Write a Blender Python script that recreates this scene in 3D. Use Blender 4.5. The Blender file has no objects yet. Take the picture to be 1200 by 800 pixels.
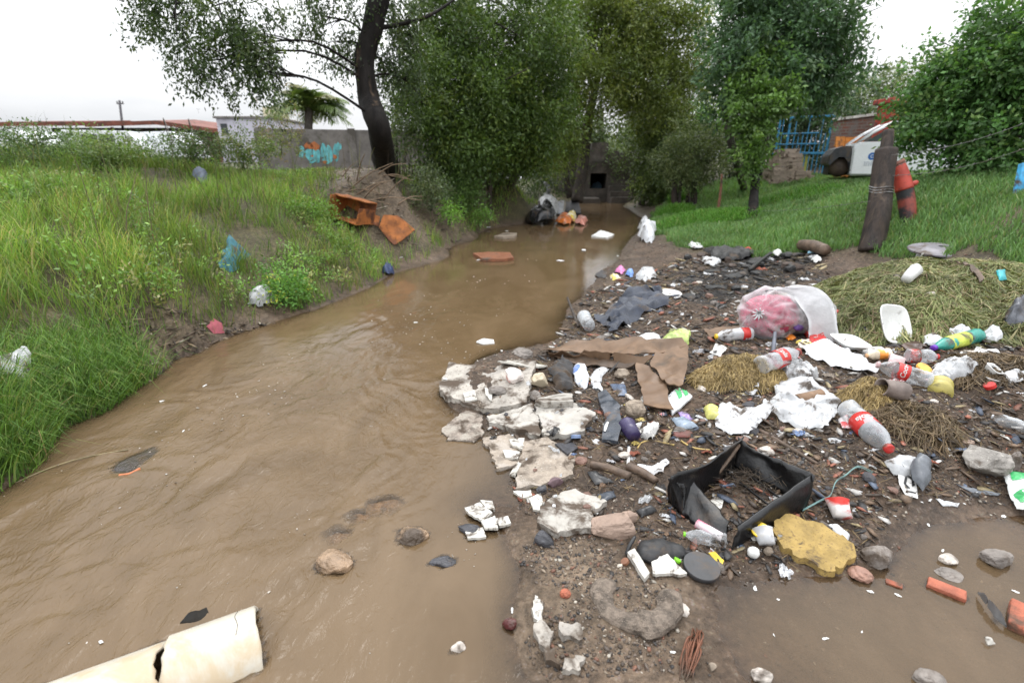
import bpy, bmesh, math, random
import numpy as np
from mathutils import Vector, Matrix
from mathutils.bvhtree import BVHTree
from mathutils.geometry import delaunay_2d_cdt

# ------------------------------------------------------------------ camera, sky, sun, exposure
SC = bpy.context.scene
COL = SC.collection
CH, PITCH, FPX = 1.55, math.radians(18.9), 600.0
cam_data = bpy.data.cameras.new('camera')
cam_data.sensor_width = 36.0
cam_data.lens = 18.0
cam_data.clip_start = 0.05
cam_data.clip_end = 3000.0
cam_data.dof.use_dof = True
cam_data.dof.focus_distance = 2.7
cam_data.dof.aperture_fstop = 2.0
cam = bpy.data.objects.new('camera', cam_data)
COL.objects.link(cam)
cam.location = (0, 0, CH)
cam.rotation_euler = (math.pi / 2 - PITCH, 0, 0)
SC.camera = cam

SUN_EL, SUN_AZ = math.radians(62), math.radians(20)
world = bpy.data.worlds.new('World')
SC.world = world
world.use_nodes = True
wn, wl = world.node_tree.nodes, world.node_tree.links
wn.clear()
w_out = wn.new('ShaderNodeOutputWorld')
w_bg = wn.new('ShaderNodeBackground')
w_bg.inputs['Strength'].default_value = 0.10
w_sky = wn.new('ShaderNodeTexSky')
w_sky.sky_type = 'NISHITA'
w_sky.sun_disc = False
w_sky.sun_elevation = SUN_EL
w_sky.sun_rotation = SUN_AZ
w_sky.air_density = 1.0
w_sky.dust_density = 3.0
w_hs = wn.new('ShaderNodeHueSaturation')
w_hs.inputs['Saturation'].default_value = 0.35
w_tc = wn.new('ShaderNodeTexCoord')
w_map = wn.new('ShaderNodeMapping')
w_map.inputs['Scale'].default_value = (1.0, 1.0, 3.2)
w_noise = wn.new('ShaderNodeTexNoise')
w_noise.inputs['Scale'].default_value = 1.6
w_noise.inputs['Detail'].default_value = 7
w_noise.inputs['Roughness'].default_value = 0.55
w_ramp = wn.new('ShaderNodeValToRGB')
w_ramp.color_ramp.elements[0].position = 0.26
w_ramp.color_ramp.elements[0].color = (8.2, 8.6, 9.2, 1)
w_ramp.color_ramp.elements[1].position = 0.68
w_ramp.color_ramp.elements[1].color = (14.5, 14.6, 14.8, 1)
w_mix = wn.new('ShaderNodeMix')
w_mix.data_type = 'RGBA'
w_mix.inputs[0].default_value = 0.85
wl.new(w_tc.outputs['Generated'], w_map.inputs['Vector'])
wl.new(w_map.outputs['Vector'], w_noise.inputs['Vector'])
wl.new(w_noise.outputs['Fac'], w_ramp.inputs['Fac'])
wl.new(w_sky.outputs['Color'], w_hs.inputs['Color'])
wl.new(w_hs.outputs['Color'], w_mix.inputs['A'])
wl.new(w_ramp.outputs['Color'], w_mix.inputs['B'])
w_sep = wn.new('ShaderNodeSeparateXYZ')
w_mr = wn.new('ShaderNodeMapRange')          # overcast sky: the zenith is about three times as bright as the horizon
w_mr.inputs['From Min'].default_value, w_mr.inputs['From Max'].default_value = 0.0, 1.0
w_mr.inputs['To Min'].default_value, w_mr.inputs['To Max'].default_value = 0.54, 2.3
w_mul = wn.new('ShaderNodeMix')
w_mul.data_type = 'RGBA'
w_mul.blend_type = 'MULTIPLY'
w_mul.inputs[0].default_value = 1.0
wl.new(w_tc.outputs['Generated'], w_sep.inputs[0])
wl.new(w_sep.outputs['Z'], w_mr.inputs['Value'])
wl.new(w_mix.outputs['Result'], w_mul.inputs['A'])
wl.new(w_mr.outputs[0], w_mul.inputs['B'])
wl.new(w_mul.outputs['Result'], w_bg.inputs['Color'])
wl.new(w_bg.outputs['Background'], w_out.inputs['Surface'])

sun_data = bpy.data.lights.new('sun', 'SUN')
sun_data.energy = 0.9
sun_data.angle = math.radians(25)
sun_data.color = (1.0, 0.97, 0.92)
sun = bpy.data.objects.new('sun', sun_data)
COL.objects.link(sun)
sun.rotation_euler = (math.pi / 2 - SUN_EL, 0, math.pi - SUN_AZ)

SC.view_settings.view_transform = 'Standard'
SC.view_settings.look = 'None'
SC.view_settings.exposure = 0.33
SC.view_settings.gamma = 1.0
SC.view_settings.use_curve_mapping = False
SC.cycles.max_bounces = 6
SC.cycles.diffuse_bounces = 3
SC.cycles.glossy_bounces = 3
SC.cycles.transmission_bounces = 4
SC.cycles.transparent_max_bounces = 12
SC.cycles.use_denoising = True

random.seed(7)
RNG = np.random.default_rng(11)
CP, SP = math.cos(PITCH), math.sin(PITCH)

# ------------------------------------------------------------------ maths helpers
def ray(px, py):
    u, v = (px - 600.0) / FPX, (400.0 - py) / FPX
    return Vector((u, CP + SP * v, -SP + CP * v))
def Pz(px, py, z):
    d = ray(px, py)
    return Vector((0, 0, CH)) + d * ((z - CH) / d.z)
def Pt(px, py, t):
    return Vector((0, 0, CH)) + ray(px, py) * t

def _h(ix, iy, iz, s):
    h = (ix * 374761393 + iy * 668265263 + iz * 1442695041 + s * 974634607) & 0x7fffffff
    h = ((h ^ (h >> 13)) * 1274126177) & 0x7fffffff
    h = ((h ^ (h >> 15)) * 69069 + 1) & 0x7fffffff
    return ((h ^ (h >> 16)) & 0xffff) / 65535.0
def noise(x, y, z=0.0, s=0):
    x, y = np.asarray(x, float), np.asarray(y, float)
    z = np.zeros_like(x) + z
    ix, iy, iz = np.floor(x).astype(np.int64), np.floor(y).astype(np.int64), np.floor(z).astype(np.int64)
    fx, fy, fz = x - ix, y - iy, z - iz
    fx, fy, fz = fx * fx * (3 - 2 * fx), fy * fy * (3 - 2 * fy), fz * fz * (3 - 2 * fz)
    def L(a, b, t): return a + (b - a) * t
    c = [[[_h(ix + i, iy + j, iz + k, s) for k in (0, 1)] for j in (0, 1)] for i in (0, 1)]
    r = L(L(L(c[0][0][0], c[1][0][0], fx), L(c[0][1][0], c[1][1][0], fx), fy),
          L(L(c[0][0][1], c[1][0][1], fx), L(c[0][1][1], c[1][1][1], fx), fy), fz)
    return r * 2 - 1
def fbm(x, y, z=0.0, o=4, s=0, g=0.5):
    a, t, n = 1.0, 0.0, 0.0
    for i in range(o):
        f = 2.0 ** i
        t = t + a * noise(np.asarray(x) * f, np.asarray(y) * f, np.asarray(z) * f, s + i * 17)
        n += a
        a *= g
    return t / n
def ridge(x, y, z=0.0, o=3, s=0):
    a, t, n = 1.0, 0.0, 0.0
    for i in range(o):
        f = 2.0 ** i
        t = t + a * (1 - np.abs(noise(np.asarray(x) * f, np.asarray(y) * f, np.asarray(z) * f, s + i * 17)) * 2)
        n += a
        a *= 0.5
    return t / n
def sstep(a, b, x):
    t = np.clip((np.asarray(x, float) - a) / (b - a), 0, 1)
    return t * t * (3 - 2 * t)
def in_poly(x, y, poly):
    x, y = np.asarray(x), np.asarray(y)
    r = np.zeros(x.shape, bool)
    n = len(poly)
    for i in range(n):
        x1, y1 = poly[i][0], poly[i][1]
        x2, y2 = poly[(i + 1) % n][0], poly[(i + 1) % n][1]
        if y1 == y2: continue
        c = ((y1 > y) != (y2 > y)) & (x < (x2 - x1) * (y - y1) / (y2 - y1) + x1)
        r ^= c
    return r
def edge_dist(x, y, poly):
    x, y = np.asarray(x, float), np.asarray(y, float)
    best = np.full(x.shape, 1e9)
    n = len(poly)
    for i in range(n):
        ax, ay = poly[i][0], poly[i][1]
        bx, by = poly[(i + 1) % n][0] - ax, poly[(i + 1) % n][1] - ay
        l2 = bx * bx + by * by + 1e-12
        t = np.clip(((x - ax) * bx + (y - ay) * by) / l2, 0, 1)
        best = np.minimum(best, np.hypot(x - ax - t * bx, y - ay - t * by))
    return best

# ------------------------------------------------------------------ mesh helpers
def mesh_np(name, verts, faces, col=None, smooth=True):
    """faces: list of integer arrays (n,k)"""
    me = bpy.data.meshes.new(name)
    verts = np.asarray(verts, np.float32)
    me.vertices.add(len(verts))
    me.vertices.foreach_set('co', verts.ravel())
    loops = np.concatenate([np.asarray(f, np.int32).ravel() for f in faces])
    tot = np.concatenate([np.full(len(f), np.asarray(f).shape[1], np.int32) for f in faces])
    start = np.concatenate([[0], np.cumsum(tot)[:-1]]).astype(np.int32)
    me.loops.add(len(loops))
    me.loops.foreach_set('vertex_index', loops)
    me.polygons.add(len(tot))
    me.polygons.foreach_set('loop_start', start)
    me.polygons.foreach_set('loop_total', tot)
    me.update(calc_edges=True)
    me.validate()
    if smooth:
        me.polygons.foreach_set('use_smooth', np.ones(len(me.polygons), bool))
    if col is not None:
        a = me.color_attributes.new('Col', 'FLOAT_COLOR', 'POINT')
        c = np.ones((len(verts), 4), np.float32)
        c[:, :3] = np.asarray(col)[:, :3]
        a.data.foreach_set('color', c.ravel())
    return me
def link(name, me, mat=None, parent=None, loc=None):
    o = bpy.data.objects.new(name, me)
    COL.objects.link(o)
    if mat is not None and me is not None:
        for m in (mat if isinstance(mat, (list, tuple)) else [mat]): me.materials.append(m)
    if loc is not None: o.location = loc
    if parent is not None: o.parent = parent
    return o
def from_bm(name, bm, mat=None, parent=None, smooth=False, loc=None):
    me = bpy.data.meshes.new(name)
    bmesh.ops.recalc_face_normals(bm, faces=bm.faces[:])
    bm.to_mesh(me)
    bm.free()
    if smooth:
        me.polygons.foreach_set('use_smooth', np.ones(len(me.polygons), bool))
    return link(name, me, mat, parent, loc)
def tag(o, label=None, cat=None, group=None, kind=None):
    if label: o['label'] = label
    if cat: o['category'] = cat
    if group: o['group'] = group
    if kind: o['kind'] = kind
    return o
def thing(name, label, cat, loc=(0, 0, 0), rz=0.0, group=None):
    o = bpy.data.objects.new(name, None)
    o.empty_display_size = 0.1
    COL.objects.link(o)
    o.location = loc
    o.rotation_euler = (0, 0, rz)
    return tag(o, label, cat, group)
def add_box(bm, lo, hi, mat=None):
    g = bmesh.ops.create_cube(bm, size=1.0)
    lo, hi = Vector(lo), Vector(hi)
    m = Matrix.Translation((lo + hi) / 2) @ Matrix.Diagonal((*(hi - lo), 1))
    if mat is not None: m = mat @ m
    bmesh.ops.transform(bm, matrix=m, verts=g['verts'])
    return g['verts']
def bevel_all(bm, w, seg=2):
    bmesh.ops.bevel(bm, geom=bm.edges[:], offset=w, segments=seg, affect='EDGES', profile=0.6)
def add_tube(bm, pts, rad, n=8, cap=True):
    pts = [Vector(p) for p in pts]
    if not isinstance(rad, (list, tuple)): rad = [rad] * len(pts)
    rings = []
    side = None
    for i, p in enumerate(pts):
        d = (pts[min(i + 1, len(pts) - 1)] - pts[max(i - 1, 0)])
        d = d.normalized() if d.length > 1e-9 else Vector((0, 0, 1))
        if side is None:
            side = d.orthogonal().normalized()
        side = (side - d * side.dot(d))
        side = side.normalized() if side.length > 1e-6 else d.orthogonal().normalized()
        up = d.cross(side)
        rings.append([bm.verts.new(p + (side * math.cos(a) + up * math.sin(a)) * rad[i])
                      for a in [2 * math.pi * k / n for k in range(n)]])
    for a, b in zip(rings, rings[1:]):
        for k in range(n):
            bm.faces.new((a[k], a[(k + 1) % n], b[(k + 1) % n], b[k]))
    if cap and len(rings) > 1:
        bm.faces.new(rings[0][::-1]); bm.faces.new(rings[-1])
    return rings
def add_lathe(bm, prof, n=20, mat=None, closed=False):
    """prof: (r, z) pairs, revolved about Z"""
    rings = []
    for r, z in prof:
        if r < 1e-6:
            rings.append([bm.verts.new((0, 0, z))])
        else:
            rings.append([bm.verts.new((r * math.cos(2 * math.pi * k / n), r * math.sin(2 * math.pi * k / n), z)) for k in range(n)])
    pairs = list(zip(rings, rings[1:]))
    if closed: pairs.append((rings[-1], rings[0]))
    for a, b in pairs:
        for k in range(n):
            k2 = (k + 1) % n
            if len(a) == 1 and len(b) == 1: continue
            if len(a) == 1: bm.faces.new((a[0], b[k2], b[k]))
            elif len(b) == 1: bm.faces.new((a[k], a[k2], b[0]))
            else: bm.faces.new((a[k], a[k2], b[k2], b[k]))
    vs = [v for r in rings for v in r]
    if mat is not None: bmesh.ops.transform(bm, matrix=mat, verts=vs)
    return vs
def smooth_curve(pts, n=6):
    pts = [Vector(p) for p in pts]
    out = []
    for i in range(len(pts) - 1):
        p0, p1, p2, p3 = pts[max(i - 1, 0)], pts[i], pts[i + 1], pts[min(i + 2, len(pts) - 1)]
        for k in range(n):
            t = k / n
            out.append(0.5 * ((2 * p1) + (p2 - p0) * t + (2 * p0 - 5 * p1 + 4 * p2 - p3) * t * t + (3 * p1 - p0 - 3 * p2 + p3) * t ** 3))
    out.append(pts[-1])
    return out

# ------------------------------------------------------------------ materials
MUD = (0.075, 0.053, 0.036)
def nodes(name):
    m = bpy.data.materials.new(name)
    m.use_nodes = True
    nt = m.node_tree
    nt.nodes.clear()
    out = nt.nodes.new('ShaderNodeOutputMaterial')
    return m, nt, out
def N(nt, typ, **kw):
    n = nt.nodes.new(typ)
    for k, v in kw.items():
        if hasattr(n, k): setattr(n, k, v)
        else: n.inputs[k.replace('_', ' ')].default_value = v
    return n
def mixc(nt, fac, a, b, blend='MIX'):
    n = nt.nodes.new('ShaderNodeMix')
    n.data_type = 'RGBA'
    n.blend_type = blend
    for s, v in ((0, fac), ('A', a), ('B', b)):
        if isinstance(v, (int, float)): n.inputs[s].default_value = v
        elif isinstance(v, tuple): n.inputs[s].default_value = (*v[:3], 1)
        else: nt.links.new(v, n.inputs[s])
    return n.outputs['Result']
def ramp(nt, fac, a, b):
    n = nt.nodes.new('ShaderNodeMapRange')
    n.interpolation_type = 'SMOOTHSTEP'
    n.inputs['From Min'].default_value = a
    n.inputs['From Max'].default_value = b
    nt.links.new(fac, n.inputs['Value'])
    return n.outputs['Result']
def noise_n(nt, vec, scale, detail=4, rough=0.55, dist=0.0):
    n = N(nt, 'ShaderNodeTexNoise')
    n.inputs['Scale'].default_value = scale
    n.inputs['Detail'].default_value = detail
    n.inputs['Roughness'].default_value = rough
    n.inputs['Distortion'].default_value = dist
    nt.links.new(vec, n.inputs['Vector'])
    return n.outputs['Fac']
_MATS = {}
def mat(name, color, rough=0.5, dirt=0.25, var=0.25, scale=12.0, bump=0.25, metal=0.0, spec=0.5, color2=None, c2=0.5,
        alpha=1.0, coat=0.0, sheen=0.0, stretch=None, vcol=False, speck=None, dirt_scale=5.0, dirtcol=MUD):
    """general wet, dirty surface"""
    if name in _MATS: return _MATS[name]
    m, nt, out = nodes(name)
    tc = N(nt, 'ShaderNodeTexCoord')
    oi = N(nt, 'ShaderNodeObjectInfo')
    vadd = N(nt, 'ShaderNodeVectorMath', operation='ADD')
    sc = N(nt, 'ShaderNodeVectorMath', operation='SCALE')
    sc.inputs['Scale'].default_value = 37.0
    comb = N(nt, 'ShaderNodeCombineXYZ')
    for k in 'XYZ': nt.links.new(oi.outputs['Random'], comb.inputs[k])
    nt.links.new(comb.outputs[0], sc.inputs[0])
    nt.links.new(tc.outputs['Object'], vadd.inputs[0])
    nt.links.new(sc.outputs[0], vadd.inputs[1])
    V = vadd.outputs[0]
    if stretch:
        mp = N(nt, 'ShaderNodeMapping'); mp.inputs['Scale'].default_value = stretch
        nt.links.new(V, mp.inputs['Vector']); V = mp.outputs[0]
    n1 = noise_n(nt, V, scale, 5, 0.6)
    n2 = noise_n(nt, V, dirt_scale, 6, 0.65, 0.4)
    lo = tuple(max(0, c * (1 - var)) for c in color)
    hi = tuple(min(1, c * (1 + var)) for c in color)
    if vcol:
        at = N(nt, 'ShaderNodeAttribute', attribute_name='Col')
        base = mixc(nt, n1, at.outputs['Color'], at.outputs['Color'])
        mul = mixc(nt, ramp(nt, n1, 0.3, 0.7), (1 - var, 1 - var, 1 - var), (1 + var * .5, 1 + var * .5, 1 + var * .5))
        base = mixc(nt, 1.0, at.outputs['Color'], mul, 'MULTIPLY')
    else:
        base = mixc(nt, ramp(nt, n1, 0.3, 0.7), lo, hi)
    if color2 is not None:
        n3 = noise_n(nt, V, scale * 0.45, 5, 0.6, 0.6)
        base = mixc(nt, ramp(nt, n3, c2 - 0.06, c2 + 0.06), base, tuple(color2))
    if speck is not None:
        n4 = noise_n(nt, V, scale * 6, 2, 0.5)
        base = mixc(nt, ramp(nt, n4, 0.62, 0.68), base, tuple(speck))
    if dirt > 0:
        th = 0.64 - dirt * 0.32
        base = mixc(nt, ramp(nt, n2, th - 0.05, th + 0.09), base, tuple(dirtcol))
    p = N(nt, 'ShaderNodeBsdfPrincipled')
    nt.links.new(base, p.inputs['Base Color'])
    rr = N(nt, 'ShaderNodeMapRange')
    rr.inputs['From Min'].default_value, rr.inputs['From Max'].default_value = 0.3, 0.7
    rr.inputs['To Min'].default_value, rr.inputs['To Max'].default_value = max(0.03, rough - 0.15), min(1, rough + 0.15)
    nt.links.new(n2, rr.inputs['Value'])
    nt.links.new(rr.outputs[0], p.inputs['Roughness'])
    p.inputs['Metallic'].default_value = metal
    p.inputs['Specular IOR Level'].default_value = spec
    p.inputs['Coat Weight'].default_value = coat
    p.inputs['Coat Roughness'].default_value = 0.1
    p.inputs['Sheen Weight'].default_value = sheen
    if bump > 0:
        b = N(nt, 'ShaderNodeBump')
        b.inputs['Strength'].default_value = bump
        b.inputs['Distance'].default_value = 0.014
        nb = noise_n(nt, V, scale * 3.0, 5, 0.65)
        nt.links.new(nb, b.inputs['Height'])
        nt.links.new(b.outputs[0], p.inputs['Normal'])
    sh = p.outputs[0]
    if alpha < 1.0:
        t = N(nt, 'ShaderNodeBsdfTransparent')
        mx = N(nt, 'ShaderNodeMixShader')
        lw = N(nt, 'ShaderNodeLayerWeight')
        lw.inputs['Blend'].default_value = 0.45
        ma = N(nt, 'ShaderNodeMath', operation='MULTIPLY_ADD', use_clamp=True)
        nt.links.new(lw.outputs['Facing'], ma.inputs[0])
        ma.inputs[1].default_value = 0.6
        ma.inputs[2].default_value = alpha
        nt.links.new(ma.outputs[0], mx.inputs[0])
        nt.links.new(t.outputs[0], mx.inputs[1])
        nt.links.new(sh, mx.inputs[2])
        sh = mx.outputs[0]
    nt.links.new(sh, out.inputs[0])
    _MATS[name] = m
    return m
def leaf_mat(name, trans=0.35, rough=0.45, spec=0.3):
    m, nt, out = nodes(name)
    at = N(nt, 'ShaderNodeAttribute', attribute_name='Col')
    p = N(nt, 'ShaderNodeBsdfPrincipled')
    p.inputs['Roughness'].default_value = rough
    p.inputs['Specular IOR Level'].default_value = spec
    nt.links.new(at.outputs['Color'], p.inputs['Base Color'])
    t = N(nt, 'ShaderNodeBsdfTranslucent')
    g = mixc(nt, 1.0, at.outputs['Color'], (1.25, 1.3, 0.6), 'MULTIPLY')
    nt.links.new(g, t.inputs['Color'])
    mx = N(nt, 'ShaderNodeMixShader')
    mx.inputs[0].default_value = trans
    nt.links.new(p.outputs[0], mx.inputs[1])
    nt.links.new(t.outputs[0], mx.inputs[2])
    nt.links.new(mx.outputs[0], out.inputs[0])
    return m
# ------------------------------------------------------------------ terrain height from surveyed points
_ctrl = []
def cz(*a):
    for px, py, z in a:
        p = Pz(px, py, z); _ctrl.append((p.x, p.y, z))
def ct(*a):
    for px, py, t in a:
        p = Pt(px, py, t); _ctrl.append(tuple(p))
SHORE_L = [(0, 578), (60, 525), (110, 488), (160, 455), (200, 425), (245, 405), (290, 387), (370, 362), (430, 338), (490, 313), (525, 292), (560, 274), (600, 264), (625, 258), (655, 252), (672, 243), (682, 237)]
SHORE_R = [(722, 237), (735, 244), (748, 253), (752, 263), (735, 285), (708, 315), (685, 340), (664, 365), (655, 390), (630, 404), (560, 422), (520, 440), (528, 475), (565, 500), (590, 545), (605, 585), (560, 600), (600, 640), (612, 680), (600, 720), (608, 760), (612, 800)]
cz(*[(x, y, 0.0) for x, y in SHORE_L + SHORE_R])
cz(*[(x, y, -0.3) for x, y in ((300, 500), (350, 430), (420, 400), (500, 350), (580, 310), (640, 290), (690, 262), (700, 246), (450, 560), (200, 600), (380, 700), (200, 750), (60, 680), (120, 560), (230, 460), (500, 420), (600, 370), (520, 480))])
cz((480, 640, -0.14), (500, 720, -0.16), (560, 660, -0.09), (560, 740, -0.07), (560, 560, -0.06), (545, 500, -0.03), (440, 600, -0.16), (390, 650, -0.2))
cz((180, 398, 0.22), (0, 380, 0.5), (100, 372, 0.42), (210, 366, 0.35), (60, 450, 0.2), (0, 300, 0.85), (100, 300, 0.8), (200, 300, 0.7), (300, 320, 0.35), (400, 300, 0.35),
   (0, 230, 1.2), (100, 230, 1.2), (200, 230, 1.1), (300, 240, 1.0), (400, 262, 0.65), (460, 285, 0.3), (500, 272, 0.35))
ct((0, 199, 8.0), (150, 199, 9.0), (270, 204, 10.0), (345, 216, 9.5), (400, 212, 9.5), (390, 205, 12.5), (340, 206, 12.5), (450, 199, 9.2), (520, 235, 12.0), (480, 250, 10.5), (560, 252, 13.5), (600, 215, 15.2), (620, 240, 15.3), (580, 205, 15.5), (640, 226, 22.0), (775, 222, 21.0), (660, 200, 26.0), (740, 200, 26.0))
for p in ((-20, 25, 1.6), (-12, 26, 1.5), (-7.5, 17, 1.3), (-5, 18.5, 1.3), (-3, 27, 1.6), (-40, 60, 1.7), (0, 45, 1.9), (25, 45, 1.9), (-15, 9, 1.6), (-9, 4, 1.5), (40, 25, 1.8), (-90, 200, 1.8), (90, 200, 1.9), (0, 400, 2.0), (-300, 600, 2.0), (300, 600, 2.0), (-6, 1.0, 1.0), (-3.6, 0.8, 0.25), (-2.4, 0.4, 0.0), (-1, 0.2, -0.3), (0.2, 0.5, -0.03), (1, 0.4, -0.01), (2.5, 0.6, -0.01), (5, 1, 0.15), (6, 3, 0.4), (-1, -1.2, -0.3), (3, -1.2, 0.0), (-6, -1.2, 0.9), (7, -1.2, 0.4)):
    _ctrl.append(p)
cz((790, 285, .22), (850, 286, .3), (950, 285, .42), (1030, 291, .52), (1100, 292, .6), (1200, 305, .68), (780, 250, .3), (850, 240, .5), (900, 226, .8), (970, 213, 1.18), (1050, 206, 1.33), (1100, 240, 1.05), (1200, 240, 1.15), (1000, 255, .8), (900, 262, .5), (780, 236, .35), (820, 226, .6))
ct((1150, 196, 10.0), (1200, 187, 9.0), (1000, 200, 17.0), (850, 212, 17.5), (1300, 195, 8.0))
cz((750, 330, .1), (850, 330, .2), (950, 340, .28), (1050, 340, .38), (1150, 345, .42), (1200, 400, .36), (1000, 430, .24), (850, 430, .19), (720, 430, .1), (1100, 470, .25), (1200, 500, .2), (950, 520, .14), (800, 520, .1), (700, 520, .06), (625, 520, .03), (870, 600, .05), (960, 590, .1), (1050, 560, .12), (1180, 560, .06), (1000, 655, .015), (1070, 610, .02), (900, 655, .01), (900, 725, -.018), (1100, 720, -.025), (1150, 620, -.014), (1000, 700, -.018), (1190, 660, -.02), (840, 700, -.006), (770, 760, .012), (700, 750, .02), (700, 690, .035), (650, 660, .03), (660, 600, .04), (640, 450, .07), (700, 380, .06), (770, 300, .1))
_ctrl = np.array(_ctrl, float)
def _warp(x, y):
    x, y = np.asarray(x, float), np.asarray(y, float)
    yy = np.maximum(y, -1.5) + 2.0
    return np.clip(x / yy, -1.7, 1.7), np.log(yy)
_cu, _cw = _warp(_ctrl[:, 0], _ctrl[:, 1])
def _K(r2): return 0.5 * r2 * np.log(r2 + 1e-12)
_n = len(_ctrl)
_A = np.zeros((_n + 3, _n + 3))
_A[:_n, :_n] = _K((_cu[:, None] - _cu) ** 2 + (_cw[:, None] - _cw) ** 2) + np.eye(_n) * 2e-4
_A[:_n, _n:] = np.c_[np.ones(_n), _cu, _cw]
_A[_n:, :_n] = _A[:_n, _n:].T
_sol = np.linalg.lstsq(_A, np.r_[_ctrl[:, 2], 0, 0, 0], rcond=None)[0]
def H0(x, y):
    u, w = _warp(x, y)
    shp = u.shape
    u, w = u.ravel(), w.ravel()
    out = np.empty(u.shape)
    for i in range(0, len(u), 20000):
        uu, ww = u[i:i + 20000], w[i:i + 20000]
        out[i:i + 20000] = _K((uu[:, None] - _cu) ** 2 + (ww[:, None] - _cw) ** 2) @ _sol[:_n] + _sol[_n] + _sol[_n + 1] * uu + _sol[_n + 2] * ww
    return out.reshape(shp)
def rough_xy(px, pts_z):
    return [tuple(Pz(x, y, z).xy) for x, y, z in pts_z]
# region outlines on the ground, in metres
LAWN = rough_xy(0, [(762, 262, .15), (790, 289, .2), (880, 294, .32), (960, 290, .42), (1030, 294, .52), (1110, 300, .6), (1230, 318, .65)]) + [(9, 4), (14, 8), (14, 16), (6, 19), (4.6, 17)]
TRASH = rough_xy(0, [(664, 365, 0), (745, 270, .05), (790, 286, .2), (960, 290, .42), (1100, 300, .55), (1260, 330, .6), (1260, 570, .1), (1075, 590, .05), (1000, 665, .01), (850, 690, .01), (700, 650, .03), (610, 600, .01), (525, 470, .0), (560, 420, .0), (650, 395, .0)])
CHAR = rough_xy(0, [(790, 330, .12), (830, 300, .2), (900, 292, .3), (960, 300, .36), (940, 325, .32), (880, 345, .25), (820, 365, .18), (800, 350, .14)])
GRAVEL = rough_xy(0, [(610, 640, .02), (680, 620, .04), (740, 660, .03), (800, 690, .02), (790, 790, .01), (640, 800, .01), (600, 740, .0)])
BARE_L = rough_xy(0, [(110, 418, .2), (140, 384, .3), (290, 360, .2), (325, 372, .05), (280, 400, 0), (200, 440, 0), (150, 455, 0)])
BARE_F = rough_xy(0, [(372, 232, 1.0), (385, 205, 1.3), (440, 195, 1.45), (470, 215, 1.2), (540, 235, .8), (570, 260, .2), (530, 292, .02), (480, 300, .1), (430, 275, .45), (392, 272, .55)])
PATCH = rough_xy(0, [(1125, 268, .85), (1165, 252, 1.0), (1215, 258, 1.0), (1215, 280, .85), (1150, 282, .8)])
def soft_in(x, y, poly, w, f=3.0, s=5):
    nx, ny = fbm(np.asarray(x) * f, np.asarray(y) * f, 0, 3, s) * w, fbm(np.asarray(x) * f, np.asarray(y) * f, 7.7, 3, s) * w
    xx, yy = x + nx, y + ny
    d = edge_dist(xx, yy, poly)
    return np.where(in_poly(xx, yy, poly), 0.5 + 0.5 * np.clip(d / w, 0, 1), 0.5 - 0.5 * np.clip(d / w, 0, 1))
def axis(lo, hi, step, far_lo, far_hi, g=1.18):
    a = list(np.arange(lo, hi, step))
    s, x = step, hi
    while x < far_hi:
        a.append(x); s *= g; x += s
    a.append(far_hi)
    s, x, b = step, lo, []
    while x > far_lo:
        s *= g; x -= s; b.append(x)
    return np.array(sorted(set(b + a)))
def axis2(segs):
    a = []
    for lo, hi, st in segs: a += list(np.arange(lo, hi, st))
    return np.array(a)
def grid_faces(nx, ny):
    i, j = np.meshgrid(np.arange(nx - 1), np.arange(ny - 1), indexing='ij')
    a = (i * ny + j).ravel()
    return np.stack([a, a + ny, a + ny + 1, a + 1], 1)
xs = np.r_[-900, -500, -260, -140, -80, -50, -34, -24, axis2([(-18, -8, .4), (-8, -4, .1), (-4, -.6, .05), (-.6, 4.2, .018), (4.2, 8, .06), (8, 18, .3)]), 18, 24, 34, 50, 80, 140, 260, 500, 900]
ys = np.r_[-40, -15, -6, -3, axis2([(-1.5, .8, .2), (.8, 4.6, .018), (4.6, 9, .05), (9, 16, .12), (16, 32, .4)]), 32, 38, 50, 70, 100, 160, 260, 450, 800, 1500]
gx, gy = np.meshgrid(xs, ys, indexing='ij')
h0 = H0(gx, gy)
m_lawn = soft_in(gx, gy, LAWN, .25)
m_trash = soft_in(gx, gy, TRASH, .15)
m_char = soft_in(gx, gy, CHAR, .35)
m_grav = soft_in(gx, gy, GRAVEL, .15)
m_bare = np.maximum(soft_in(gx, gy, BARE_L, .25), soft_in(gx, gy, BARE_F, .5))
m_patch = soft_in(gx, gy, PATCH, .3)
near = sstep(14, 6, np.hypot(gx, gy))
detail = near * (fbm(gx * 2.2, gy * 2.2, 0, 4, 1) * .035 + (ridge(gx * 9, gy * 9, 0, 3, 2) - .3) * .008 + fbm(gx * 25, gy * 25, 0, 2, 3) * .006)
detail = detail + near * m_trash * sstep(.01, .06, h0) * (fbm(gx * 6, gy * 6, 0, 3, 14) * .022 + (ridge(gx * 14, gy * 14, 0, 3, 15) - .3) * .01)
amp = np.where(h0 < 0, np.clip(1 + h0 / .12, .15, 1) * .45, .55 + sstep(.02, .3, h0) * .9)
pud = sstep(-.004, -.02, h0) * (gx > .1) * (gy < 3)
amp = amp * (1 - .35 * pud)
far_n = (1 - near) * fbm(gx * .4, gy * .4, 0, 3, 4) * .12 * sstep(.1, .6, h0)
hh = h0 + detail * amp + far_n
gv = np.stack([gx.ravel(), gy.ravel(), hh.ravel()], 1)
def lerpc(c, m, t): return c * (1 - m[..., None]) + np.array(t) * m[..., None]
n_a = fbm(gx * 5, gy * 5, 0, 4, 21)[..., None]
gc = np.ones(gx.shape + (3,)) * np.array((.088, .062, .043)) * (1 + .6 * n_a)
left = sstep(-.5, -1.2, gx - .12 * np.maximum(gy - 3, 0)) * sstep(.04, .2, h0)
gc = lerpc(gc, left, (.07, .062, .028))
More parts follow.
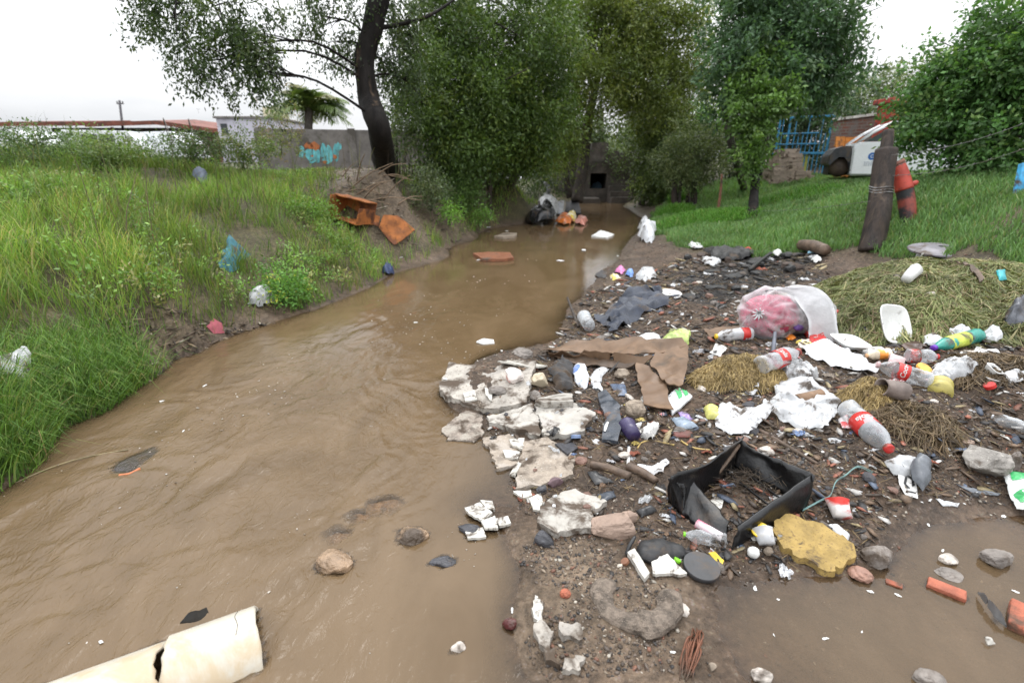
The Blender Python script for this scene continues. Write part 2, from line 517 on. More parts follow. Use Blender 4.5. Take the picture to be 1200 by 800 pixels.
gc = lerpc(gc, m_bare * sstep(.0, .06, h0) * .9, (.12, .092, .066))
gc = lerpc(gc, m_lawn * .85, (.05, .075, .02))
gc = lerpc(gc, m_patch * .8, (.12, .095, .06))
gc = lerpc(gc, m_trash * .5, (.07, .048, .033))
gc = lerpc(gc, m_grav * .75, (.16, .122, .085))
gc = lerpc(gc, sstep(.45, .7, m_char + .25 * fbm(gx * 6, gy * 6, 0, 3, 31)), (.016, .015, .015))
gc = lerpc(gc, sstep(12, 30, gy) * .8, (.05, .06, .022))
gc = np.clip(gc, .004, 1)
g_me = mesh_np('ground', gv, [grid_faces(len(xs), len(ys))], gc.reshape(-1, 3))
a = g_me.attributes.new('wet', 'FLOAT', 'POINT')
a.data.foreach_set('value', np.clip(sstep(.09, .0, hh) * .9 + .25 + .3 * fbm(gx * 3, gy * 3, 0, 3, 9), 0, 1).ravel().astype(np.float32))
def ground_material():
    m, nt, out = nodes('mud_ground')
    L = nt.links.new
    tc = N(nt, 'ShaderNodeTexCoord'); V = tc.outputs['Object']
    at = N(nt, 'ShaderNodeAttribute', attribute_name='Col')
    wt = N(nt, 'ShaderNodeAttribute', attribute_name='wet')
    n1 = noise_n(nt, V, 22, 7, .7, .3)
    n2 = noise_n(nt, V, 3.5, 6, .65)
    n3 = noise_n(nt, V, 110, 4, .7)
    vor = N(nt, 'ShaderNodeTexVoronoi'); vor.inputs['Scale'].default_value = 70; L(V, vor.inputs['Vector'])
    vor2 = N(nt, 'ShaderNodeTexVoronoi'); vor2.inputs['Scale'].default_value = 24; vor2.inputs['Randomness'].default_value = 1; L(V, vor2.inputs['Vector'])
    c = mixc(nt, 1.0, at.outputs['Color'], mixc(nt, ramp(nt, n1, .3, .72), (.5, .48, .46), (1.55, 1.5, 1.45)), 'MULTIPLY')
    c = mixc(nt, 1.0, c, mixc(nt, ramp(nt, n2, .35, .65), (.72, .7, .68), (1.2, 1.2, 1.2)), 'MULTIPLY')
    hs = N(nt, 'ShaderNodeHueSaturation'); hs.inputs['Saturation'].default_value = .35; hs.inputs['Value'].default_value = .28
    L(vor.outputs['Color'], hs.inputs['Color'])
    warm = mixc(nt, .6, hs.outputs['Color'], (.2, .155, .11))
    pm = N(nt, 'ShaderNodeMath', operation='MULTIPLY'); L(ramp(nt, vor.outputs['Distance'], .5, .3), pm.inputs[0]); L(ramp(nt, n1, .52, .6), pm.inputs[1])
    pm2 = N(nt, 'ShaderNodeMath', operation='MULTIPLY'); L(pm.outputs[0], pm2.inputs[0]); pm2.inputs[1].default_value = .55
    c = mixc(nt, pm2.outputs[0], c, warm)
    p = N(nt, 'ShaderNodeBsdfPrincipled')
    L(c, p.inputs['Base Color'])
    rg = N(nt, 'ShaderNodeMapRange'); L(wt.outputs['Fac'], rg.inputs['Value']); rg.inputs['To Min'].default_value = .85; rg.inputs['To Max'].default_value = .28
    rn = N(nt, 'ShaderNodeMath', operation='MULTIPLY_ADD', use_clamp=True); L(n1, rn.inputs[0]); rn.inputs[1].default_value = .5; L(rg.outputs[0], rn.inputs[2])
    rs = N(nt, 'ShaderNodeMath', operation='SUBTRACT', use_clamp=True); L(rn.outputs[0], rs.inputs[0]); rs.inputs[1].default_value = .2
    L(rs.outputs[0], p.inputs['Roughness'])
    p.inputs['Specular IOR Level'].default_value = .35
    b1 = N(nt, 'ShaderNodeBump'); b1.inputs['Strength'].default_value = .7; b1.inputs['Distance'].default_value = .012
    hsum = N(nt, 'ShaderNodeMath', operation='MULTIPLY_ADD'); L(n1, hsum.inputs[0]); hsum.inputs[1].default_value = 1.4; L(n3, hsum.inputs[2])
    hs2 = N(nt, 'ShaderNodeMath', operation='SUBTRACT'); L(hsum.outputs[0], hs2.inputs[0]); L(pm.outputs[0], hs2.inputs[1])
    hs3 = N(nt, 'ShaderNodeMath', operation='MULTIPLY_ADD'); L(vor2.outputs['Distance'], hs3.inputs[0]); hs3.inputs[1].default_value = -.8; L(hsum.outputs[0], hs3.inputs[2])
    L(hs3.outputs[0], b1.inputs['Height']); L(b1.outputs[0], p.inputs['Normal'])
    L(p.outputs[0], out.inputs[0])
    return m
ground = link('ground', g_me, ground_material())
tag(ground, 'wet brown muddy ground with grassy banks on both sides', 'ground', kind='structure')
_gf = grid_faces(len(xs), len(ys))
GBVH = BVHTree.FromPolygons([Vector(v) for v in gv.tolist()], _gf.tolist())
SUPPORT = [GBVH]
def support(o):
    """later things may rest on this one"""
    bpy.context.view_layer.update()
    me, mw = o.data, o.matrix_world
    SUPPORT.append(BVHTree.FromPolygons([mw @ v.co for v in me.vertices], [tuple(p.vertices) for p in me.polygons]))
def hz(x, y, top=4.0, only_ground=False):
    best = None
    for b in (SUPPORT[:1] if only_ground else SUPPORT):
        r = b.ray_cast(Vector((x, y, top)), Vector((0, 0, -1)))
        if r[0] is not None and (best is None or r[0].z > best): best = r[0].z
    return best if best is not None else 0.0
def G(px, py, only_ground=False):
    """point of the ground (or of a slab lying on it) that a sight line meets"""
    o, d = Vector((0, 0, CH)), ray(px, py).normalized()
    best = None
    for b in (SUPPORT[:1] if only_ground else SUPPORT):
        r = b.ray_cast(o, d)
        if r[0] is not None and (best is None or r[3] < best[3]): best = r
    return best[0].copy() if best else Pz(px, py, 0)
def depth_of(p): return (p.y * CP - (p.z - CH) * SP)
def size_at(p, px): return px * depth_of(p) / FPX
def W(px, py):
    """point on the water sheet or, where it is dry, on the ground"""
    g = G(px, py)
    return g if g.z > 0 else Pz(px, py, 0)

# ------------------------------------------------------------------ grass
def blades(name, P, hgt, wid, lean, col, mat_, label, cat, kind='stuff', parent=None, loc=None, curl=.5):
    n = len(P)
    ang = RNG.uniform(0, 2 * math.pi, n)
    dirx, diry = np.cos(ang), np.sin(ang)
    la = RNG.uniform(0, 2 * math.pi, n)
    ln = lean * RNG.uniform(.3, 1.3, n) * hgt
    lx, ly = np.cos(la) * ln, np.sin(la) * ln
    w = wid / 2
    v = np.zeros((n, 7, 3))
    for k, (fz, fl, fw) in enumerate(((0, 0, 1), (.45, .22, .85), (.85, .62, .5))):
        for s, sg in ((0, -1), (1, 1)):
            v[:, k * 2 + s, 0] = P[:, 0] + lx * fl + sg * dirx * w * fw
            v[:, k * 2 + s, 1] = P[:, 1] + ly * fl + sg * diry * w * fw
            v[:, k * 2 + s, 2] = P[:, 2] + hgt * fz * (1 - lean * .25)
    v[:, 6, 0], v[:, 6, 1] = P[:, 0] + lx, P[:, 1] + ly
    v[:, 6, 2] = P[:, 2] + hgt * (1 - curl * lean * .6)
    b = (np.arange(n) * 7)[:, None]
    q = np.concatenate([b + np.array([[0, 1, 3, 2]]), b + np.array([[2, 3, 5, 4]])])
    t = b + np.array([[4, 5, 6]])
    c = np.repeat(col[:, None, :], 7, 1)
    me = mesh_np(name, v.reshape(-1, 3), [q, t], c.reshape(-1, 3), smooth=False)
    o = link(name, me, mat_, parent, loc)
    if label: tag(o, label, cat, kind=kind)
    return o
grass_mat = leaf_mat('grass_blades', .3, .5, .3)
def interp_h(x, y):
    ix = np.clip(np.searchsorted(xs, x) - 1, 0, len(xs) - 2)
    iy = np.clip(np.searchsorted(ys, y) - 1, 0, len(ys) - 2)
    fx, fy = (x - xs[ix]) / (xs[ix + 1] - xs[ix]), (y - ys[iy]) / (ys[iy + 1] - ys[iy])
    return (hh[ix, iy] * (1 - fx) * (1 - fy) + hh[ix + 1, iy] * fx * (1 - fy) + hh[ix, iy + 1] * (1 - fx) * fy + hh[ix + 1, iy + 1] * fx * fy)
def colmix(n, cols, probs, var=.25):
    idx = RNG.choice(len(cols), n, p=probs)
    c = np.array(cols)[idx] * RNG.uniform(1 - var, 1 + var, (n, 1))
    return np.clip(c, 0, 1)
def sample_screenish(n, xr, yr, p=1.4):
    """denser close to the camera"""
    u = RNG.uniform(0, 1, n)
    y = (yr[0] ** (1 - p) + u * (yr[1] ** (1 - p) - yr[0] ** (1 - p))) ** (1 / (1 - p))
    return RNG.uniform(xr[0], xr[1], n), y
def left_bank():
    x, y = sample_screenish(640000, (-16, 1.0), (1.2, 18), 1.5)
    k = (x / (y + .5) > -1.5)
    x, y = x[k], y[k]
    z = interp_h(x, y)
    is_left = x < np.interp(y, [1.5, 2.15, 3.0, 3.7, 4.9, 5.7, 8.3, 12.9, 15.9, 20], [-2.45, -2.5, -2.7, -2.75, -2.6, -2.2, -1.5, -.8, .4, 1.5])
    bare = np.maximum(soft_in(x, y, BARE_L, .25), soft_in(x, y, BARE_F, .5))
    pn = fbm(x * .9, y * .9, 0, 4, 41)
    fine = fbm(x * 3.2, y * 3.2, 0, 3, 44)
    keep = is_left & (z > .015) & (RNG.uniform(0, 1, len(x)) < np.clip(1.05 - bare * 1.15, .015, 1)) & (RNG.uniform(0, 1, len(x)) < .5 + pn * .9 + fine * 1.1)
    x, y, z, pn, fine = x[keep], y[keep], z[keep], pn[keep], fine[keep]
    n = len(x)
    crest = sstep(.95, 1.5, z)
    shore = sstep(.5, .1, z) * sstep(6, 4, y)
    d = np.hypot(x, y)
    h = (.2 + .14 * RNG.uniform(-1, 1, n) + .1 * fine) * (1 + crest * .35) * (1 + .15 * shore)
    h = np.clip(h, .05, .8) * np.where(y > 11, .8, 1) * (1 - .6 * sstep(-.62, -.48, x / y) * crest)
    w = (.0022 + .00075 * d) * RNG.uniform(.7, 1.3, n)
    c = colmix(n, [(.2, .32, .06), (.15, .27, .05), (.28, .32, .1), (.33, .29, .15), (.1, .17, .045)], [.38, .3, .15, .07, .1])
    c = c * (1 + .5 * fine[:, None]) * (1 - .3 * crest[:, None])
    c = c * (1 - .35 * sstep(.05, .35, fbm(x * .7, y * .7, 3, 3, 47)))[:, None]
    dry = (RNG.uniform(0, 1, n) < np.clip(.12 + pn, 0, .6))[:, None]
    c = np.where(dry, c * np.array([1.3, 1.08, 1.1]), c)
    lush = (sstep(.42, .05, z) * sstep(5.0, 4.2, y))[:, None]
    c = c * (1 - lush) + c * np.array([.72, .9, .75]) * lush
    blades('grass', np.stack([x, y, z - .01], 1), h, w, np.full(n, .55), c, grass_mat, 'thin yellow green grass covering the sloping stream bank', 'grass')
left_bank()
def tuft_field(cx, cy, rx, ry, n, h, w, cols, probs, name, label, cat, lean=.8, kind='stuff', rot=0.0, pw=.5):
    a = RNG.uniform(0, 2 * math.pi, n); r = RNG.uniform(0, 1, n) ** pw
    ex, ey = np.cos(a) * r * rx, np.sin(a) * r * ry
    x, y = cx + ex * math.cos(rot) - ey * math.sin(rot), cy + ex * math.sin(rot) + ey * math.cos(rot)
    z = np.maximum(interp_h(x, y), -.02)
    hgt = h * RNG.uniform(.5, 1.25, n) * (1.1 - .5 * r)
    return blades(name, np.stack([x, y, z - .01], 1), hgt, w * RNG.uniform(.6, 1.3, n), np.full(n, lean), colmix(n, cols, probs), grass_mat, label, cat, kind=kind, curl=1.0)
LUSH = [(.1, .2, .035), (.15, .26, .05), (.065, .13, .028), (.22, .28, .08), (.26, .21, .1)]
def lush_edge():
    P = [G(10, 470), G(45, 455), G(85, 440), G(125, 432), G(40, 505), G(5, 530), G(90, 470), G(140, 445), G(-30, 500)]
    xx, yy = [], []
    for p in P:
        n = 1500
        xx.append(p.x + RNG.normal(0, .17, n)); yy.append(p.y + RNG.normal(0, .17, n))
    x, y = np.concatenate(xx), np.concatenate(yy)
    z = interp_h(x, y)
    k = z > -.02
    x, y, z = x[k], y[k], z[k]
    n = len(x)
    blades('grass', np.stack([x, y, z - .01], 1), RNG.uniform(.1, .34, n), RNG.uniform(.003, .009, n), RNG.uniform(.5, 1.2, n),
           colmix(n, LUSH, [.36, .32, .2, .08, .04]), grass_mat, 'lush bright green grass clump hanging over the water at the near bank', 'grass', curl=1.0)
lush_edge()
def seed_stalks():
    x, y = sample_screenish(1500, (-13, -1.5), (3.5, 11), 1.2)
    z = interp_h(x, y)
    k = (z > .75) & (x / y > -1.4) & (fbm(x * 1.1, y * 1.1, 0, 2, 48) > -.1)
    x, y, z = x[k], y[k], z[k]; n = len(x)
    blades('grass', np.stack([x, y, z], 1), RNG.uniform(.35, 1.05, n), RNG.uniform(.006, .011, n), RNG.uniform(.15, .5, n), colmix(n, [(.16, .16, .07), (.12, .09, .07), (.09, .12, .04)], [.4, .3, .3]), grass_mat, 'tall thin weed stems and seed stalks standing above the bank crest', 'weeds', curl=.5)
seed_stalks()
def lawn():
    x, y = sample_screenish(260000, (2.0, 12), (4.5, 19), 1.3)
    k = (x / (y + .3) < 1.25)
    x, y = x[k], y[k]
    m = soft_in(x, y, LAWN, .25); pt = soft_in(x, y, PATCH, .3)
    z = interp_h(x, y)
    pn = fbm(x * 1.3, y * 1.3, 0, 3, 51)
    keep = (m > .5) & (RNG.uniform(0, 1, len(x)) < 1 - pt * .85) & (z > .05)
    x, y, z, pn = x[keep], y[keep], z[keep], pn[keep]
    n = len(x)
    d = np.hypot(x, y)
    c = colmix(n, [(.135, .245, .085), (.17, .29, .105), (.108, .2, .07), (.23, .27, .12)], [.4, .3, .2, .1], .2) * (1 + .4 * pn[:, None])
    blades('grass', np.stack([x, y, z - .005], 1), RNG.uniform(.05, .15, n) * (1 + .7 * pn), (.003 + .0012 * d) * RNG.uniform(.7, 1.3, n), np.full(n, .5), c, grass_mat,
           'short green lawn grass sloping up to the parked truck', 'grass')
lawn()
def mounds():
    cols, pr = [(.09, .24, .025), (.12, .28, .04), (.06, .16, .02), (.2, .26, .08)], [.4, .3, .2, .1]
    for px, py, rx, n, h in ((812, 262, .9, 5000, .38), (850, 258, .7, 3000, .3), (790, 250, .5, 2000, .35), (935, 232, .9, 2500, .3), (800, 235, .45, 1500, .55)):
        p = G(px, py, True)
        tuft_field(p.x, p.y, rx, rx * .8, n, h, .014, cols, pr, 'grass', 'bright green long grass mound at the edge of the lawn beside the water', 'grass', lean=.7)
mounds()
# ------------------------------------------------------------------ water (built once things that break its surface are known)
BREAKERS = []      # objects lying in the water
def build_water():
    wx = np.r_[-8, -6, -5, -4.4, axis2([(-3.8, 3.4, .02), (3.4, 7, .12)]), 7]
    wy = np.r_[-1.5, -.5, 0, .4, axis2([(.8, 4.6, .02), (4.6, 9, .05), (9, 25, .2)]), 25]
    X, Y = np.meshgrid(wx, wy, indexing='ij')
    d = -interp_h(X.ravel(), Y.ravel()).reshape(X.shape)
    flow = sstep(-.1, -.9, X) * sstep(5.5, 3.0, Y)
    mid = sstep(.02, .12, d)
    q1, q2 = fbm(X * 1.1, Y * .8, 0, 3, 61) * 1.2, fbm(X * 1.1, Y * .8, 5, 3, 62) * 1.2
    u, v = X * 2.6 + Y * .8 + q1 * 1.6, Y * 1.25 - X * .9 + q2 * 1.2
    r1 = ridge(u * 1.1, v * 1.1, 0, 3, 63)
    r2 = fbm(u * 3.4 + q2, v * 2.6, 3, 3, 64)
    r3 = noise(u * 8 + q1 * 4, v * 5.5 + q2 * 3, 2, 68)
    z = mid * ((.0008 + .007 * flow) * r1 + (.0006 + .008 * flow) * r2 + (.0003 + .0062 * flow) * r3)
    shimmer = np.exp(-(((X + .9) / .9) ** 2)) * sstep(7.5, 5, Y) * sstep(2.8, 4.0, Y)
    z = z + mid * shimmer * (.0045 * noise(X * 9 + q1 * 3, Y * 5, 0, 65) + .003 * noise(X * 19, Y * 10 + q2 * 3, 0, 66))
    far = sstep(7, 12, Y)
    z = z + mid * far * .006 * noise(X * 1.2 + q1, Y * 1.8, 0, 67)
    dep = d.copy()
    bpy.context.view_layer.update()
    for o in BREAKERS:
        mw = o.matrix_world
        b = BVHTree.FromPolygons([mw @ w.co for w in o.data.vertices], [tuple(p.vertices) for p in o.data.polygons])
        bb = [mw @ Vector(c) for c in o.bound_box]
        x0, x1, y0, y1 = min(c.x for c in bb), max(c.x for c in bb), min(c.y for c in bb), max(c.y for c in bb)
        cx, cy, R = (x0 + x1) / 2, (y0 + y1) / 2, max(x1 - x0, y1 - y0) / 2
        for i in np.where((wx > x0) & (wx < x1))[0]:
            for j in np.where((wy > y0) & (wy < y1))[0]:
                r = b.ray_cast(Vector((wx[i], wy[j], 1.0)), Vector((0, 0, -1)))
                if r[0] is not None: dep[i, j] = min(dep[i, j], -r[0].z)
        rr = np.hypot(X - cx, (Y - cy)) - R * .8
        z = z + mid * flow.clip(.25, 1) * .006 * np.exp(-((rr - .05) / .07) ** 2) * np.clip(.4 - (Y - cy) / (R + .2), 0, 1)
    turb = 1 - np.exp(-np.maximum(dep, 0) / .028)
    verts = np.stack([X.ravel(), Y.ravel(), z.ravel()], 1)
    F = grid_faces(len(wx), len(wy))
    dr = d.ravel()
    F = F[(dr[F].max(1) > -.012)]
    used = np.unique(F)
    remap = np.full(len(verts), -1); remap[used] = np.arange(len(used))
    me = mesh_np('water', verts[used], [remap[F]])
    for nm, val in (('turbid', turb), ('flow', flow)):
        a = me.attributes.new(nm, 'FLOAT', 'POINT')
        a.data.foreach_set('value', val.ravel()[used].astype(np.float32))
    m, nt, out = nodes('muddy_water')
    L = nt.links.new
    tc = N(nt, 'ShaderNodeTexCoord'); V = tc.outputs['Object']
    at = N(nt, 'ShaderNodeAttribute', attribute_name='turbid')
    fl = N(nt, 'ShaderNodeAttribute', attribute_name='flow')
    mp = N(nt, 'ShaderNodeMapping'); mp.inputs['Scale'].default_value = (1, .55, 1); mp.inputs['Rotation'].default_value = (0, 0, .35); L(V, mp.inputs['Vector'])
    n1 = noise_n(nt, mp.outputs[0], 1.6, 5, .6, 1.2)
    n2 = noise_n(nt, mp.outputs[0], 20, 4, .55, 1.6)
    n3 = noise_n(nt, mp.outputs[0], 60, 3, .6, .8)
    c = mixc(nt, ramp(nt, n1, .3, .7), (.108, .071, .037), (.148, .1, .056))
    b = N(nt, 'ShaderNodeBump'); b.inputs['Distance'].default_value = .01
    st = N(nt, 'ShaderNodeMapRange'); L(fl.outputs['Fac'], st.inputs['Value']); st.inputs['To Min'].default_value = .1; st.inputs['To Max'].default_value = .8
    L(st.outputs[0], b.inputs['Strength'])
    hm = N(nt, 'ShaderNodeMath', operation='MULTIPLY_ADD'); L(n3, hm.inputs[0]); hm.inputs[1].default_value = .22; L(n2, hm.inputs[2])
    L(hm.outputs[0], b.inputs['Height'])
    df = N(nt, 'ShaderNodeBsdfDiffuse'); L(c, df.inputs['Color'])
    up = N(nt, 'ShaderNodeCombineXYZ'); up.inputs['Z'].default_value = 1.0; L(up.outputs[0], df.inputs['Normal'])   # silt glows from within: its shade does not follow the ripples
    tr = N(nt, 'ShaderNodeBsdfTransparent'); tr.inputs['Color'].default_value = (.93, .86, .76, 1)
    mx = N(nt, 'ShaderNodeMixShader'); L(at.outputs['Fac'], mx.inputs[0]); L(tr.outputs[0], mx.inputs[1]); L(df.outputs[0], mx.inputs[2])
    gl = N(nt, 'ShaderNodeBsdfGlossy'); gl.inputs['Roughness'].default_value = .025; L(b.outputs[0], gl.inputs['Normal'])
    fr = N(nt, 'ShaderNodeFresnel'); fr.inputs['IOR'].default_value = 1.4; L(b.outputs[0], fr.inputs['Normal'])
    mg = N(nt, 'ShaderNodeMixShader'); L(fr.outputs[0], mg.inputs[0]); L(mx.outputs[0], mg.inputs[1]); L(gl.outputs[0], mg.inputs[2])
    L(mg.outputs[0], out.inputs[0])
    o = link('water', me, m)
    tag(o, 'muddy brown stream water flooding along the channel and into the puddle', 'water', kind='structure')
# ------------------------------------------------------------------ trees and shrubs
leaf_m = leaf_mat('tree_leaves', .32, .42, .35)
bark_m = mat('bark', (.05, .04, .033), .8, .15, .5, 9, 1.0, color2=(.085, .07, .056), c2=.56)
bark_dark = mat('dark_bark', (.011, .009, .008), .8, .05, .5, 9, 1.0, spec=.2, stretch=(1, 1, .3))
wood_old = mat('old_wood', (.03, .02, .015), .7, .15, .6, 14, 1.0, color2=(.11, .078, .055), c2=.6, stretch=(1, 1, .1))
def leaf_mesh(name, ells, leaf, aspect, per, length, spread, droop, cols, probs, gap=0.0, up=.6, seed=0, shell=.42, cvar=.3):
    rng = np.random.default_rng(seed + 100)
    VV, CC = [], []
    for c, r, ncl in ells:
        c, r = np.array(c), np.array(r)
        d = rng.normal(0, 1, (ncl, 3)); d /= np.linalg.norm(d, axis=1)[:, None]
        rad = rng.uniform(0, 1, ncl) ** shell
        lump = fbm(d[:, 0] * 2 + c[0], d[:, 1] * 2 + c[1], d[:, 2] * 2 + c[2], 3, seed)
        rad = rad * (1 + .38 * lump)
        P = c + d * r * rad[:, None]
        if gap > 0:
            sc = 1.6 / max(r.mean(), .4)
            g = fbm(P[:, 0] * sc, P[:, 1] * sc, P[:, 2] * sc, 3, seed + 7)
            k = g > -.45 + gap * .75
            P, d = P[k], d[k]
        n = len(P)
        tw = d * .7 + rng.normal(0, .6, (n, 3)); tw[:, 2] -= droop
        tw /= np.linalg.norm(tw, axis=1)[:, None]
        t = rng.uniform(0, 1, (n, per, 1))
        L = length * rng.uniform(.5, 1.4, (n, 1, 1))
        Q = P[:, None, :] + tw[:, None, :] * t * L + rng.normal(0, 1, (n, per, 3)) * spread
        Q[..., 2] -= (t[..., 0] ** 2) * droop * L[..., 0] * .35
        Q = Q.reshape(-1, 3)
        m = len(Q)
        ax = np.repeat(tw, per, 0) * .6 + rng.normal(0, .7, (m, 3)); ax[:, 2] -= droop * .4
        ax /= np.linalg.norm(ax, axis=1)[:, None]
        nn = rng.normal(0, .7, (m, 3)); nn[:, 2] += up
        sd = np.cross(ax, nn); sd /= (np.linalg.norm(sd, axis=1)[:, None] + 1e-9)
        nn = np.cross(sd, ax)
        ln = leaf * rng.uniform(.6, 1.35, (m, 1))
        w = ln * aspect
        v = np.stack([Q, Q + ax * ln * .45 + sd * w / 2 - nn * ln * .06, Q + ax * ln - nn * ln * .12, Q + ax * ln * .45 - sd * w / 2 - nn * ln * .06], 1)
        ci = rng.choice(len(cols), n, p=probs)
        cc = np.array(cols)[ci] * rng.uniform(1 - cvar, 1 + cvar, (n, 1))
        cc = np.repeat(cc, per, 0) * rng.uniform(.8, 1.2, (m, 1))
        VV.append(v.reshape(-1, 3)); CC.append(np.repeat(cc * 1.5, 4, 0))
    V, C = np.concatenate(VV), np.concatenate(CC)
    return mesh_np(name, V, [np.arange(len(V)).reshape(-1, 4)], np.clip(C, 0, 1), smooth=False)
def wobble_tube(bm, pts, radii, n=9, seg=6, rough=.12, seed=0):
    P = smooth_curve(pts, seg)
    R = list(np.interp(np.linspace(0, len(radii) - 1, len(P)), range(len(radii)), radii))
    k0 = len(bm.verts)
    add_tube(bm, P, R, n)
    bm.verts.ensure_lookup_table()
    for v in bm.verts[k0:]:
        f = float(fbm(v.co.x * 4 + seed, v.co.y * 4, v.co.z * 2.2, 3, 77))
        i = min(range(len(P)), key=lambda q: (P[q] - v.co).length_squared)
        v.co += (v.co - P[i]) * f * rough * 2
def E(px, py, t, rx, ry, rz=None, n=100):
    s = t / FPX
    return (tuple(Pt(px, py, t)), (rx * s, rz if rz is not None else (rx + ry) * .5 * s, ry * s), n)
def tree(name, label, cat, trunks, ells, leaf, aspect, per, length, spread, droop, cols, probs, gap=.3, seed=0, limbs=True, bark=None, group=None, parts=('trunk', 'crown'), up=.6, limb_r=.05, base=None, shell=.42):
    b0 = Vector(base) if base is not None else Vector(trunks[0][0][0])
    root = thing(name, label, cat, b0, 0, group)
    rnd = random.Random(seed)
    bm = bmesh.new()
    allp = []
    for pts, rad in trunks:
        pts = [Vector(p) - b0 for p in pts]
        wobble_tube(bm, pts, rad, seed=seed)
        allp += smooth_curve(pts, 4)
    if limbs:
        for c, r, _ in ells:
            c = Vector(c) - b0
            a = min(allp, key=lambda q: (q - c).length + (1.2 * max(0, q.z - c.z)))
            mid = (a + c) / 2 + Vector((rnd.uniform(-.1, .1), rnd.uniform(-.1, .1), .12)) * (c - a).length
            wobble_tube(bm, [a, mid, c], [limb_r, limb_r * .7, limb_r * .4], 6, 4, .05, seed)
            for k in range(6):
                e = c + Vector((rnd.uniform(-1, 1) * r[0], rnd.uniform(-1, 1) * r[1], rnd.uniform(-.8, .9) * r[2]))
                s = mid.lerp(c, rnd.uniform(.2, 1))
                add_tube(bm, smooth_curve([s, (s + e) / 2 + Vector((0, 0, .06 * r[2])), e], 3), [limb_r * .4] * 3 + [limb_r * .22] * 3 + [limb_r * .1], 5)
    from_bm(parts[0], bm, bark or bark_m, root, True)
    le = [(tuple(Vector(c) - b0), r, n) for c, r, n in ells]
    link(parts[1], leaf_mesh(parts[1], le, leaf, aspect, per, length, spread, droop, cols, probs, gap, up, seed, shell), leaf_m, root)
    return root
MESQ = [(.05, .085, .02), (.068, .11, .024), (.038, .066, .018), (.095, .13, .03)]
MESQ_L = [(.095, .125, .028), (.12, .15, .036), (.07, .1, .025), (.15, .17, .048)]
PR4 = [.38, .3, .2, .12]
def TP(*a): return [Pt(px, py, t) for px, py, t in a]
# the leaning mesquite on the left bank
p0 = G(453, 203, True)
tr = [p0 + Vector((0, 0, -.15))] + TP((447, 165, 9.1), (432, 115, 9.0), (427, 75, 8.9), (436, 35, 8.8), (450, -20, 8.6), (470, -110, 8.3))
tree('leaning_tree', 'dark leaning tree trunk on the left bank with sprays of foliage hanging over the sky', 'tree',
     [(tr, [.27, .21, .18, .165, .175, .16, .1]), ([tr[5], *TP((350, -70, 8.2), (250, -60, 7.8), (205, -20, 7.6))], [.13, .1, .07, .03]), ([tr[4], *TP((500, 20, 9.2), (545, -10, 9.6))], [.04, .03, .015])],
     [E(170, -12, 7.4, 42, 36, .5, 55), E(204, 22, 7.4, 24, 44, .5, 60), E(262, 30, 7.5, 32, 56, .5, 130), E(292, 52, 7.5, 24, 44, .4, 95), E(243, 72, 7.4, 12, 32, .3, 34), E(312, 84, 7.5, 9, 24, .3, 22), E(285, -2, 7.8, 56, 28, .6, 110), E(215, -20, 7.8, 60, 30, .6, 80),
      E(380, 20, 8.6, 40, 36, .6, 130), E(352, -22, 8.4, 26, 26, .5, 40), E(400, 50, 8.8, 18, 22, .4, 34), E(470, 30, 9.4, 36, 55, .6, 120), E(430, -15, 8.8, 50, 22, .7, 36), E(478, 95, 9.6, 24, 32, .5, 55), E(445, 70, 9.6, 22, 30, .5, 40)],
     .062, .44, 46, .42, .05, 1.1, [(.03, .05, .016), (.042, .066, .02), (.024, .04, .014), (.065, .085, .03)], PR4, .6, 3, limb_r=.026, bark=bark_dark, shell=.6)  # leaf greens darkened: the backlit look is put into their colour
# the dark mesquite thicket over the channel
tree('mesquite_tree', 'big dark green mesquite tree hanging low over the left side of the channel', 'tree',
     [(TP((560, 232, 14.5), (565, 180, 14.3), (590, 110, 14), (610, 40, 13.5)), [.16, .13, .1, .06]), (TP((530, 225, 13.2), (518, 180, 13.2), (508, 140, 13), (520, 60, 13)), [.09, .075, .06, .04]), (TP((600, 215, 15), (625, 150, 15), (650, 80, 15)), [.12, .1, .06])],
     [E(520, 55, 12.5, 55, 62, 1.2, 320), E(500, 118, 12, 34, 34, .9, 130), E(560, 120, 13, 62, 55, 1.4, 380), E(605, 40, 13, 75, 62, 1.5, 420), E(575, -5, 13, 80, 34, 1.4, 150), E(625, 125, 14, 48, 62, 1.4, 330), E(590, 160, 14, 46, 36, 1.2, 260), E(545, 175, 13, 40, 34, 1, 150), E(530, 165, 12.5, 40, 30, .9, 100)],
     .1, .38, 78, .6, .14, .45, MESQ, PR4, .3, 5, limb_r=.06)
tree('mesquite_tree', 'lighter yellow green mesquite tree leaning over the end of the channel from the middle', 'tree',
     [(TP((676, 236, 18), (684, 190, 18), (690, 140, 17.5), (705, 70, 17)), [.22, .2, .16, .08]), (TP((668, 232, 18.5), (662, 185, 18.2), (672, 120, 17.8)), [.13, .11, .06])],
     [E(690, 40, 16, 62, 58, 1.6, 300), E(745, 30, 16.5, 62, 60, 1.6, 300), E(795, 50, 17, 40, 55, 1.4, 170), E(760, 105, 17, 46, 40, 1.3, 190), E(690, 98, 16, 40, 34, 1.3, 190), E(715, 5, 16, 80, 34, 1.5, 150), E(652, 160, 16.5, 18, 30, .9, 90), E(808, 95, 18, 26, 28, 1.1, 60)],
     .115, .38, 74, .65, .15, .45, MESQ_L, PR4, .4, 6, limb_r=.06)
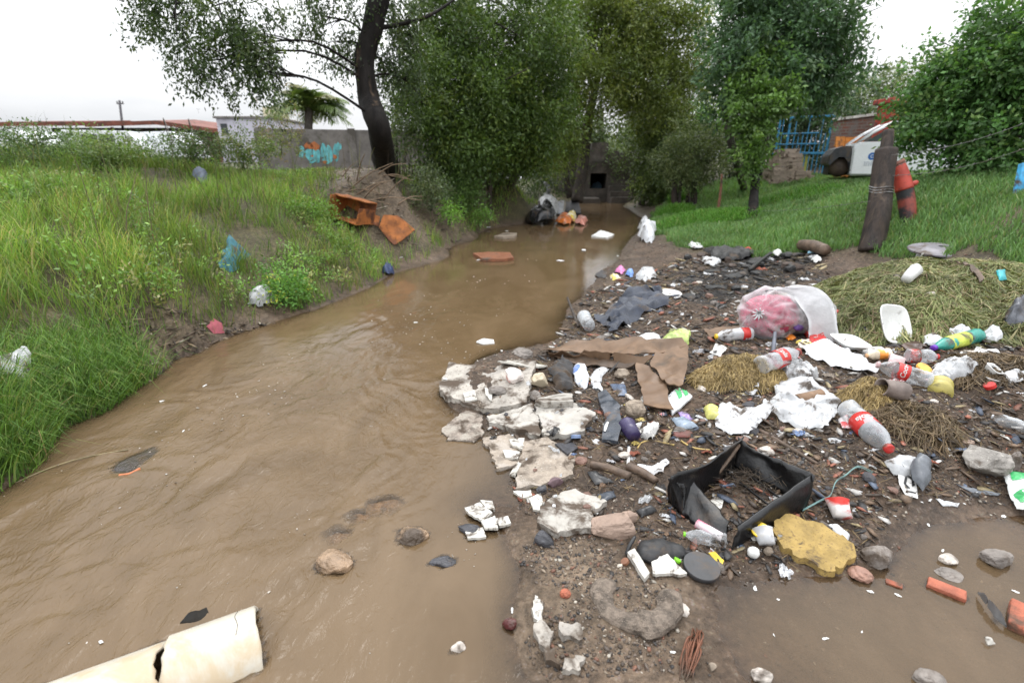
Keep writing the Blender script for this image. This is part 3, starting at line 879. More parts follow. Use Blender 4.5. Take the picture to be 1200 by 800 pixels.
tree('mesquite_tree', 'dense shady mesquite tree on the right side of the channel near the culvert', 'tree',
     [(TP((752, 240, 19), (760, 200, 19), (770, 150, 19)), [.14, .12, .08])],
     [E(778, 165, 19, 30, 40, 1.3, 230), E(768, 208, 19, 15, 26, .9, 90), E(785, 205, 18, 30, 28, 1.2, 150), E(772, 128, 19.5, 30, 28, 1.2, 110)],
     .12, .4, 56, .6, .12, .5, [(.045, .07, .018), (.06, .09, .022), (.035, .055, .015), (.085, .11, .03)], PR4, .4, 8)
GRN = [(.05, .095, .045), (.065, .12, .055), (.04, .075, .038), (.1, .15, .08)]
p = G(872, 222, True)
tree('shade_tree', 'tall rounded tree with blue green leaves standing in front of the blue gate', 'tree',
     [([p, *TP((860, 180, 13.2), (851, 140, 13), (852, 105, 12.6), (880, 60, 12.2))], [.11, .09, .08, .07, .04]), (TP((895, 180, 13), (905, 120, 12.6), (925, 60, 12.3)), [.06, .06, .03])],
     [E(872, 40, 12, 40, 55, 1.1, 230), E(915, 30, 12, 52, 55, 1.2, 330), E(962, 45, 12, 40, 55, 1.1, 230), E(900, 95, 12, 48, 32, 1, 220), E(960, 100, 12.4, 40, 30, 1, 170), E(845, 82, 12, 20, 38, .7, 90), E(905, -20, 12, 80, 35, 1.2, 200), E(990, 20, 12, 20, 26, .6, 30), E(1000, 75, 12, 12, 26, .5, 22)],
     .12, .42, 34, .42, .09, .5, GRN, PR4, .45, 9, limb_r=.045)
p = G(881, 256, True)
tree('sapling', 'slim sapling with a dark bare trunk and bright green leaves on the lawn', 'tree',
     [([p, *TP((885, 215, 11.6), (889, 195, 11.5), (890, 150, 11.4), (905, 110, 11.3))], [.11, .1, .09, .05, .02])],
     [E(887, 142, 11.2, 20, 30, .45, 110), E(880, 175, 11.2, 13, 20, .3, 56), E(908, 112, 11.2, 20, 16, .45, 60), E(878, 100, 11.3, 18, 22, .4, 60), E(895, 75, 11.4, 20, 24, .4, 50), E(885, 196, 11.2, 10, 10, .2, 22), E(872, 128, 11.3, 20, 22, .4, 50)],
     .1, .5, 26, .26, .06, .3, [(.065, .12, .028), (.09, .16, .04), (.045, .08, .022), (.12, .18, .055)], PR4, .3, 10, limb_r=.025, bark=bark_dark)
BUSH = [(.055, .12, .035), (.075, .155, .045), (.042, .085, .028), (.12, .19, .065)]
p = G(1180, 215, True)
tree('leafy_bush', 'large glossy green bush at the right edge hiding the back of the truck', 'bush',
      [([p + Vector((1.1, .9, 0)), p + Vector((1.0, .8, .7)), *TP((1215, 90, 8.2), (1215, 20, 8.0))], [.03, .025, .02, .012])],
     [E(1108, 118, 8, 42, 36, .7, 230), E(1150, 85, 7.6, 46, 42, .8, 300), E(1195, 110, 7.3, 45, 55, .9, 330), E(1128, 150, 7.8, 46, 28, .6, 210), E(1180, 160, 7.3, 45, 28, .7, 210), E(1195, 30, 7.2, 36, 50, .7, 220), E(1080, 150, 8, 20, 24, .4, 80), E(1095, 70, 8, 16, 22, .4, 28), E(1230, 70, 7, 40, 90, .8, 250), E(1145, 35, 7.6, 22, 26, .4, 34), E(1175, 190, 7.5, 40, 16, .5, 110), E(1120, 175, 7.9, 34, 14, .4, 60)],
     .075, .52, 30, .3, .06, .35, BUSH, PR4, .42, 12, limb_r=.03)
p = G(812, 240, True)
tree('acacia_tree', 'low spreading acacia with flat dusty green layers beside the fence stakes', 'tree',
     [([p, *TP((815, 200, 15), (820, 170, 15))], [.09, .07, .03]), (TP((795, 240, 15), (800, 195, 15)), [.06, .04])],
     [E(812, 160, 14.5, 36, 12, .9, 120), E(795, 180, 14.5, 32, 12, .9, 110), E(830, 190, 14.5, 24, 14, .8, 80), E(800, 205, 14.8, 28, 12, .8, 70), E(838, 165, 14.6, 16, 12, .7, 50)],
     .08, .34, 40, .45, .07, .3, [(.075, .1, .04), (.1, .125, .055), (.05, .075, .028), (.13, .15, .07)], PR4, .3, 14, limb_r=.03)
tree('background_tree', 'bright lime green tree far behind the flat acacia', 'tree', [(TP((815, 225, 21), (818, 150, 21)), [.12, .06])],
     [E(812, 142, 21, 30, 22, 1, 110), E(835, 150, 21, 20, 26, .9, 80), E(795, 160, 21, 18, 20, .8, 50)], .15, .5, 26, .5, .14, .4, [(.075, .15, .03), (.1, .19, .04), (.055, .1, .02), (.13, .2, .05)], PR4, .35, 15)
tree('background_tree', 'pale olive tree far behind the brick wall', 'tree', [(TP((1030, 190, 30), (1032, 120, 30)), [.15, .07])],
     [E(1020, 112, 30, 34, 24, 2, 170), E(1050, 95, 30, 26, 18, 1.6, 90), E(990, 122, 30, 30, 20, 1.6, 100)], .2, .4, 26, .7, .2, .5, [(.08, .115, .045), (.11, .145, .06), (.06, .085, .035), (.14, .16, .08)], PR4, .35, 16)
tree('background_tree', 'dark tree standing behind the blue gate and wall', 'tree', [(TP((940, 200, 20), (940, 120, 20)), [.15, .07])],
     [E(935, 118, 19, 45, 26, 1.6, 210), E(985, 112, 20, 26, 28, 1.4, 110), E(880, 135, 19, 40, 30, 1.5, 150), E(868, 175, 18, 24, 32, 1, 120), E(935, 168, 19.5, 48, 32, 1.2, 230)], .15, .45, 28, .6, .14, .5, [(.03, .05, .024), (.04, .065, .03), (.024, .04, .02), (.06, .085, .035)], PR4, .3, 17)
tree('background_tree', 'dark dense tree closing the view behind the hanging mesquite', 'tree', [(TP((620, 225, 26), (620, 120, 26)), [.25, .12])],
     [E(560, 165, 26, 50, 36, 1.8, 300), E(625, 150, 27, 46, 44, 1.8, 330), E(655, 185, 27, 26, 30, 1.6, 170), E(600, 205, 25, 40, 22, 1.5, 190)], .2, .45, 34, .8, .2, .4, [(.035, .055, .018), (.048, .072, .022), (.028, .042, .015), (.065, .09, .03)], PR4, .15, 19)
tree('background_tree', 'dark tree beyond the top of the stone culvert', 'tree', [(TP((705, 200, 32), (705, 130, 32)), [.25, .12])],
     [E(690, 158, 32, 26, 18, 1.6, 150), E(745, 172, 31, 26, 30, 1.6, 170), E(760, 135, 31, 16, 18, 1.2, 60)], .22, .45, 30, .8, .2, .4, [(.05, .075, .028), (.065, .095, .034), (.04, .06, .024), (.09, .12, .045)], PR4, .3, 27)
tree('background_tree', 'hazy green tree seen through the gap above the culvert', 'tree', [(TP((700, 170, 42), (705, 120, 42)), [.2, .1])],
     [E(690, 168, 42, 30, 14, 2, 90), E(725, 175, 42, 30, 12, 2, 90), E(750, 165, 42, 26, 22, 2, 90)], .25, .4, 24, .8, .3, .5, [(.09, .12, .05), (.12, .15, .07)], [.5, .5], .3, 18)
SHR = [(.055, .1, .025), (.075, .13, .032), (.04, .07, .02), (.1, .14, .05)]
for i, (px, py, by, t, rx, ry, n, lab, cl) in enumerate((
        (505, 218, 245, 10.8, 24, 22, 100, 'dusty green shrub on the dirt bank below the leaning tree', [(.06, .085, .04), (.085, .11, .055), (.045, .06, .03), (.11, .13, .07)]),
        (540, 222, 250, 12.4, 28, 22, 130, 'broad leafy shrub at the water edge under the dark mesquite', SHR),
        (475, 160, 195, 11.5, 20, 26, 70, 'thin climbing shrub on the stick fence beside the trunk', [(.05, .07, .03), (.07, .09, .04), (.035, .05, .02), (.09, .11, .05)]),
        (632, 216, 246, 18.5, 22, 24, 130, 'dark low shrub hanging over the water left of the culvert', [(.035, .06, .02), (.05, .08, .026), (.026, .045, .016), (.07, .09, .03)]),
        (676, 190, 215, 23.2, 14, 26, 70, 'dark vine covered shrub on the left edge of the culvert', [(.04, .065, .024), (.055, .085, .03), (.03, .05, .018), (.075, .1, .035)]),
        (728, 186, 214, 23, 18, 22, 80, 'shrub hanging over the right edge of the culvert wall', [(.06, .085, .03), (.075, .105, .035), (.045, .065, .025), (.1, .12, .045)]),
        (527, 246, 262, 10.8, 12, 9, 30, 'small bright lime weed on the bank above the rusty sheet', [(.12, .25, .04), (.15, .3, .05), (.09, .18, .03), (.2, .3, .08)]),
        (562, 250, 264, 12.2, 10, 9, 24, 'small bright weed at the foot of the litter mound', [(.1, .2, .035), (.13, .25, .05), (.08, .15, .03), (.16, .24, .07)]),
        (330, 145, 200, 13, 22, 40, 90, 'tall dry weed with purple stems in front of the graffiti wall', [(.09, .11, .04), (.11, .12, .05), (.13, .1, .06), (.06, .08, .03)]),
        (230, 168, 195, 9.5, 26, 12, 90, 'dark leafy weed on the crest in front of the red roof', [(.045, .075, .03), (.065, .1, .04), (.08, .06, .04), (.1, .13, .06)]),
        (205, 172, 195, 9.3, 40, 8, 90, 'bushy green weed along the crest below the roof ridge', [(.06, .1, .03), (.08, .13, .04), (.05, .08, .03), (.1, .14, .06)]),
        (285, 172, 204, 9.8, 34, 13, 120, 'leafy weed on the crest in front of the lilac house', [(.08, .12, .04), (.11, .15, .05), (.06, .09, .035), (.15, .15, .07)]),
        (120, 172, 199, 8.6, 50, 13, 170, 'dense green weed on the crest below the utility pole', [(.09, .14, .04), (.12, .18, .05), (.065, .1, .035), (.15, .18, .07)]),
        (40, 170, 200, 7.6, 55, 20, 170, 'tall feathery green weed on the crest at the far left', [(.06, .1, .035), (.08, .13, .045), (.045, .075, .03), (.11, .14, .06)]),
        (330, 335, 352, 5.7, 28, 18, 130, 'low leafy weed with small yellow flowers at the water edge', [(.08, .18, .035), (.11, .22, .045), (.065, .14, .03), (.3, .32, .06)]),
        (365, 250, 262, 8, 30, 20, 120, 'soft green weed clump on the slope left of the rusty box', [(.09, .17, .03), (.12, .22, .045), (.08, .14, .03), (.16, .2, .06)]))):
    g = G(px, by, True)
    tree('shrub', lab, 'shrub', [([g - Vector((0, 0, .05)), g + (Pt(px, py, t) - g) * .7], [.02 + .001 * rx, .008])], [E(px, py, t, rx, ry, None, n)],
         .012 + .0042 * t, .45, 26, .012 * t + .08, .005 * t + .01, .3, cl, PR4, .25, 20 + i, parts=('stem', 'foliage'), limb_r=.014)
def broad_weeds():
    rng = np.random.default_rng(77)
    x, y = sample_screenish(900, (-10, 0.5), (2.6, 12), 1.3)
    z = interp_h(x, y)
    k = (x < np.interp(y, [1.5, 2.15, 3.0, 3.7, 4.9, 5.7, 8.3, 12.9], [-2.55, -2.6, -2.8, -2.85, -2.7, -2.35, -1.65, -1])) & (z > .1) & (x / y > -1.35) & (fbm(x * .9, y * .9, 0, 3, 49) > .02) & (soft_in(x, y, BARE_L, .25) < .5) & (soft_in(x, y, BARE_F, .4) < .5)
    ells = [((a, b, c + .06 + .03 * d), (.1 + .016 * b, .1, .07 + .02 * d), 7) for a, b, c, d in zip(x[k][:330], y[k][:330], z[k][:330], rng.uniform(0, 2, 330))]
    me = leaf_mesh('weeds', ells, .042, .42, 22, .16, .03, -.5, [(.1, .18, .04), (.14, .23, .055), (.08, .13, .04), (.2, .2, .09)], PR4, -1, .8, 55, cvar=.4)
    tag(link('weeds', me, leaf_m), 'scattered broad leaved green weeds mixed into the bank grass', 'weeds', kind='stuff')
broad_weeds()
# palm behind the graffiti wall
def palm():
    t = 21.0
    base = Pt(362, 200, t); base.z = 1.6
    crown = Pt(362, 128, t)
    root = thing('palm_tree', 'bushy green palm tree rising behind the grey graffiti wall', 'palm tree', base)
    bm = bmesh.new()
    wobble_tube(bm, [Vector((0, 0, -.2)), (crown - base) * .5, crown - base], [.22, .18, .16], seed=2)
    from_bm('trunk', bm, bark_m, root, True)
    V, C = [], []
    rng = np.random.default_rng(5)
    c0 = np.array(crown - base)
    for f in range(34):
        az, el = rng.uniform(0, 2 * math.pi), rng.uniform(.05, 1.4)
        L = rng.uniform(1.4, 2.2)
        h = np.array((math.cos(az), math.sin(az), 0))
        col = np.array([(.1, .16, .04), (.14, .2, .055), (.085, .13, .035), (.2, .2, .08)])[rng.integers(0, 4)]
        for k in range(46):
            s = k / 45
            p = c0 + h * L * s * math.cos(el) + np.array((0, 0, 1)) * (L * s * math.sin(el) - 1.0 * s * s * L * .55)
            tang = h * math.cos(el) + np.array((0, 0, 1)) * (math.sin(el) - 1.1 * s)
            tang /= np.linalg.norm(tang)
            sd = np.cross(tang, (0, 0, 1)); sd /= np.linalg.norm(sd) + 1e-9
            ll = .55 * math.sin(math.pi * (.12 + .83 * s)) + .08
            for sg in (-1, 1):
                dr = sd * sg * .75 + tang * .6 + np.array((0, 0, -.35)) + rng.normal(0, .1, 3)
                w = tang * .028
                q = p + dr * ll
                V += [p - w, p + w, q + w * .3, q - w * .3]
                C += [col * rng.uniform(.75, 1.25)] * 4
    me = mesh_np('fronds', np.array(V), [np.arange(len(V)).reshape(-1, 4)], np.array(C), smooth=False)
    link('fronds', me, leaf_m, root)
palm()

# ------------------------------------------------------------------ buildings, walls and fences
conc_grey = mat('grey_render', (.17, .155, .145), .85, .3, .25, 2.5, .4, dirt_scale=1.5, dirtcol=(.09, .08, .07))
lilac = mat('lilac_paint', (.5, .48, .56), .7, .2, .1, 1.5, .1, dirt_scale=1.0, dirtcol=(.3, .28, .28))
cream = mat('cream_paint', (.62, .56, .4), .7, .1, .1, 2, .1)
rust_roof = mat('rust_roof', (.17, .05, .03), .7, .3, .3, 2.0, .2, dirt_scale=1.2, dirtcol=(.08, .035, .025))
dark_in = mat('shed_inside', (.05, .045, .04), .8, .2, .3, 2, .2)
white_car = mat('white_paint', (.74, .76, .78), .25, .06, .04, 3, .02, coat=.4, dirt_scale=2.5)
glass_dark = mat('dark_glass', (.03, .035, .04), .08, .1, .1, 3, 0, spec=.6)
rubber = mat('black_rubber', (.02, .02, .021), .55, .25, .3, 20, .3)
red_paint = mat('red_paint', (.42, .055, .035), .6, .3, .25, 6, .3, dirtcol=(.12, .05, .04))
blue_paint = mat('blue_paint', (.03, .2, .36), .5, .2, .25, 9, .2, dirtcol=(.06, .08, .09))
def shed():
    t = 42.0
    a, b = Pt(5, 152, t), Pt(258, 158, t)
    d = (b - a); L = math.hypot(d.x, d.y)
    rz = math.atan2(d.y, d.x)
    a.z = 1.6
    root = thing('shed', 'long low shed with a rusty red roof beyond the grassy crest', 'shed', a, rz)
    zt = Pt(5, 144, t).z - 1.6
    zp = Pt(190, 144, t).z - 1.6 + .12
    ze = Pt(258, 152, t).z - 1.6
    bm = bmesh.new()
    xp = L * .73
    for (x0, z0, x1, z1) in ((-.4, zt, xp * .55, zt + .05), (xp * .55, zt - .05, xp, zp), (xp, zp, L + .3, ze)):
        vs = [bm.verts.new(c) for c in ((x0, -.5, z0), (x1, -.5, z1), (x1, 5, z1 + .5), (x0, 5, z0 + .5), (x0, -.5, z0 - .32), (x1, -.5, z1 - .32), (x1, 5, z1 + .3), (x0, 5, z0 + .3))]
        for f in ((0, 1, 2, 3), (7, 6, 5, 4), (4, 5, 1, 0), (5, 6, 2, 1), (6, 7, 3, 2), (7, 4, 0, 3)): bm.faces.new([vs[i] for i in f])
    from_bm('roof', bm, rust_roof, root)
    bm = bmesh.new(); add_box(bm, (0, 4.6, 0), (L, 4.9, zt - .1)); from_bm('back_wall', bm, dark_in, root)
    for k in range(7):
        bm = bmesh.new(); x = .3 + k * (L - .6) / 6
        add_box(bm, (x - .09, 0, 0), (x + .09, .18, min(zt, ze) - .34 if k != 3 else zt - .34)); from_bm('post', bm, rust_roof, root)
    return root
shed()
def far_vehicle(px, py_top, t, rz, label, kind='car', m=None):
    p = Pt(px, 190, t); p.z = 1.62
    ht = Pt(px, py_top, t).z - p.z
    root = thing('parked_car', label, 'car', p, rz, 'vehicles parked by the shed')
    k = ht / 1.45
    prof = [(-2.1, .3), (2.1, .3), (2.15, .75), (1.3, .9), (.7, 1.42), (-1.3, 1.45), (-1.9, .95), (-2.15, .85)] if kind == 'car' else [(-2.3, .35), (2.3, .35), (2.35, .95), (1.9, 1.1), (1.4, 1.9), (-2.3, 1.95)]
    if kind != 'car': k = ht / 1.95
    bm = bmesh.new()
    A = [bm.verts.new((x * k, -.8 * k, z * k)) for x, z in prof]; B = [bm.verts.new((x * k, .8 * k, z * k)) for x, z in prof]
    bm.faces.new(A); bm.faces.new(B[::-1])
    for i in range(len(prof)): bm.faces.new((A[i - 1], A[i], B[i], B[i - 1]))
    bevel_all(bm, .06, 2)
    from_bm('body', bm, m or white_car, root)
    bm = bmesh.new()
    wz = (.95, 1.32) if kind == 'car' else (1.15, 1.7)
    for x0, x1 in ((-1.2, -.35), (-.25, .6)):
        add_box(bm, (x0 * k, -.83 * k, wz[0] * k), (x1 * k, -.78 * k, wz[1] * k))
    from_bm('window', bm, glass_dark, root)
    for x in (-1.35, 1.35):
        for y in (-.72, .72):
            bm = bmesh.new(); add_lathe(bm, [(0, -.1), (.3, -.1), (.33, 0), (.3, .1), (0, .1)], 14, Matrix.Translation((x * k, y * k, .33)) @ Matrix.Rotation(math.pi / 2, 4, 'X'))
            from_bm('wheel', bm, rubber, root, True)
silver = mat('silver_paint', (.5, .52, .55), .3, .05, .05, 3, .02, metal=.3, dirt_scale=2.5)
far_vehicle(28, 155, 30, 2.9, 'white car roof showing over the grass at the left end of the shed')
far_vehicle(90, 157, 33, .15, 'silver car under the middle of the shed roof', m=silver)
far_vehicle(138, 154, 31, .1, 'white van with dark windows under the shed near the leaning pole', 'van')
far_vehicle(190, 156, 33, 3.0, 'low white car below the roof peak of the shed')
def lilac_house():
    t = 36.0
    a, b = Pt(255, 150, t), Pt(322, 150, t)
    a.z = 1.6
    root = thing('flat_roofed_house', 'pale lilac flat roofed house with a cream rooftop block', 'house', a)
    L = b.x - a.x; h = Pt(290, 139, t).z - 1.6
    bm = bmesh.new(); add_box(bm, (0, 0, -.2), (L, 6, h)); from_bm('wall', bm, lilac, root)
    bm = bmesh.new(); add_box(bm, (-.15, -.15, h), (L + .15, 6.15, h + .12)); from_bm('roof', bm, conc_grey, root)
    bm = bmesh.new(); add_box(bm, (L * .72, 1, h + .12), (L * .98, 3, h + .8)); from_bm('rooftop_block', bm, cream, root)
    bm = bmesh.new(); add_box(bm, (.25, -.03, h - 1.0), (.7, .02, h - .35)); w = from_bm('window', bm, glass_dark, root)
    bm = bmesh.new(); add_box(bm, (.2, -.05, h - 1.08), (.75, .0, h - 1.0)); from_bm('sill', bm, conc_grey, w)
lilac_house()
def utility_pole():
    b = Pt(147, 185, 46); b.z = 1.6
    top = Pt(140, 118, 46)
    root = thing('utility_pole', 'thin leaning utility pole behind the shed roof', 'utility pole', b)
    bm = bmesh.new(); add_tube(bm, [(0, 0, 0), (top - b)], [.13, .09], 8); from_bm('pole', bm, mat('pole_wood', (.1, .1, .11), .8, .1), root)
    bm = bmesh.new(); d = top - b
    add_box(bm, (d.x - .3, d.y - .05, d.z - .3), (d.x + .3, d.y + .05, d.z - .2)); from_bm('crossarm', bm, mat('pole_wood', (.1, .1, .11), .8), root)
    for x in (-.25, .25):
        bm = bmesh.new(); add_lathe(bm, [(0, 0), (.05, .02), (.05, .08), (.03, .12), (.045, .15), (0, .18)], 8, Matrix.Translation((d.x + x, d.y, d.z - .2))); from_bm('insulator', bm, glass_dark, root, True)
utility_pole()
def graffiti_wall():
    a, b = Pt(300, 170, 17), Pt(600, 185, 19)
    a.z = b.z = 1.2
    d = b - a; L = math.hypot(d.x, d.y)
    root = thing('rendered_wall', 'long grey wall with turquoise and orange graffiti behind the left bank', 'wall', a, math.atan2(d.y, d.x))
    h = Pt(340, 151, 17).z - 1.2
    bm = bmesh.new(); add_box(bm, (0, 0, -.3), (L, .2, h)); bmesh.ops.subdivide_edges(bm, edges=bm.edges[:], cuts=3); from_bm('wall', bm, conc_grey, root)
    for k in range(4):
        bm = bmesh.new(); x = .05 + k * 2.9; add_box(bm, (x, -.06, -.3), (x + .25, -.004, h + .04)); from_bm('pilaster', bm, conc_grey, root)
    turq = mat('turquoise_spray', (.12, .42, .46), .7, .12, .3, 6, .05); oran = mat('orange_spray', (.42, .13, .04), .7, .2, .2, 6, .05)
    inv = root.matrix_basis.inverted() if False else None
    def local(px, py):
        o = Vector((0, 0, CH)); r = ray(px, py)
        n = Vector((-d.y, d.x, 0)).normalized()
        k = (a - o).dot(n) / r.dot(n)
        q = o + r * k - a
        return (q.x * d.x + q.y * d.y) / L, q.z
    rnd = random.Random(3)
    def blob(bm, cx, cz, w, hh, y, n=11):
        A = []
        for i in range(n):
            an = 2 * math.pi * i / n
            q = rnd.uniform(.7, 1.15)
            A.append((cx + math.cos(an) * w * q, cz + math.sin(an) * hh * q))
        f = [bm.verts.new((x, y, z)) for x, z in A]; k = [bm.verts.new((x, -.001, z)) for x, z in A]
        bm.faces.new(f)
        for i in range(n): bm.faces.new((f[i - 1], f[i], k[i], k[i - 1]))
    bm = bmesh.new()
    for px, py, w, hh in ((354, 176, 3, 5), (362, 180, 4, 8), (371, 181, 4.5, 9), (379, 177, 4, 8), (386, 179, 4, 9), (394, 180, 3.5, 10), (397, 172, 3, 5), (353, 182, 3, 3), (366, 187, 5, 4), (384, 188, 6, 4)):
        x, z = local(px, py); s = 17.5 / FPX; blob(bm, x, z, w * s, hh * s, -.006 - .0006 * px % .004)
    from_bm('graffiti_letters', bm, turq, root)
    bm = bmesh.new()
    for px, py, w, hh in ((361, 171, 5, 5), (369, 171, 5.5, 5), (393, 184, 3, 2.5), (381, 190, 3, 2), (366, 183, 1.5, 1.5)):
        x, z = local(px, py); s = 17.5 / FPX; blob(bm, x, z, w * s, hh * s, -.014, 8)
    from_bm('graffiti_patch', bm, oran, root)
graffiti_wall()
def stick_fence():
    a, b = G(462, 205, True), Pt(575, 215, 13.5)
    root = thing('stick_fence', 'old fence of thin upright sticks beside the leaning tree', 'fence', a)
    d = b - a
    rnd = random.Random(4)
    bm = bmesh.new()
    for k in range(75):
        f = k / 74 + rnd.uniform(-.006, .006)
        p = d * f + Vector((0, rnd.uniform(-.04, .04), 0)); p.z = float(interp_h(np.array([a.x + p.x]), np.array([a.y + p.y]))[0]) - a.z
        h = rnd.uniform(.75, 1.15)
        wobble_tube(bm, [p, p + Vector((rnd.uniform(-.08, .08), 0, h * .5)), p + Vector((rnd.uniform(-.14, .14), 0, h))], [.014, .013, .008], 5, 2, .1, k)
    from_bm('stick_panel', bm, mat('grey_sticks', (.16, .13, .11), .85, .2, .4, 14, .5), root, True)
    for f in (0.02, .5, .98):
        bm = bmesh.new(); p = d * f; p.z = float(interp_h(np.array([a.x + p.x]), np.array([a.y + p.y]))[0]) - a.z
        wobble_tube(bm, [p - Vector((0, 0, .1)), p + Vector((.03, 0, .6)), p + Vector((.02, 0, 1.25))], [.06, .055, .05], 8, 3, .1); from_bm('post', bm, wood_old, root, True)
stick_fence()
def culvert():
    y = 24.2
    s = 23.4 / FPX
    c = Pt(700, 212, 23.4)
    root = thing('culvert', 'stone culvert with a square black opening at the far end of the channel', 'culvert', (c.x, y, 0))
    st = mat('old_stonework', (.075, .062, .052), .85, .35, .35, 3.5, 1.0, dirt_scale=2, dirtcol=(.06, .055, .045))
    zb, zt_ = Pt(700, 221, 23.4).z, Pt(700, 203, 23.4).z
    w = 9.5 * s
    top = Pt(700, 168, 23.4).z
    bm = bmesh.new()
    for lo, hi in (((-2.0, 0, -.4), (-w, .5, top - .3)), ((w, 0, -.4), (2.2, .5, top - .35)), ((-w, 0, zt_), (w, .5, top)), ((-w, 0, -.4), (w, .5, zb))):
        add_box(bm, lo, hi)
    bmesh.ops.subdivide_edges(bm, edges=bm.edges[:], cuts=4, use_grid_fill=True)
    for v in bm.verts:
        if v.co.y < .4:
            v.co.y += .05 * float(fbm(v.co.x * 4, v.co.z * 4, 0, 2, 8)); v.co.z += .04 * float(fbm(v.co.x * 3, v.co.z * 3, 4, 2, 9)) * (v.co.z > zt_ + .1)
    from_bm('headwall', bm, st, root, False)
    bm = bmesh.new()
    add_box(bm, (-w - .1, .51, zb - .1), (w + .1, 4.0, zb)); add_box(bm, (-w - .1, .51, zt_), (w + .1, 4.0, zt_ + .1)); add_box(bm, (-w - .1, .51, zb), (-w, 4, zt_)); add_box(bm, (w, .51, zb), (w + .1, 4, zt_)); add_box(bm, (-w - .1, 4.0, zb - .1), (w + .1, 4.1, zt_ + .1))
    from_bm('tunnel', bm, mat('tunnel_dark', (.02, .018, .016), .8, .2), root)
    bm = bmesh.new(); add_box(bm, (-1.1, -1.1, -.3), (-.06, -.004, .22)); bevel_all(bm, .04); from_bm('ledge', bm, st, root)
    bm = bmesh.new()
    for k in range(4): add_box(bm, (.42, -.25 - .3 * k, -.3), (1.4, .02 - .3 * k - .004, .95 - .23 * k))
    from_bm('side_steps', bm, st, root)
culvert()
def bent_rod(bm, pts, r, n=6): add_tube(bm, pts, r, n)
def blue_gate():
    a, b = Pt(908, 175, 17), Pt(969, 175, 16.2)
    a.z = b.z = 1.1
    d = b - a; L = math.hypot(d.x, d.y)
    root = thing('metal_gate', 'blue painted metal bar gate between the tall tree and the brick wall', 'gate', a, math.atan2(d.y, d.x))
    zt_, zm, zb = Pt(940, 139, 16.5).z - 1.1, Pt(940, 181, 16.5).z - 1.1, 0.0
    def bar(name, lo, hi):
        bm = bmesh.new(); add_box(bm, lo, hi); bevel_all(bm, .006, 1); return from_bm(name, bm, blue_paint, root)
    zl = Pt(915, 172, 16.8).z - 1.1
    for x in (0, L * .2, L - .04): bar('post', (x, 0, zb), (x + .06, .06, zt_))
    bar('top_rail', (-.05, -.02, zt_), (L + .05, .08, zt_ + .06)); bar('middle_rail', (-.05, -.02, zm), (L + .05, .08, zm + .07))
    for k in range(11):
        x = .12 + k * (L - .2) / 10.4
        if abs(x - L * .2) > .07: bar('upright_bar', (x, .01, zm + .07), (x + .028, .04, zm + .62 if k % 3 else zt_))
    bar('grille_rail', (.06, -.015, zm + .62), (L * .8, .045, zm + .66)); bar('grille_rail', (.06, -.015, zm + .3), (L * .8, .045, zm + .34))
    for k in range(6):
        x = L * .52 + k * .12
        bar('lower_bar', (x, .01, .02), (x + .03, .04, zm))
    yl = mat('yellow_board', (.5, .5, .1), .6, .2)
    bm = bmesh.new(); add_box(bm, (L * .55, .062, .25), (L * .7, .08, .8)); from_bm('yellow_panel', bm, yl, root)
blue_gate()
def brick_mat():
    m, nt, out = nodes('brick_wall')
    tc = N(nt, 'ShaderNodeTexCoord')
    mp = N(nt, 'ShaderNodeMapping'); mp.inputs['Rotation'].default_value = (math.pi / 2, 0, 0); nt.links.new(tc.outputs['Object'], mp.inputs['Vector'])
    br = N(nt, 'ShaderNodeTexBrick'); nt.links.new(mp.outputs[0], br.inputs['Vector'])
    br.inputs['Scale'].default_value = 1; br.inputs['Brick Width'].default_value = .26; br.inputs['Row Height'].default_value = .09; br.inputs['Mortar Size'].default_value = .012
    br.inputs['Color1'].default_value = (.2, .085, .06, 1); br.inputs['Color2'].default_value = (.15, .075, .06, 1); br.inputs['Mortar'].default_value = (.2, .18, .16, 1)
    n = noise_n(nt, tc.outputs['Object'], 2.2, 5, .6)
    c = mixc(nt, ramp(nt, n, .42, .6), br.outputs['Color'], (.17, .15, .14))
    p = N(nt, 'ShaderNodeBsdfPrincipled'); nt.links.new(c, p.inputs['Base Color']); p.inputs['Roughness'].default_value = .85
    b = N(nt, 'ShaderNodeBump'); b.inputs['Strength'].default_value = .5; b.inputs['Distance'].default_value = .02; nt.links.new(br.outputs['Fac'], b.inputs['Height']); b.invert = True; nt.links.new(b.outputs[0], p.inputs['Normal'])
    nt.links.new(p.outputs[0], out.inputs[0])
    return m
brick_m = brick_mat()
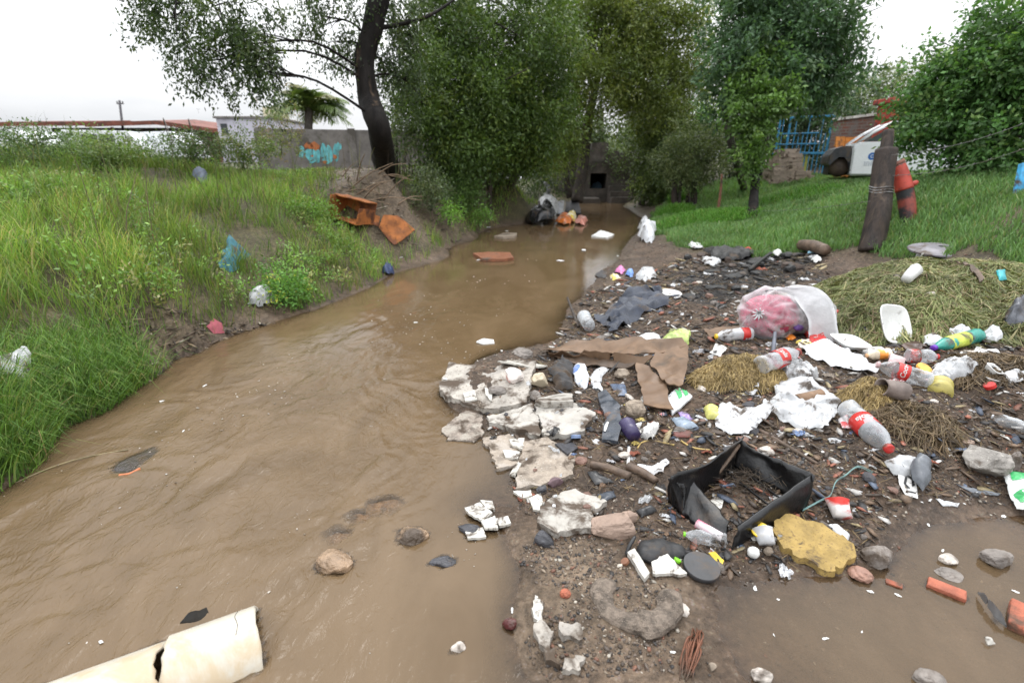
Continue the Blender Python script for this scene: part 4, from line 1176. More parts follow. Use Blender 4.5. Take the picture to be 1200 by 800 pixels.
def brick_wall():
    a, b = Pt(970, 180, 16.2), Pt(1075, 180, 14.6)
    a.z = b.z = 1.0
    d = b - a; L = math.hypot(d.x, d.y)
    root = thing('brick_wall', 'weathered brick wall with a pale coping behind the white truck', 'wall', a, math.atan2(d.y, d.x))
    z0, z1 = Pt(970, 143, 16.2).z - 1.0, Pt(1034, 134, 15).z - 1.0
    bm = bmesh.new(); vs = add_box(bm, (0, 0, 0), (L, .25, 1))
    for v in vs:
        if v.co.z > .5: v.co.z = z0 + (z1 - z0) * v.co.x / (L * .65)
    from_bm('wall', bm, brick_m, root)
    bm = bmesh.new(); vs = add_box(bm, (-.05, -.05, 0), (L + .05, .3, 1))
    for v in vs:
        v.co.z = z0 + (z1 - z0) * v.co.x / (L * .65) + (.075 if v.co.z > .5 else .003)
    from_bm('coping', bm, mat('whitewash', (.6, .58, .55), .8, .25), root)
    c = Pt(1047, 150, 14.2); c.z = 1.2
    pr = thing('red_pillar', 'red painted gate pillar with a wide cap at the end of the brick wall', 'pillar', c)
    hz_ = Pt(1047, 123, 14.2).z - 1.2
    bm = bmesh.new(); add_box(bm, (-.36, -.3, -.2), (.36, .3, hz_)); bevel_all(bm, .02); from_bm('shaft', bm, red_paint, pr)
    bm = bmesh.new(); add_box(bm, (-.46, -.4, hz_), (.46, .4, hz_ + .13)); bevel_all(bm, .02); from_bm('cap', bm, red_paint, pr)
brick_wall()
def stone_stack():
    stn = mat('block_stone', (.31, .25, .2), .85, .3, .25, 5, .8)
    rnd = random.Random(8)
    g = G(918, 213, True)
    root_group = 'stone slabs stacked by the gate'
    z = g.z - .05
    n = 8
    top = Pt(918, 175, depth_of(g)).z
    hgt = (top - z) / n
    labs = ['bottom slab of the rough stone stack by the gate', 'second slab from the ground in the stone stack', 'third slab from the ground in the stone stack', 'fourth slab from the ground in the stone stack',
            'fourth slab from the top of the stone stack', 'third slab from the top of the stone stack', 'second slab from the top of the stone stack', 'small reddish top slab of the stone stack by the gate']
    for k in range(n):
        w = (1.35 - .11 * k) * .5 * rnd.uniform(.92, 1.06)
        bm = bmesh.new(); add_box(bm, (-w * .95, -.35, 0), (w * (.75 if k > 2 else 1.25), .35, hgt - .004)); bmesh.ops.subdivide_edges(bm, edges=bm.edges[:], cuts=2, use_grid_fill=True)
        for v in bm.verts:
            v.co.x += .04 * float(fbm(v.co.x * 5 + k, v.co.y * 5, v.co.z * 5, 2, k)); v.co.y += .04 * float(fbm(v.co.x * 5, v.co.y * 5 + k, v.co.z * 5, 2, k + 9))
        o = from_bm('stone_slab', bm, stn, None, False, (g.x + rnd.uniform(-.04, .04), g.y, z + k * hgt))
        tag(o, labs[k], 'stone slab', root_group)
stone_stack()
orange_m = mat('orange_board', (.52, .19, .03), .6, .2, .25, 8, .2)
def truck():
    gp = Pt(1026, 207, 12.3)
    z0 = float(interp_h(np.array([gp.x]), np.array([gp.y]))[0])
    z0 = gp.z - .28
    root = thing('pickup_truck', 'white stripped pickup truck with a blue door emblem and dark front end', 'pickup truck', (gp.x, gp.y, z0), -.4)
    def prof(bm, pts, y0, y1, bev=0.03):
        A = [bm.verts.new((x, y0, z)) for x, z in pts]; B = [bm.verts.new((x, y1, z)) for x, z in pts]
        bm.faces.new(A); bm.faces.new(B[::-1])
        for i in range(len(pts)): bm.faces.new((A[i - 1], A[i], B[i], B[i - 1]))
        if bev: bmesh.ops.bevel(bm, geom=bm.edges[:], offset=bev, segments=2, affect='EDGES')
    # x=0 is the front edge of the door, door about 1.05 wide; the nose is to the left (negative x)
    x0 = -.56
    bm = bmesh.new(); prof(bm, [(x0 + .02, .3), (x0 + 1.75, .3), (x0 + 1.75, 1.05), (x0 + 1.7, 1.08), (x0 + .06, 1.06), (x0 - .02, .95)], .03, 1.62); from_bm('cab_body', bm, white_car, root)
    bm = bmesh.new(); prof(bm, [(x0 + .72, 1.52), (x0 + 1.62, 1.52), (x0 + 1.7, 1.46), (x0 + .66, 1.46)], .1, 1.56, .02); from_bm('cab_roof', bm, white_car, root)
    for y in (.1, 1.52):
        bm = bmesh.new(); add_tube(bm, [(x0 + .05, y, 1.04), (x0 + .35, y, 1.28), (x0 + .72, y, 1.5)], .035, 6); from_bm('windscreen_pillar', bm, white_car, root, True)
        bm = bmesh.new(); add_tube(bm, [(x0 + 1.68, y, 1.05), (x0 + 1.66, y, 1.5)], .05, 6); from_bm('rear_pillar', bm, white_car, root, True)
    bm = bmesh.new(); prof(bm, [(x0 + .03, .33), (x0 + 1.1, .33), (x0 + 1.12, 1.06), (x0 + .16, 1.06), (x0 + .01, .9)], -.02, .028, .012); dr = from_bm('door', bm, white_car, root)
    bm = bmesh.new(); add_box(bm, (x0 + .9, -.045, .85), (x0 + 1.05, -.022, .89)); from_bm('handle', bm, mat('black_plastic', (.02, .02, .021), .35, .15, .3, 14, .15), dr)
    bm = bmesh.new(); prof(bm, [(x0 + .22, 1.07), (x0 + 1.08, 1.07), (x0 + 1.08, 1.44), (x0 + .74, 1.44)], .04, .05, 0); from_bm('side_window', bm, mat('window_glass', (.06, .075, .075), .1, .05, .1, 3, 0, spec=.6), root)
    bl = mat('emblem_blue', (.02, .11, .36), .4, .0, .05, 3, 0)
    bm = bmesh.new()
    cx, cz, s = x0 + .4, .74, .085
    ring = [(math.cos(a) * s, math.sin(a) * s) for a in np.linspace(.6, 5.4, 14)]
    inner = [(x * .45, z * .45) for x, z in ring]
    f = [bm.verts.new((cx + x, -.024, cz + z)) for x, z in ring]; g = [bm.verts.new((cx + x, -.024, cz + z)) for x, z in inner]
    for i in range(13): bm.faces.new((f[i], f[i + 1], g[i + 1], g[i]))
    add_box(bm, (cx - .02, -.026, cz - .02), (cx + .14, -.023, cz + .02))
    from_bm('emblem', bm, bl, dr)
    bm = bmesh.new()
    for k, ww in enumerate((.3, .26, .3)):
        n = 7
        for q in range(n):
            xx = x0 + .26 + q * ww / n
            add_box(bm, (xx, -.024, .6 - .035 * k), (xx + ww / n * .7, -.021, .618 - .035 * k))
    from_bm('door_lettering', bm, mat('grey_print', (.35, .38, .45), .5, 0, .05, 3, 0), dr)
    dk = mat('dark_fender', (.035, .036, .042), .45, .3, .3, 6, .2)
    bm = bmesh.new()
    pts = [(-.04, .98), (-.2, .98), (-.38, .92), (-.47, .76), (-.48, .58), (-.43, .52), (-.38, .64), (-.28, .74), (-.15, .74), (-.05, .62), (0, .42)]
    prof(bm, [(x0 + x, z) for x, z in pts[::-1]], .05, 1.55, .015); from_bm('front_fender', bm, dk, root)
    for y in (.22, 1.45):
        for x in (x0 + 2.75,):
            bm = bmesh.new(); add_lathe(bm, [(.19, -.09), (.3, -.1), (.34, -.06), (.34, .06), (.3, .1), (.19, .09)], 20, Matrix.Translation((x, y, .34)) @ Matrix.Rotation(math.pi / 2, 4, 'X'), True); w = from_bm('wheel', bm, rubber, root, True)
            bm = bmesh.new(); add_lathe(bm, [(0, -.05), (.18, -.06), (.188, 0), (.18, .06), (0, .05)], 16, Matrix.Translation((x, y, .34)) @ Matrix.Rotation(math.pi / 2, 4, 'X')); from_bm('rim', bm, dk, w, True)
    bm = bmesh.new(); add_lathe(bm, [(0, -.03), (.2, -.03), (.24, 0), (.2, .12), (0, .12)], 20, Matrix.Translation((x0 - .2, .3, .5)) @ Matrix.Rotation(math.pi / 2, 4, 'X')); from_bm('wheel_well_disc', bm, mat('wheel_well_brown', (.06, .04, .03), .7, .4), root, True)  # disc in the wheel arch, coloured to stand in for its dark recess
    bm = bmesh.new(); add_box(bm, (x0 - .4, .35, .3), (x0 + .02, 1.4, .82)); bevel_all(bm, .05); from_bm('engine', bm, mat('engine_dark', (.015, .014, .014), .7, .3), root)
    bm = bmesh.new(); prof(bm, [(x0 + 1.8, .45), (x0 + 3.6, .45), (x0 + 3.6, 1.05), (x0 + 1.8, 1.05)], .03, .09, .01); from_bm('bed_side', bm, white_car, root)
    bm = bmesh.new(); prof(bm, [(x0 + 1.8, .45), (x0 + 3.6, .45), (x0 + 3.6, 1.05), (x0 + 1.8, 1.05)], 1.52, 1.58, .01); from_bm('bed_side', bm, white_car, root)
    bm = bmesh.new(); add_box(bm, (x0 + 1.8, .1, .45), (x0 + 3.6, 1.5, .52)); from_bm('bed_floor', bm, dk, root)
    bm = bmesh.new(); add_box(bm, (x0 + 3.61, .05, .45), (x0 + 3.66, 1.56, 1.05)); from_bm('tailgate', bm, white_car, root)
truck()
def boards():
    specs = [((978, 176), (1012, 172), 15.0, 160, 'wide orange panel of boards leaning on the brick wall'),
             ((963, 202), (973, 202), 14.0, 178, 'narrow orange board standing left of the dark truck fender'),
             ((974, 209), (992, 209), 12.0, 196, 'short orange board on the ground under the dark fender')]
    for a, b, t, top, lab in specs:
        A, B = (Pt(*a, t), Pt(*b, t)) if t > 14.5 else (G(a[0], a[1] + 2, True), G(b[0], b[1] + 2, True))
        t = depth_of(A)
        h = Pt((a[0] + b[0]) / 2, top, t).z - min(A.z, B.z)
        L = (B - A).length
        r = thing('orange_board', lab, 'board', (A.x, A.y, min(A.z, B.z)), math.atan2(B.y - A.y, B.x - A.x), 'orange boards by the truck')
        n = max(2, int(L / .22))
        bm = bmesh.new()
        for k in range(n):
            add_box(bm, (L * k / n + .008, -.02, 0), (L * (k + 1) / n - .008, .02, h * (1 - .05 * (k % 2))), Matrix.Rotation(-.2, 4, 'X'))
        from_bm('planks', bm, orange_m, r)
        bm = bmesh.new(); add_box(bm, (0, .021, h * .3), (L, .05, h * .42), Matrix.Rotation(-.2, 4, 'X')); from_bm('batten', bm, orange_m, r)
boards()
def bucket():
    g = G(971, 200, True); t = depth_of(g); r = 5.5 * t / FPX
    z = Pt(971, 178, t).z
    root = thing('teal_bucket', 'small teal bucket standing on the orange board left of the dark fender', 'bucket', (g.x, g.y - .03, z))
    bm = bmesh.new(); add_lathe(bm, [(0, 0), (r * .8, 0), (r, r * 1.5), (r * 1.08, r * 1.55), (r * .94, r * 1.5), (r * .75, .02), (0, .02)], 16); from_bm('pail', bm, mat('teal_pail', (.02, .35, .3), .4, .1), root, True)
    bm = bmesh.new(); add_tube(bm, [(math.cos(a) * r * 1.02, 0, r * 1.45 + math.sin(a) * r * .9) for a in np.linspace(0, math.pi, 11)], .008, 5); from_bm('handle', bm, mat('dark_wire', (.12, .115, .11), .5), root, True)
bucket()
def posts():
    g = G(1023, 291, True); t = depth_of(g)
    root = thing('fence_post', 'thick dark weathered wooden fence post behind the grass heap', 'fence post', g)
    tp = [Pt(x, y, t) - g for x, y in ((1022, 295), (1026, 262), (1033, 215), (1038, 176))]
    s = t / FPX
    bm = bmesh.new(); wobble_tube(bm, tp, [.155, .15, .13, .135], 14, 7, .13, 3)
    from_bm('shaft', bm, wood_old, root, True)
    tq = [Pt(x, y, t) - g for x, y in ((1037.5, 178), (1040, 166), (1041, 153))]
    bm = bmesh.new(); wobble_tube(bm, tq, [.075, .07, .062], 10, 3, .08, 5); from_bm('notched_top', bm, wood_old, root, True)
    bm = bmesh.new()
    for k in (0, 1, 2):
        c = Pt(1033, 219 + k * 3, t) - g; ring = [c + Vector((math.cos(a) * .145, math.sin(a) * .145, .01 * math.sin(3 * a))) for a in np.linspace(0, 6.283, 15)]
        add_tube(bm, ring, .006, 5)
    from_bm('wire_binding', bm, mat('galvanised_wire', (.3, .3, .3), .4, .2, .2, 20, 0, metal=.7), root, True)
    # red pipe post
    g2 = G(1064, 258, True); t2 = depth_of(g2); r2 = 8.8 * t2 / FPX
    root = thing('pipe_post', 'tilted red painted pipe post with a side knob behind the wooden post', 'post', g2)
    q = [Pt(x, y, t2) - g2 for x, y in ((1065, 262), (1063, 240), (1060, 222))]
    bm = bmesh.new(); wobble_tube(bm, q, [r2 * .95, r2, r2 * 1.02], 16, 5, .03); from_bm('lower_pipe', bm, mat('scorched_red', (.25, .05, .035), .6, .55, .3, 5, .3, dirtcol=(.02, .02, .022), dirt_scale=3), root, True)
    q2 = [Pt(x, y, t2) - g2 for x, y in ((1060, 223), (1055.5, 207), (1050.5, 195))]
    bm = bmesh.new(); wobble_tube(bm, q2, [r2 * 1.06, r2 * 1.06, r2 * 1.04], 16, 5, .02); from_bm('upper_pipe', bm, red_paint, root, True)
    bm = bmesh.new(); c = Pt(1068, 217, t2) - g2
    add_tube(bm, [c - Vector((.03, 0, 0)), c + Vector((.05, 0, .03)), c + Vector((.075, 0, .05))], [.035, .035, .02], 10); from_bm('side_knob', bm, red_paint, root, True)
    bm = bmesh.new(); c = Pt(1049.8, 193, t2) - g2; d = (q2[2] - q2[1]).normalized()
    add_tube(bm, [c - d * .02, c + d * .035], [r2 * 1.1, r2 * 1.05], 16); from_bm('cap', bm, mat('rusted_cap', (.25, .1, .07), .7, .4), root, True)
    # blue post
    g3 = G(1193, 228, True); t3 = depth_of(g3)
    bm = bmesh.new(); e = Pt(1199, 192, t3) - g3
    a = 5.0 * t3 / FPX
    add_tube(bm, [(0, 0, -.05), e * .5, e], [a, a, a * .9], 4); bevel_all(bm, .006, 1)
    tag(from_bm('blue_post', bm, mat('bright_blue_paint', (.05, .33, .6), .5, .2), None, False, g3), 'bright blue painted post at the right edge of the lawn', 'post')
    # stakes
    for a, b, r, lab, m in (((841, 247), (846, 204), .035, 'thin rusty fence stake in front of the tree trunk', mat('rusty_iron', (.2, .085, .045), .7, .3)),
                            ((790, 247), (789, 208), .085, 'broken grey stump of a fence post nearest the water', wood_old),
                            ((806, 240), (805, 203), .075, 'split grey fence stump with a ragged top', wood_old),
                            ((814, 243), (815, 216), .05, 'short pale fence stump right of the split one', wood_old)):
        g = G(*a, True); t = depth_of(g); e = Pt(*b, t) - g
        bm = bmesh.new(); wobble_tube(bm, [Vector((0, 0, -.06)), e * .5 + Vector((.02, 0, 0)), e], [r, r * .95, r * .7], 9, 4, .2, a[0])
        tag(from_bm('fence_stake', bm, m, None, True, g), lab, 'fence stake', 'stakes and stumps of the old fence')
    wire = mat('dark_wire', (.12, .115, .11), .5, .2, .2, 20, 0, metal=.5)
    P0 = Pt(1040, 176, 6.5)
    for k, (a, b, lab) in enumerate(((Pt(1044, 182, 6.45), Pt(1290, 105, 5.2), 'upper barbed wire running right from the wooden post'),
                                     (Pt(1046, 206, 6.45), Pt(1290, 138, 5.0), 'lower barbed wire running right from the wooden post'),
                                     (Pt(1020, 236, 6.55), Pt(842, 240, 12.8), 'slack thin wire running left from the wooden post across the lawn'))):
        bm = bmesh.new()
        pts = [a.lerp(b, s / 14) - Vector((0, 0, .13 * math.sin(math.pi * s / 14))) for s in range(15)]
        pp = [q - a for q in smooth_curve(pts, 2)]
        add_tube(bm, pp, .003, 5)
        for q in pp[1::2]:
            add_tube(bm, [q + Vector((-.012, 0, -.018)), q + Vector((.012, 0, .018))], .0025, 4)
        tag(from_bm('barbed_wire', bm, wire, None, True, a), lab, 'wire', 'wires of the old fence')
posts()
# ------------------------------------------------------------------ litter: builders
def pt(px, py, dz=0.0):
    g = W(px, py)
    if abs(dz) < 1e-6: return g
    t = depth_of(g)
    for _ in range(4):
        g = W(px, py + dz * FPX / t * 1.03)
        t = depth_of(g)
    p = Pt(px, py, t)
    return p
def _resample(poly, step):
    out = []
    n = len(poly)
    for i in range(n):
        a, b = Vector(poly[i]), Vector(poly[(i + 1) % n])
        m = max(1, int((b - a).length / step))
        for k in range(m): out.append(a.lerp(b, k / m))
    return out
def sheet(name, label, cat, poly, m, amp=.012, freq=12, lift=.004, th=.0025, puff=0.0, res=None, group=None, seed=0, rag=.25, rigid=False, thick=None, parent=None, smooth=True, curl=0.0, breaker=False, sup=False, kind=None, hinge=1.0):
    rnd = random.Random(seed + 1)
    P = [pt(*p) for p in poly]
    dzs = [p[2] if len(p) > 2 else 0.0 for p in poly]
    cx, cy = sum(p.x for p in P) / len(P), sum(p.y for p in P) / len(P)
    ext = max(max(p.x for p in P) - min(p.x for p in P), max(p.y for p in P) - min(p.y for p in P))
    if name in ('plastic_bag', 'plastic_sheet', 'snack_wrapper', 'tissue', 'navy_cloth', 'grey_cloth', 'paper_sheet'):
        amp, freq, res = amp * 1.45, freq * 1.35, res or max(ext / 36, .0045)
    step = res or max(ext / 22, .004)
    out = _resample([(p.x, p.y, d) for p, d in zip(P, dzs)], step * 1.3)
    o2 = []
    for i, q in enumerate(out):
        f = float(noise(q.x / (step * 2.2), q.y / (step * 2.2), seed * 1.7, 11)) * step * rag * 1.6
        g = float(noise(q.x / (step * 2.2), q.y / (step * 2.2), seed * 1.7 + 9, 12)) * step * rag * 1.6
        o2.append(Vector((q.x + f, q.y + g, q.z)))
    out = o2
    ol = [(q.x, q.y) for q in out]
    x0, x1, y0, y1 = min(q[0] for q in ol), max(q[0] for q in ol), min(q[1] for q in ol), max(q[1] for q in ol)
    gx_, gy_ = np.meshgrid(np.arange(x0, x1, step), np.arange(y0, y1, step))
    gx_ = gx_.ravel() + RNG.uniform(-.3, .3, gx_.size) * step; gy_ = gy_.ravel() + RNG.uniform(-.3, .3, gy_.size) * step
    k = in_poly(gx_, gy_, ol) & (edge_dist(gx_, gy_, ol) > step * .55)
    pts = [Vector(q) for q in ol] + [Vector((a, b)) for a, b in zip(gx_[k], gy_[k])]
    r = delaunay_2d_cdt(pts, [], [list(range(len(ol)))], 1, 1e-6)
    V2, F = r[0], [tuple(f) for f in r[2]]
    if not F: return None
    X, Y = np.array([v.x for v in V2]), np.array([v.y for v in V2])
    ed = edge_dist(X, Y, ol)
    em = max(ed.max(), 1e-4)
    bx = np.array([q.x for q in out]); by = np.array([q.y for q in out]); bz = np.array([q.z for q in out])
    wgt = 1 / ((X[:, None] - bx) ** 2 + (Y[:, None] - by) ** 2 + 1e-6) ** hinge
    DZ = (wgt * bz).sum(1) / wgt.sum(1)
    ground_z = np.array([max(hz(float(a), float(b)), 0.0) for a, b in zip(X, Y)])
    if rigid:
        A = np.c_[X, Y, np.ones(len(X))]
        c_, *_ = np.linalg.lstsq(A, ground_z, rcond=None)
        ground_z = A @ c_
    s = seed * 3.1
    wr = ridge(X * freq, Y * freq, s, 3, 31) - .25 + .5 * fbm(X * freq * .6, Y * freq * .6, s + 4, 3, 32)
    Z = ground_z + DZ + lift + amp * (wr + .35) + puff * np.sqrt(np.clip(1 - (1 - np.clip(ed / em, 0, 1)) ** 2, 0, 1)) + curl * np.clip(1 - ed / (em * .5), 0, 1) * (.5 + .8 * fbm(X * freq * .5, Y * freq * .5, s + 8, 2, 33))
    if not rigid and puff == 0: Z = np.maximum(Z, ground_z + .002)
    X = X + amp * .8 * fbm(X * freq, Y * freq, s + 11, 2, 34); Y = Y + amp * .8 * fbm(X * freq, Y * freq, s + 13, 2, 35)
    t = thick if thick is not None else th
    org = Vector((cx, cy, float(ground_z.mean())))
    T = np.stack([X - org.x, Y - org.y, Z - org.z], 1)
    n = len(T)
    B = T.copy(); B[:, 2] -= t
    F = np.array(F)
    a, b, c = T[F[:, 0]], T[F[:, 1]], T[F[:, 2]]
    up = np.cross(b - a, c - a)[:, 2] > 0
    F = np.where(up[:, None], F, F[:, ::-1])
    ecount = {}
    for f in F.tolist():
        for i in range(3):
            e = (f[i], f[(i + 1) % 3]); ecount[e] = 1
    bd = [e for e in ecount if (e[1], e[0]) not in ecount]
    VS = [T, B]; FS = [F, F[:, ::-1] + n]
    if bd:
        bd = np.array(bd)
        u, inv = np.unique(bd.ravel(), return_inverse=True)
        S = np.concatenate([T[u], B[u]]); inv = inv.reshape(-1, 2)
        o = 2 * n
        VS.append(S)
        sides = np.stack([inv[:, 1] + o, inv[:, 0] + o, inv[:, 0] + o + len(u), inv[:, 1] + o + len(u)], 1)
        me = mesh_np(name, np.concatenate(VS), [np.concatenate(FS), sides], smooth=smooth)
    else:
        me = mesh_np(name, np.concatenate(VS), [np.concatenate(FS)], smooth=smooth)
    loc = org if parent is None else org - parent.location
    o = link(name, me, m, parent, loc)
    if parent is None: tag(o, label, cat, group, kind)
    elif label: tag(o, label)
    if breaker: BREAKERS.append(o)
    if sup: support(o)
    return o
def rock(name, label, cat, px, py, w, h, m, seed=0, blocky=0.0, sink=.3, depth=1.0, group=None, yaw=None, smooth=False, breaker=False, sup=False, sub=4, noise_a=.24, lift=0.0):
    g = W(px, py + h * .2)
    rx = size_at(g, w) / 2; rzv = size_at(g, h) / 2
    rx_, ry_, rz_ = rx, rx * depth, max(rzv * .95, rx * .25)
    bm = bmesh.new()
    bmesh.ops.create_icosphere(bm, subdivisions=sub, radius=1.0)
    rnd = random.Random(seed)
    planes = [(Vector((rnd.gauss(0, 1), rnd.gauss(0, 1), rnd.gauss(0, 1))).normalized(), rnd.uniform(.55, .85)) for _ in range(7)] if blocky > 0 else []
    co = np.array([v.co[:] for v in bm.verts])
    f = fbm(co[:, 0] * 1.3 + seed * 3.7, co[:, 1] * 1.3, co[:, 2] * 1.3, 4, 50)
    f2 = ridge(co[:, 0] * 3.4 + seed * 3.7, co[:, 1] * 3.4, co[:, 2] * 3.4, 4, 51) - .3
    for i, v in enumerate(bm.verts):
        c = v.co * (1 + noise_a * 1.6 * f[i] + noise_a * .4 * f2[i])
        for nrm, d in planes:
            e = c.dot(nrm) - d
            if e > 0: c -= nrm * e * blocky
        v.co = Vector((c.x * rx_, c.y * ry_, c.z * rz_))
    o = from_bm(name, bm, m, None, smooth, g + Vector((0, 0, rz_ * (1 - 2 * sink) + lift)))
    o.rotation_euler = (0, 0, rnd.uniform(0, 6.28) if yaw is None else yaw)
    if yaw is None and depth != 1.0: o.rotation_euler.z = rnd.uniform(-.4, .4)
    tag(o, label, cat, group)
    if breaker: BREAKERS.append(o)
    if sup: support(o)
    return o
def axis_matrix(a, b, roll=0.0):
    z = (b - a).normalized()
    x = Vector((0, 0, 1)).cross(z)
    x = x.normalized() if x.length > 1e-4 else Vector((1, 0, 0))
    y = z.cross(x)
    return Matrix((x, y, z)).transposed().to_4x4() @ Matrix.Rotation(roll, 4, 'Z')
def letters(text, height, radius, zc, theta, parent, m, name='lettering', shear=.25, wrap=True):
    cu = bpy.data.curves.new('lettering', 'FONT')
    cu.body = text; cu.size = height; cu.align_x = 'CENTER'; cu.align_y = 'CENTER'; cu.shear = shear; cu.offset = height * .02
    tmp = bpy.data.objects.new('lettering_source', cu)
    me = bpy.data.meshes.new_from_object(tmp)
    bpy.data.objects.remove(tmp); bpy.data.curves.remove(cu)
    bm = bmesh.new(); bm.from_mesh(me)
    bmesh.ops.triangulate(bm, faces=bm.faces[:])
    bmesh.ops.subdivide_edges(bm, edges=[e for e in bm.edges if e.calc_length() > height * .25], cuts=2)
    for v in bm.verts:
        if wrap:
            a = theta + v.co.x / radius
            v.co = Vector((math.cos(a) * radius, math.sin(a) * radius, zc + v.co.y))
    bm.to_mesh(me); bm.free()
    return link(name, me, m, parent)
CLEAR = mat('clear_plastic', (.66, .69, .72), .12, .26, .1, 14, .4, alpha=.22, coat=.5, dirt_scale=7)
CLEAR2 = mat('milky_plastic', (.68, .69, .71), .22, .2, .1, 10, .25, alpha=.6, dirt_scale=7)
BAGW = mat('white_bag_plastic', (.62, .63, .64), .28, .28, .06, 14, .6, coat=.15, dirt_scale=9)
BAGT = mat('thin_white_bag', (.6, .61, .62), .25, .24, .1, 14, .6, alpha=.5, dirt_scale=8, coat=.2)
FOAM = mat('white_foam', (.64, .64, .62), .55, .1, .05, 60, .12, dirt_scale=8)
PAPER = mat('white_paper', (.58, .57, .55), .75, .15, .08, 10, .15, dirt_scale=7)
TILE = mat('white_tile', (.56, .54, .49), .3, .3, .08, 12, .1, dirt_scale=14)
RED = mat('red_plastic', (.52, .03, .025), .35, .2, .12, 14, .08)
BLACKP = mat('black_plastic', (.02, .02, .021), .35)
CONC = mat('pale_concrete', (.35, .32, .28), .8, .42, .25, 9, .8, color2=(.3, .275, .245), c2=.57, speck=(.2, .17, .14), dirt_scale=5)
CONCW = mat('white_concrete', (.4, .375, .335), .75, .42, .18, 8, .7, color2=(.42, .39, .36), c2=.62, dirt_scale=6)
CONCD = mat('rough_concrete', (.24, .2, .165), .8, .3, .4, 22, 1.0, color2=(.36, .32, .27), c2=.55, speck=(.5, .45, .38), dirt_scale=8)
STONE = mat('grey_stone', (.2, .175, .155), .6, .2, .3, 12, .7)
STONET = mat('tan_stone', (.26, .21, .16), .65, .2, .25, 12, .5)
STONEP = mat('pink_stone', (.28, .2, .155), .7, .15, .2, 10, .5)
DARKST = mat('dark_slate', (.045, .045, .052), .45, .2, .4, 12, .4)
BRICKR = mat('red_brick', (.34, .1, .055), .7, .2, .3, 14, .8)
CARD = mat('wet_cardboard', (.15, .09, .05), .6, .1, .25, 5, .25, color2=(.12, .07, .038), c2=.58, dirt_scale=3)
NAVY = mat('navy_cloth', (.02, .027, .045), .75, .15, .3, 20, .5, sheen=.2)
GREYC = mat('grey_cloth', (.05, .048, .048), .8, .3, .3, 18, .6)
CHARM = mat('charred', (.012, .012, .012), .55, .1, .6, 16, .8)
RUST = mat('rusted_iron', (.33, .11, .025), .75, .2, .35, 7, .6, color2=(.15, .05, .02), c2=.55, dirtcol=(.08, .03, .015), dirt_scale=4)
WOODW = mat('wet_wood', (.12, .08, .055), .6, .25, .4, 12, .6)
STRAWC = [(.36, .26, .11), (.28, .2, .085), (.45, .34, .16), (.18, .13, .065)]
straw_m = leaf_mat('straw', .15, .55, .3)
def bottle(label, A, B, ratio=.17, band=(.36, .6), band_m=RED, cap_m=RED, body_m=None, crush=.25, text='', roll=0.0, name='plastic_bottle', cat='bottle', group=None, lift=0.0, seed=0, neck=.32, th=math.pi / 2, fdep=.4):
    a, b = pt(*A), pt(*B)
    ta, tb = depth_of(a), depth_of(b)
    if ratio > 1:
        tb = ta + (tb - ta) * (fdep if tb > ta else 1.0)
        b = Pt(B[0], B[1], tb)
        if b.z < hz(b.x, b.y): b.z = hz(b.x, b.y)
    L = (b - a).length; R = size_at(a, ratio) if ratio > 1 else L * ratio
    root = thing(name, label, cat, a + Vector((0, 0, 0)), 0, group)
    M = Matrix.Translation(Vector((0, 0, R * .9 + lift))) @ axis_matrix(a, b, roll)
    bm = bmesh.new()
    prof = [(0, .02), (.55, .012), (.86, 0), (1, .03), (1, .14), (.95, .17), (1, .2), (1, .3), (.95, .33), (.97, .36), (.97, .6), (1, .64), (.97, .7), (.85, .78), (.62, .86), (neck + .06, .91), (neck, .93), (neck, .965)]
    add_lathe(bm, [(r * R, z * L) for r, z in prof], 26)
    for v in bm.verts:
        f = float(fbm(v.co.x / R * 1.1 + seed, v.co.y / R * 1.1, v.co.z / R * .9, 3, 60 + seed)) * crush
        k = 1 - .9 * sstep(.7, .9, v.co.z / L)
        v.co.x *= 1 + f * float(k); v.co.y *= 1 + f * 1.2 * float(k)
    bmesh.ops.transform(bm, matrix=M, verts=bm.verts[:])
    from_bm('body', bm, body_m or CLEAR, root, True)
    if band:
        bm = bmesh.new()
        z0, z1 = band
        add_lathe(bm, [(R * 1.0, z0 * L), (R * 1.015, z0 * L + .001), (R * 1.015, (z0 + z1) / 2 * L), (R * 1.015, z1 * L - .001), (R * 1.0, z1 * L)], 30)
        lb = from_bm('paper_band', bm, band_m, root, True)
        lb.matrix_local = M
        if text:
            letters(text, min((z1 - z0) * L * .62, R * .8), R * 1.03, (z0 + z1) / 2 * L, th, lb, PAPER)
    bm = bmesh.new()
    add_lathe(bm, [(0, L * .945), (R * (neck + .08), L * .945), (R * (neck + .08), L * .995), (R * (neck + .04), L), (0, L)], 16, M)
    from_bm('cap', bm, cap_m, root, True)
    return root
def loft_box(bm, w, d, h, th, top=1.25, n=28, p=4.0, M=None):
    """open rounded tray"""
    def ring(sx, sy, z): 
        R = []
        for k in range(n):
            a = 2 * math.pi * k / n; c, s = math.cos(a), math.sin(a)
            R.append(bm.verts.new((sx * math.copysign(abs(c) ** (2 / p), c), sy * math.copysign(abs(s) ** (2 / p), s), z)))
        return R
    w2, d2 = w / 2, d / 2
    rs = [ring(w2 / top, d2 / top, 0), ring(w2 * .96, d2 * .96, h * .85), ring(w2, d2, h), ring(w2 * 1.05, d2 * 1.05, h), ring(w2 * 1.05, d2 * 1.05, h + th), ring(w2 - th, d2 - th, h + th), ring(w2 / top - th, d2 / top - th, th)]
    for a, b in zip(rs, rs[1:]):
        for k in range(n): bm.faces.new((a[k], a[(k + 1) % n], b[(k + 1) % n], b[k]))
    bm.faces.new(rs[0][::-1]); bm.faces.new(rs[-1])
    if M is not None: bmesh.ops.transform(bm, matrix=M, verts=bm.verts[:])
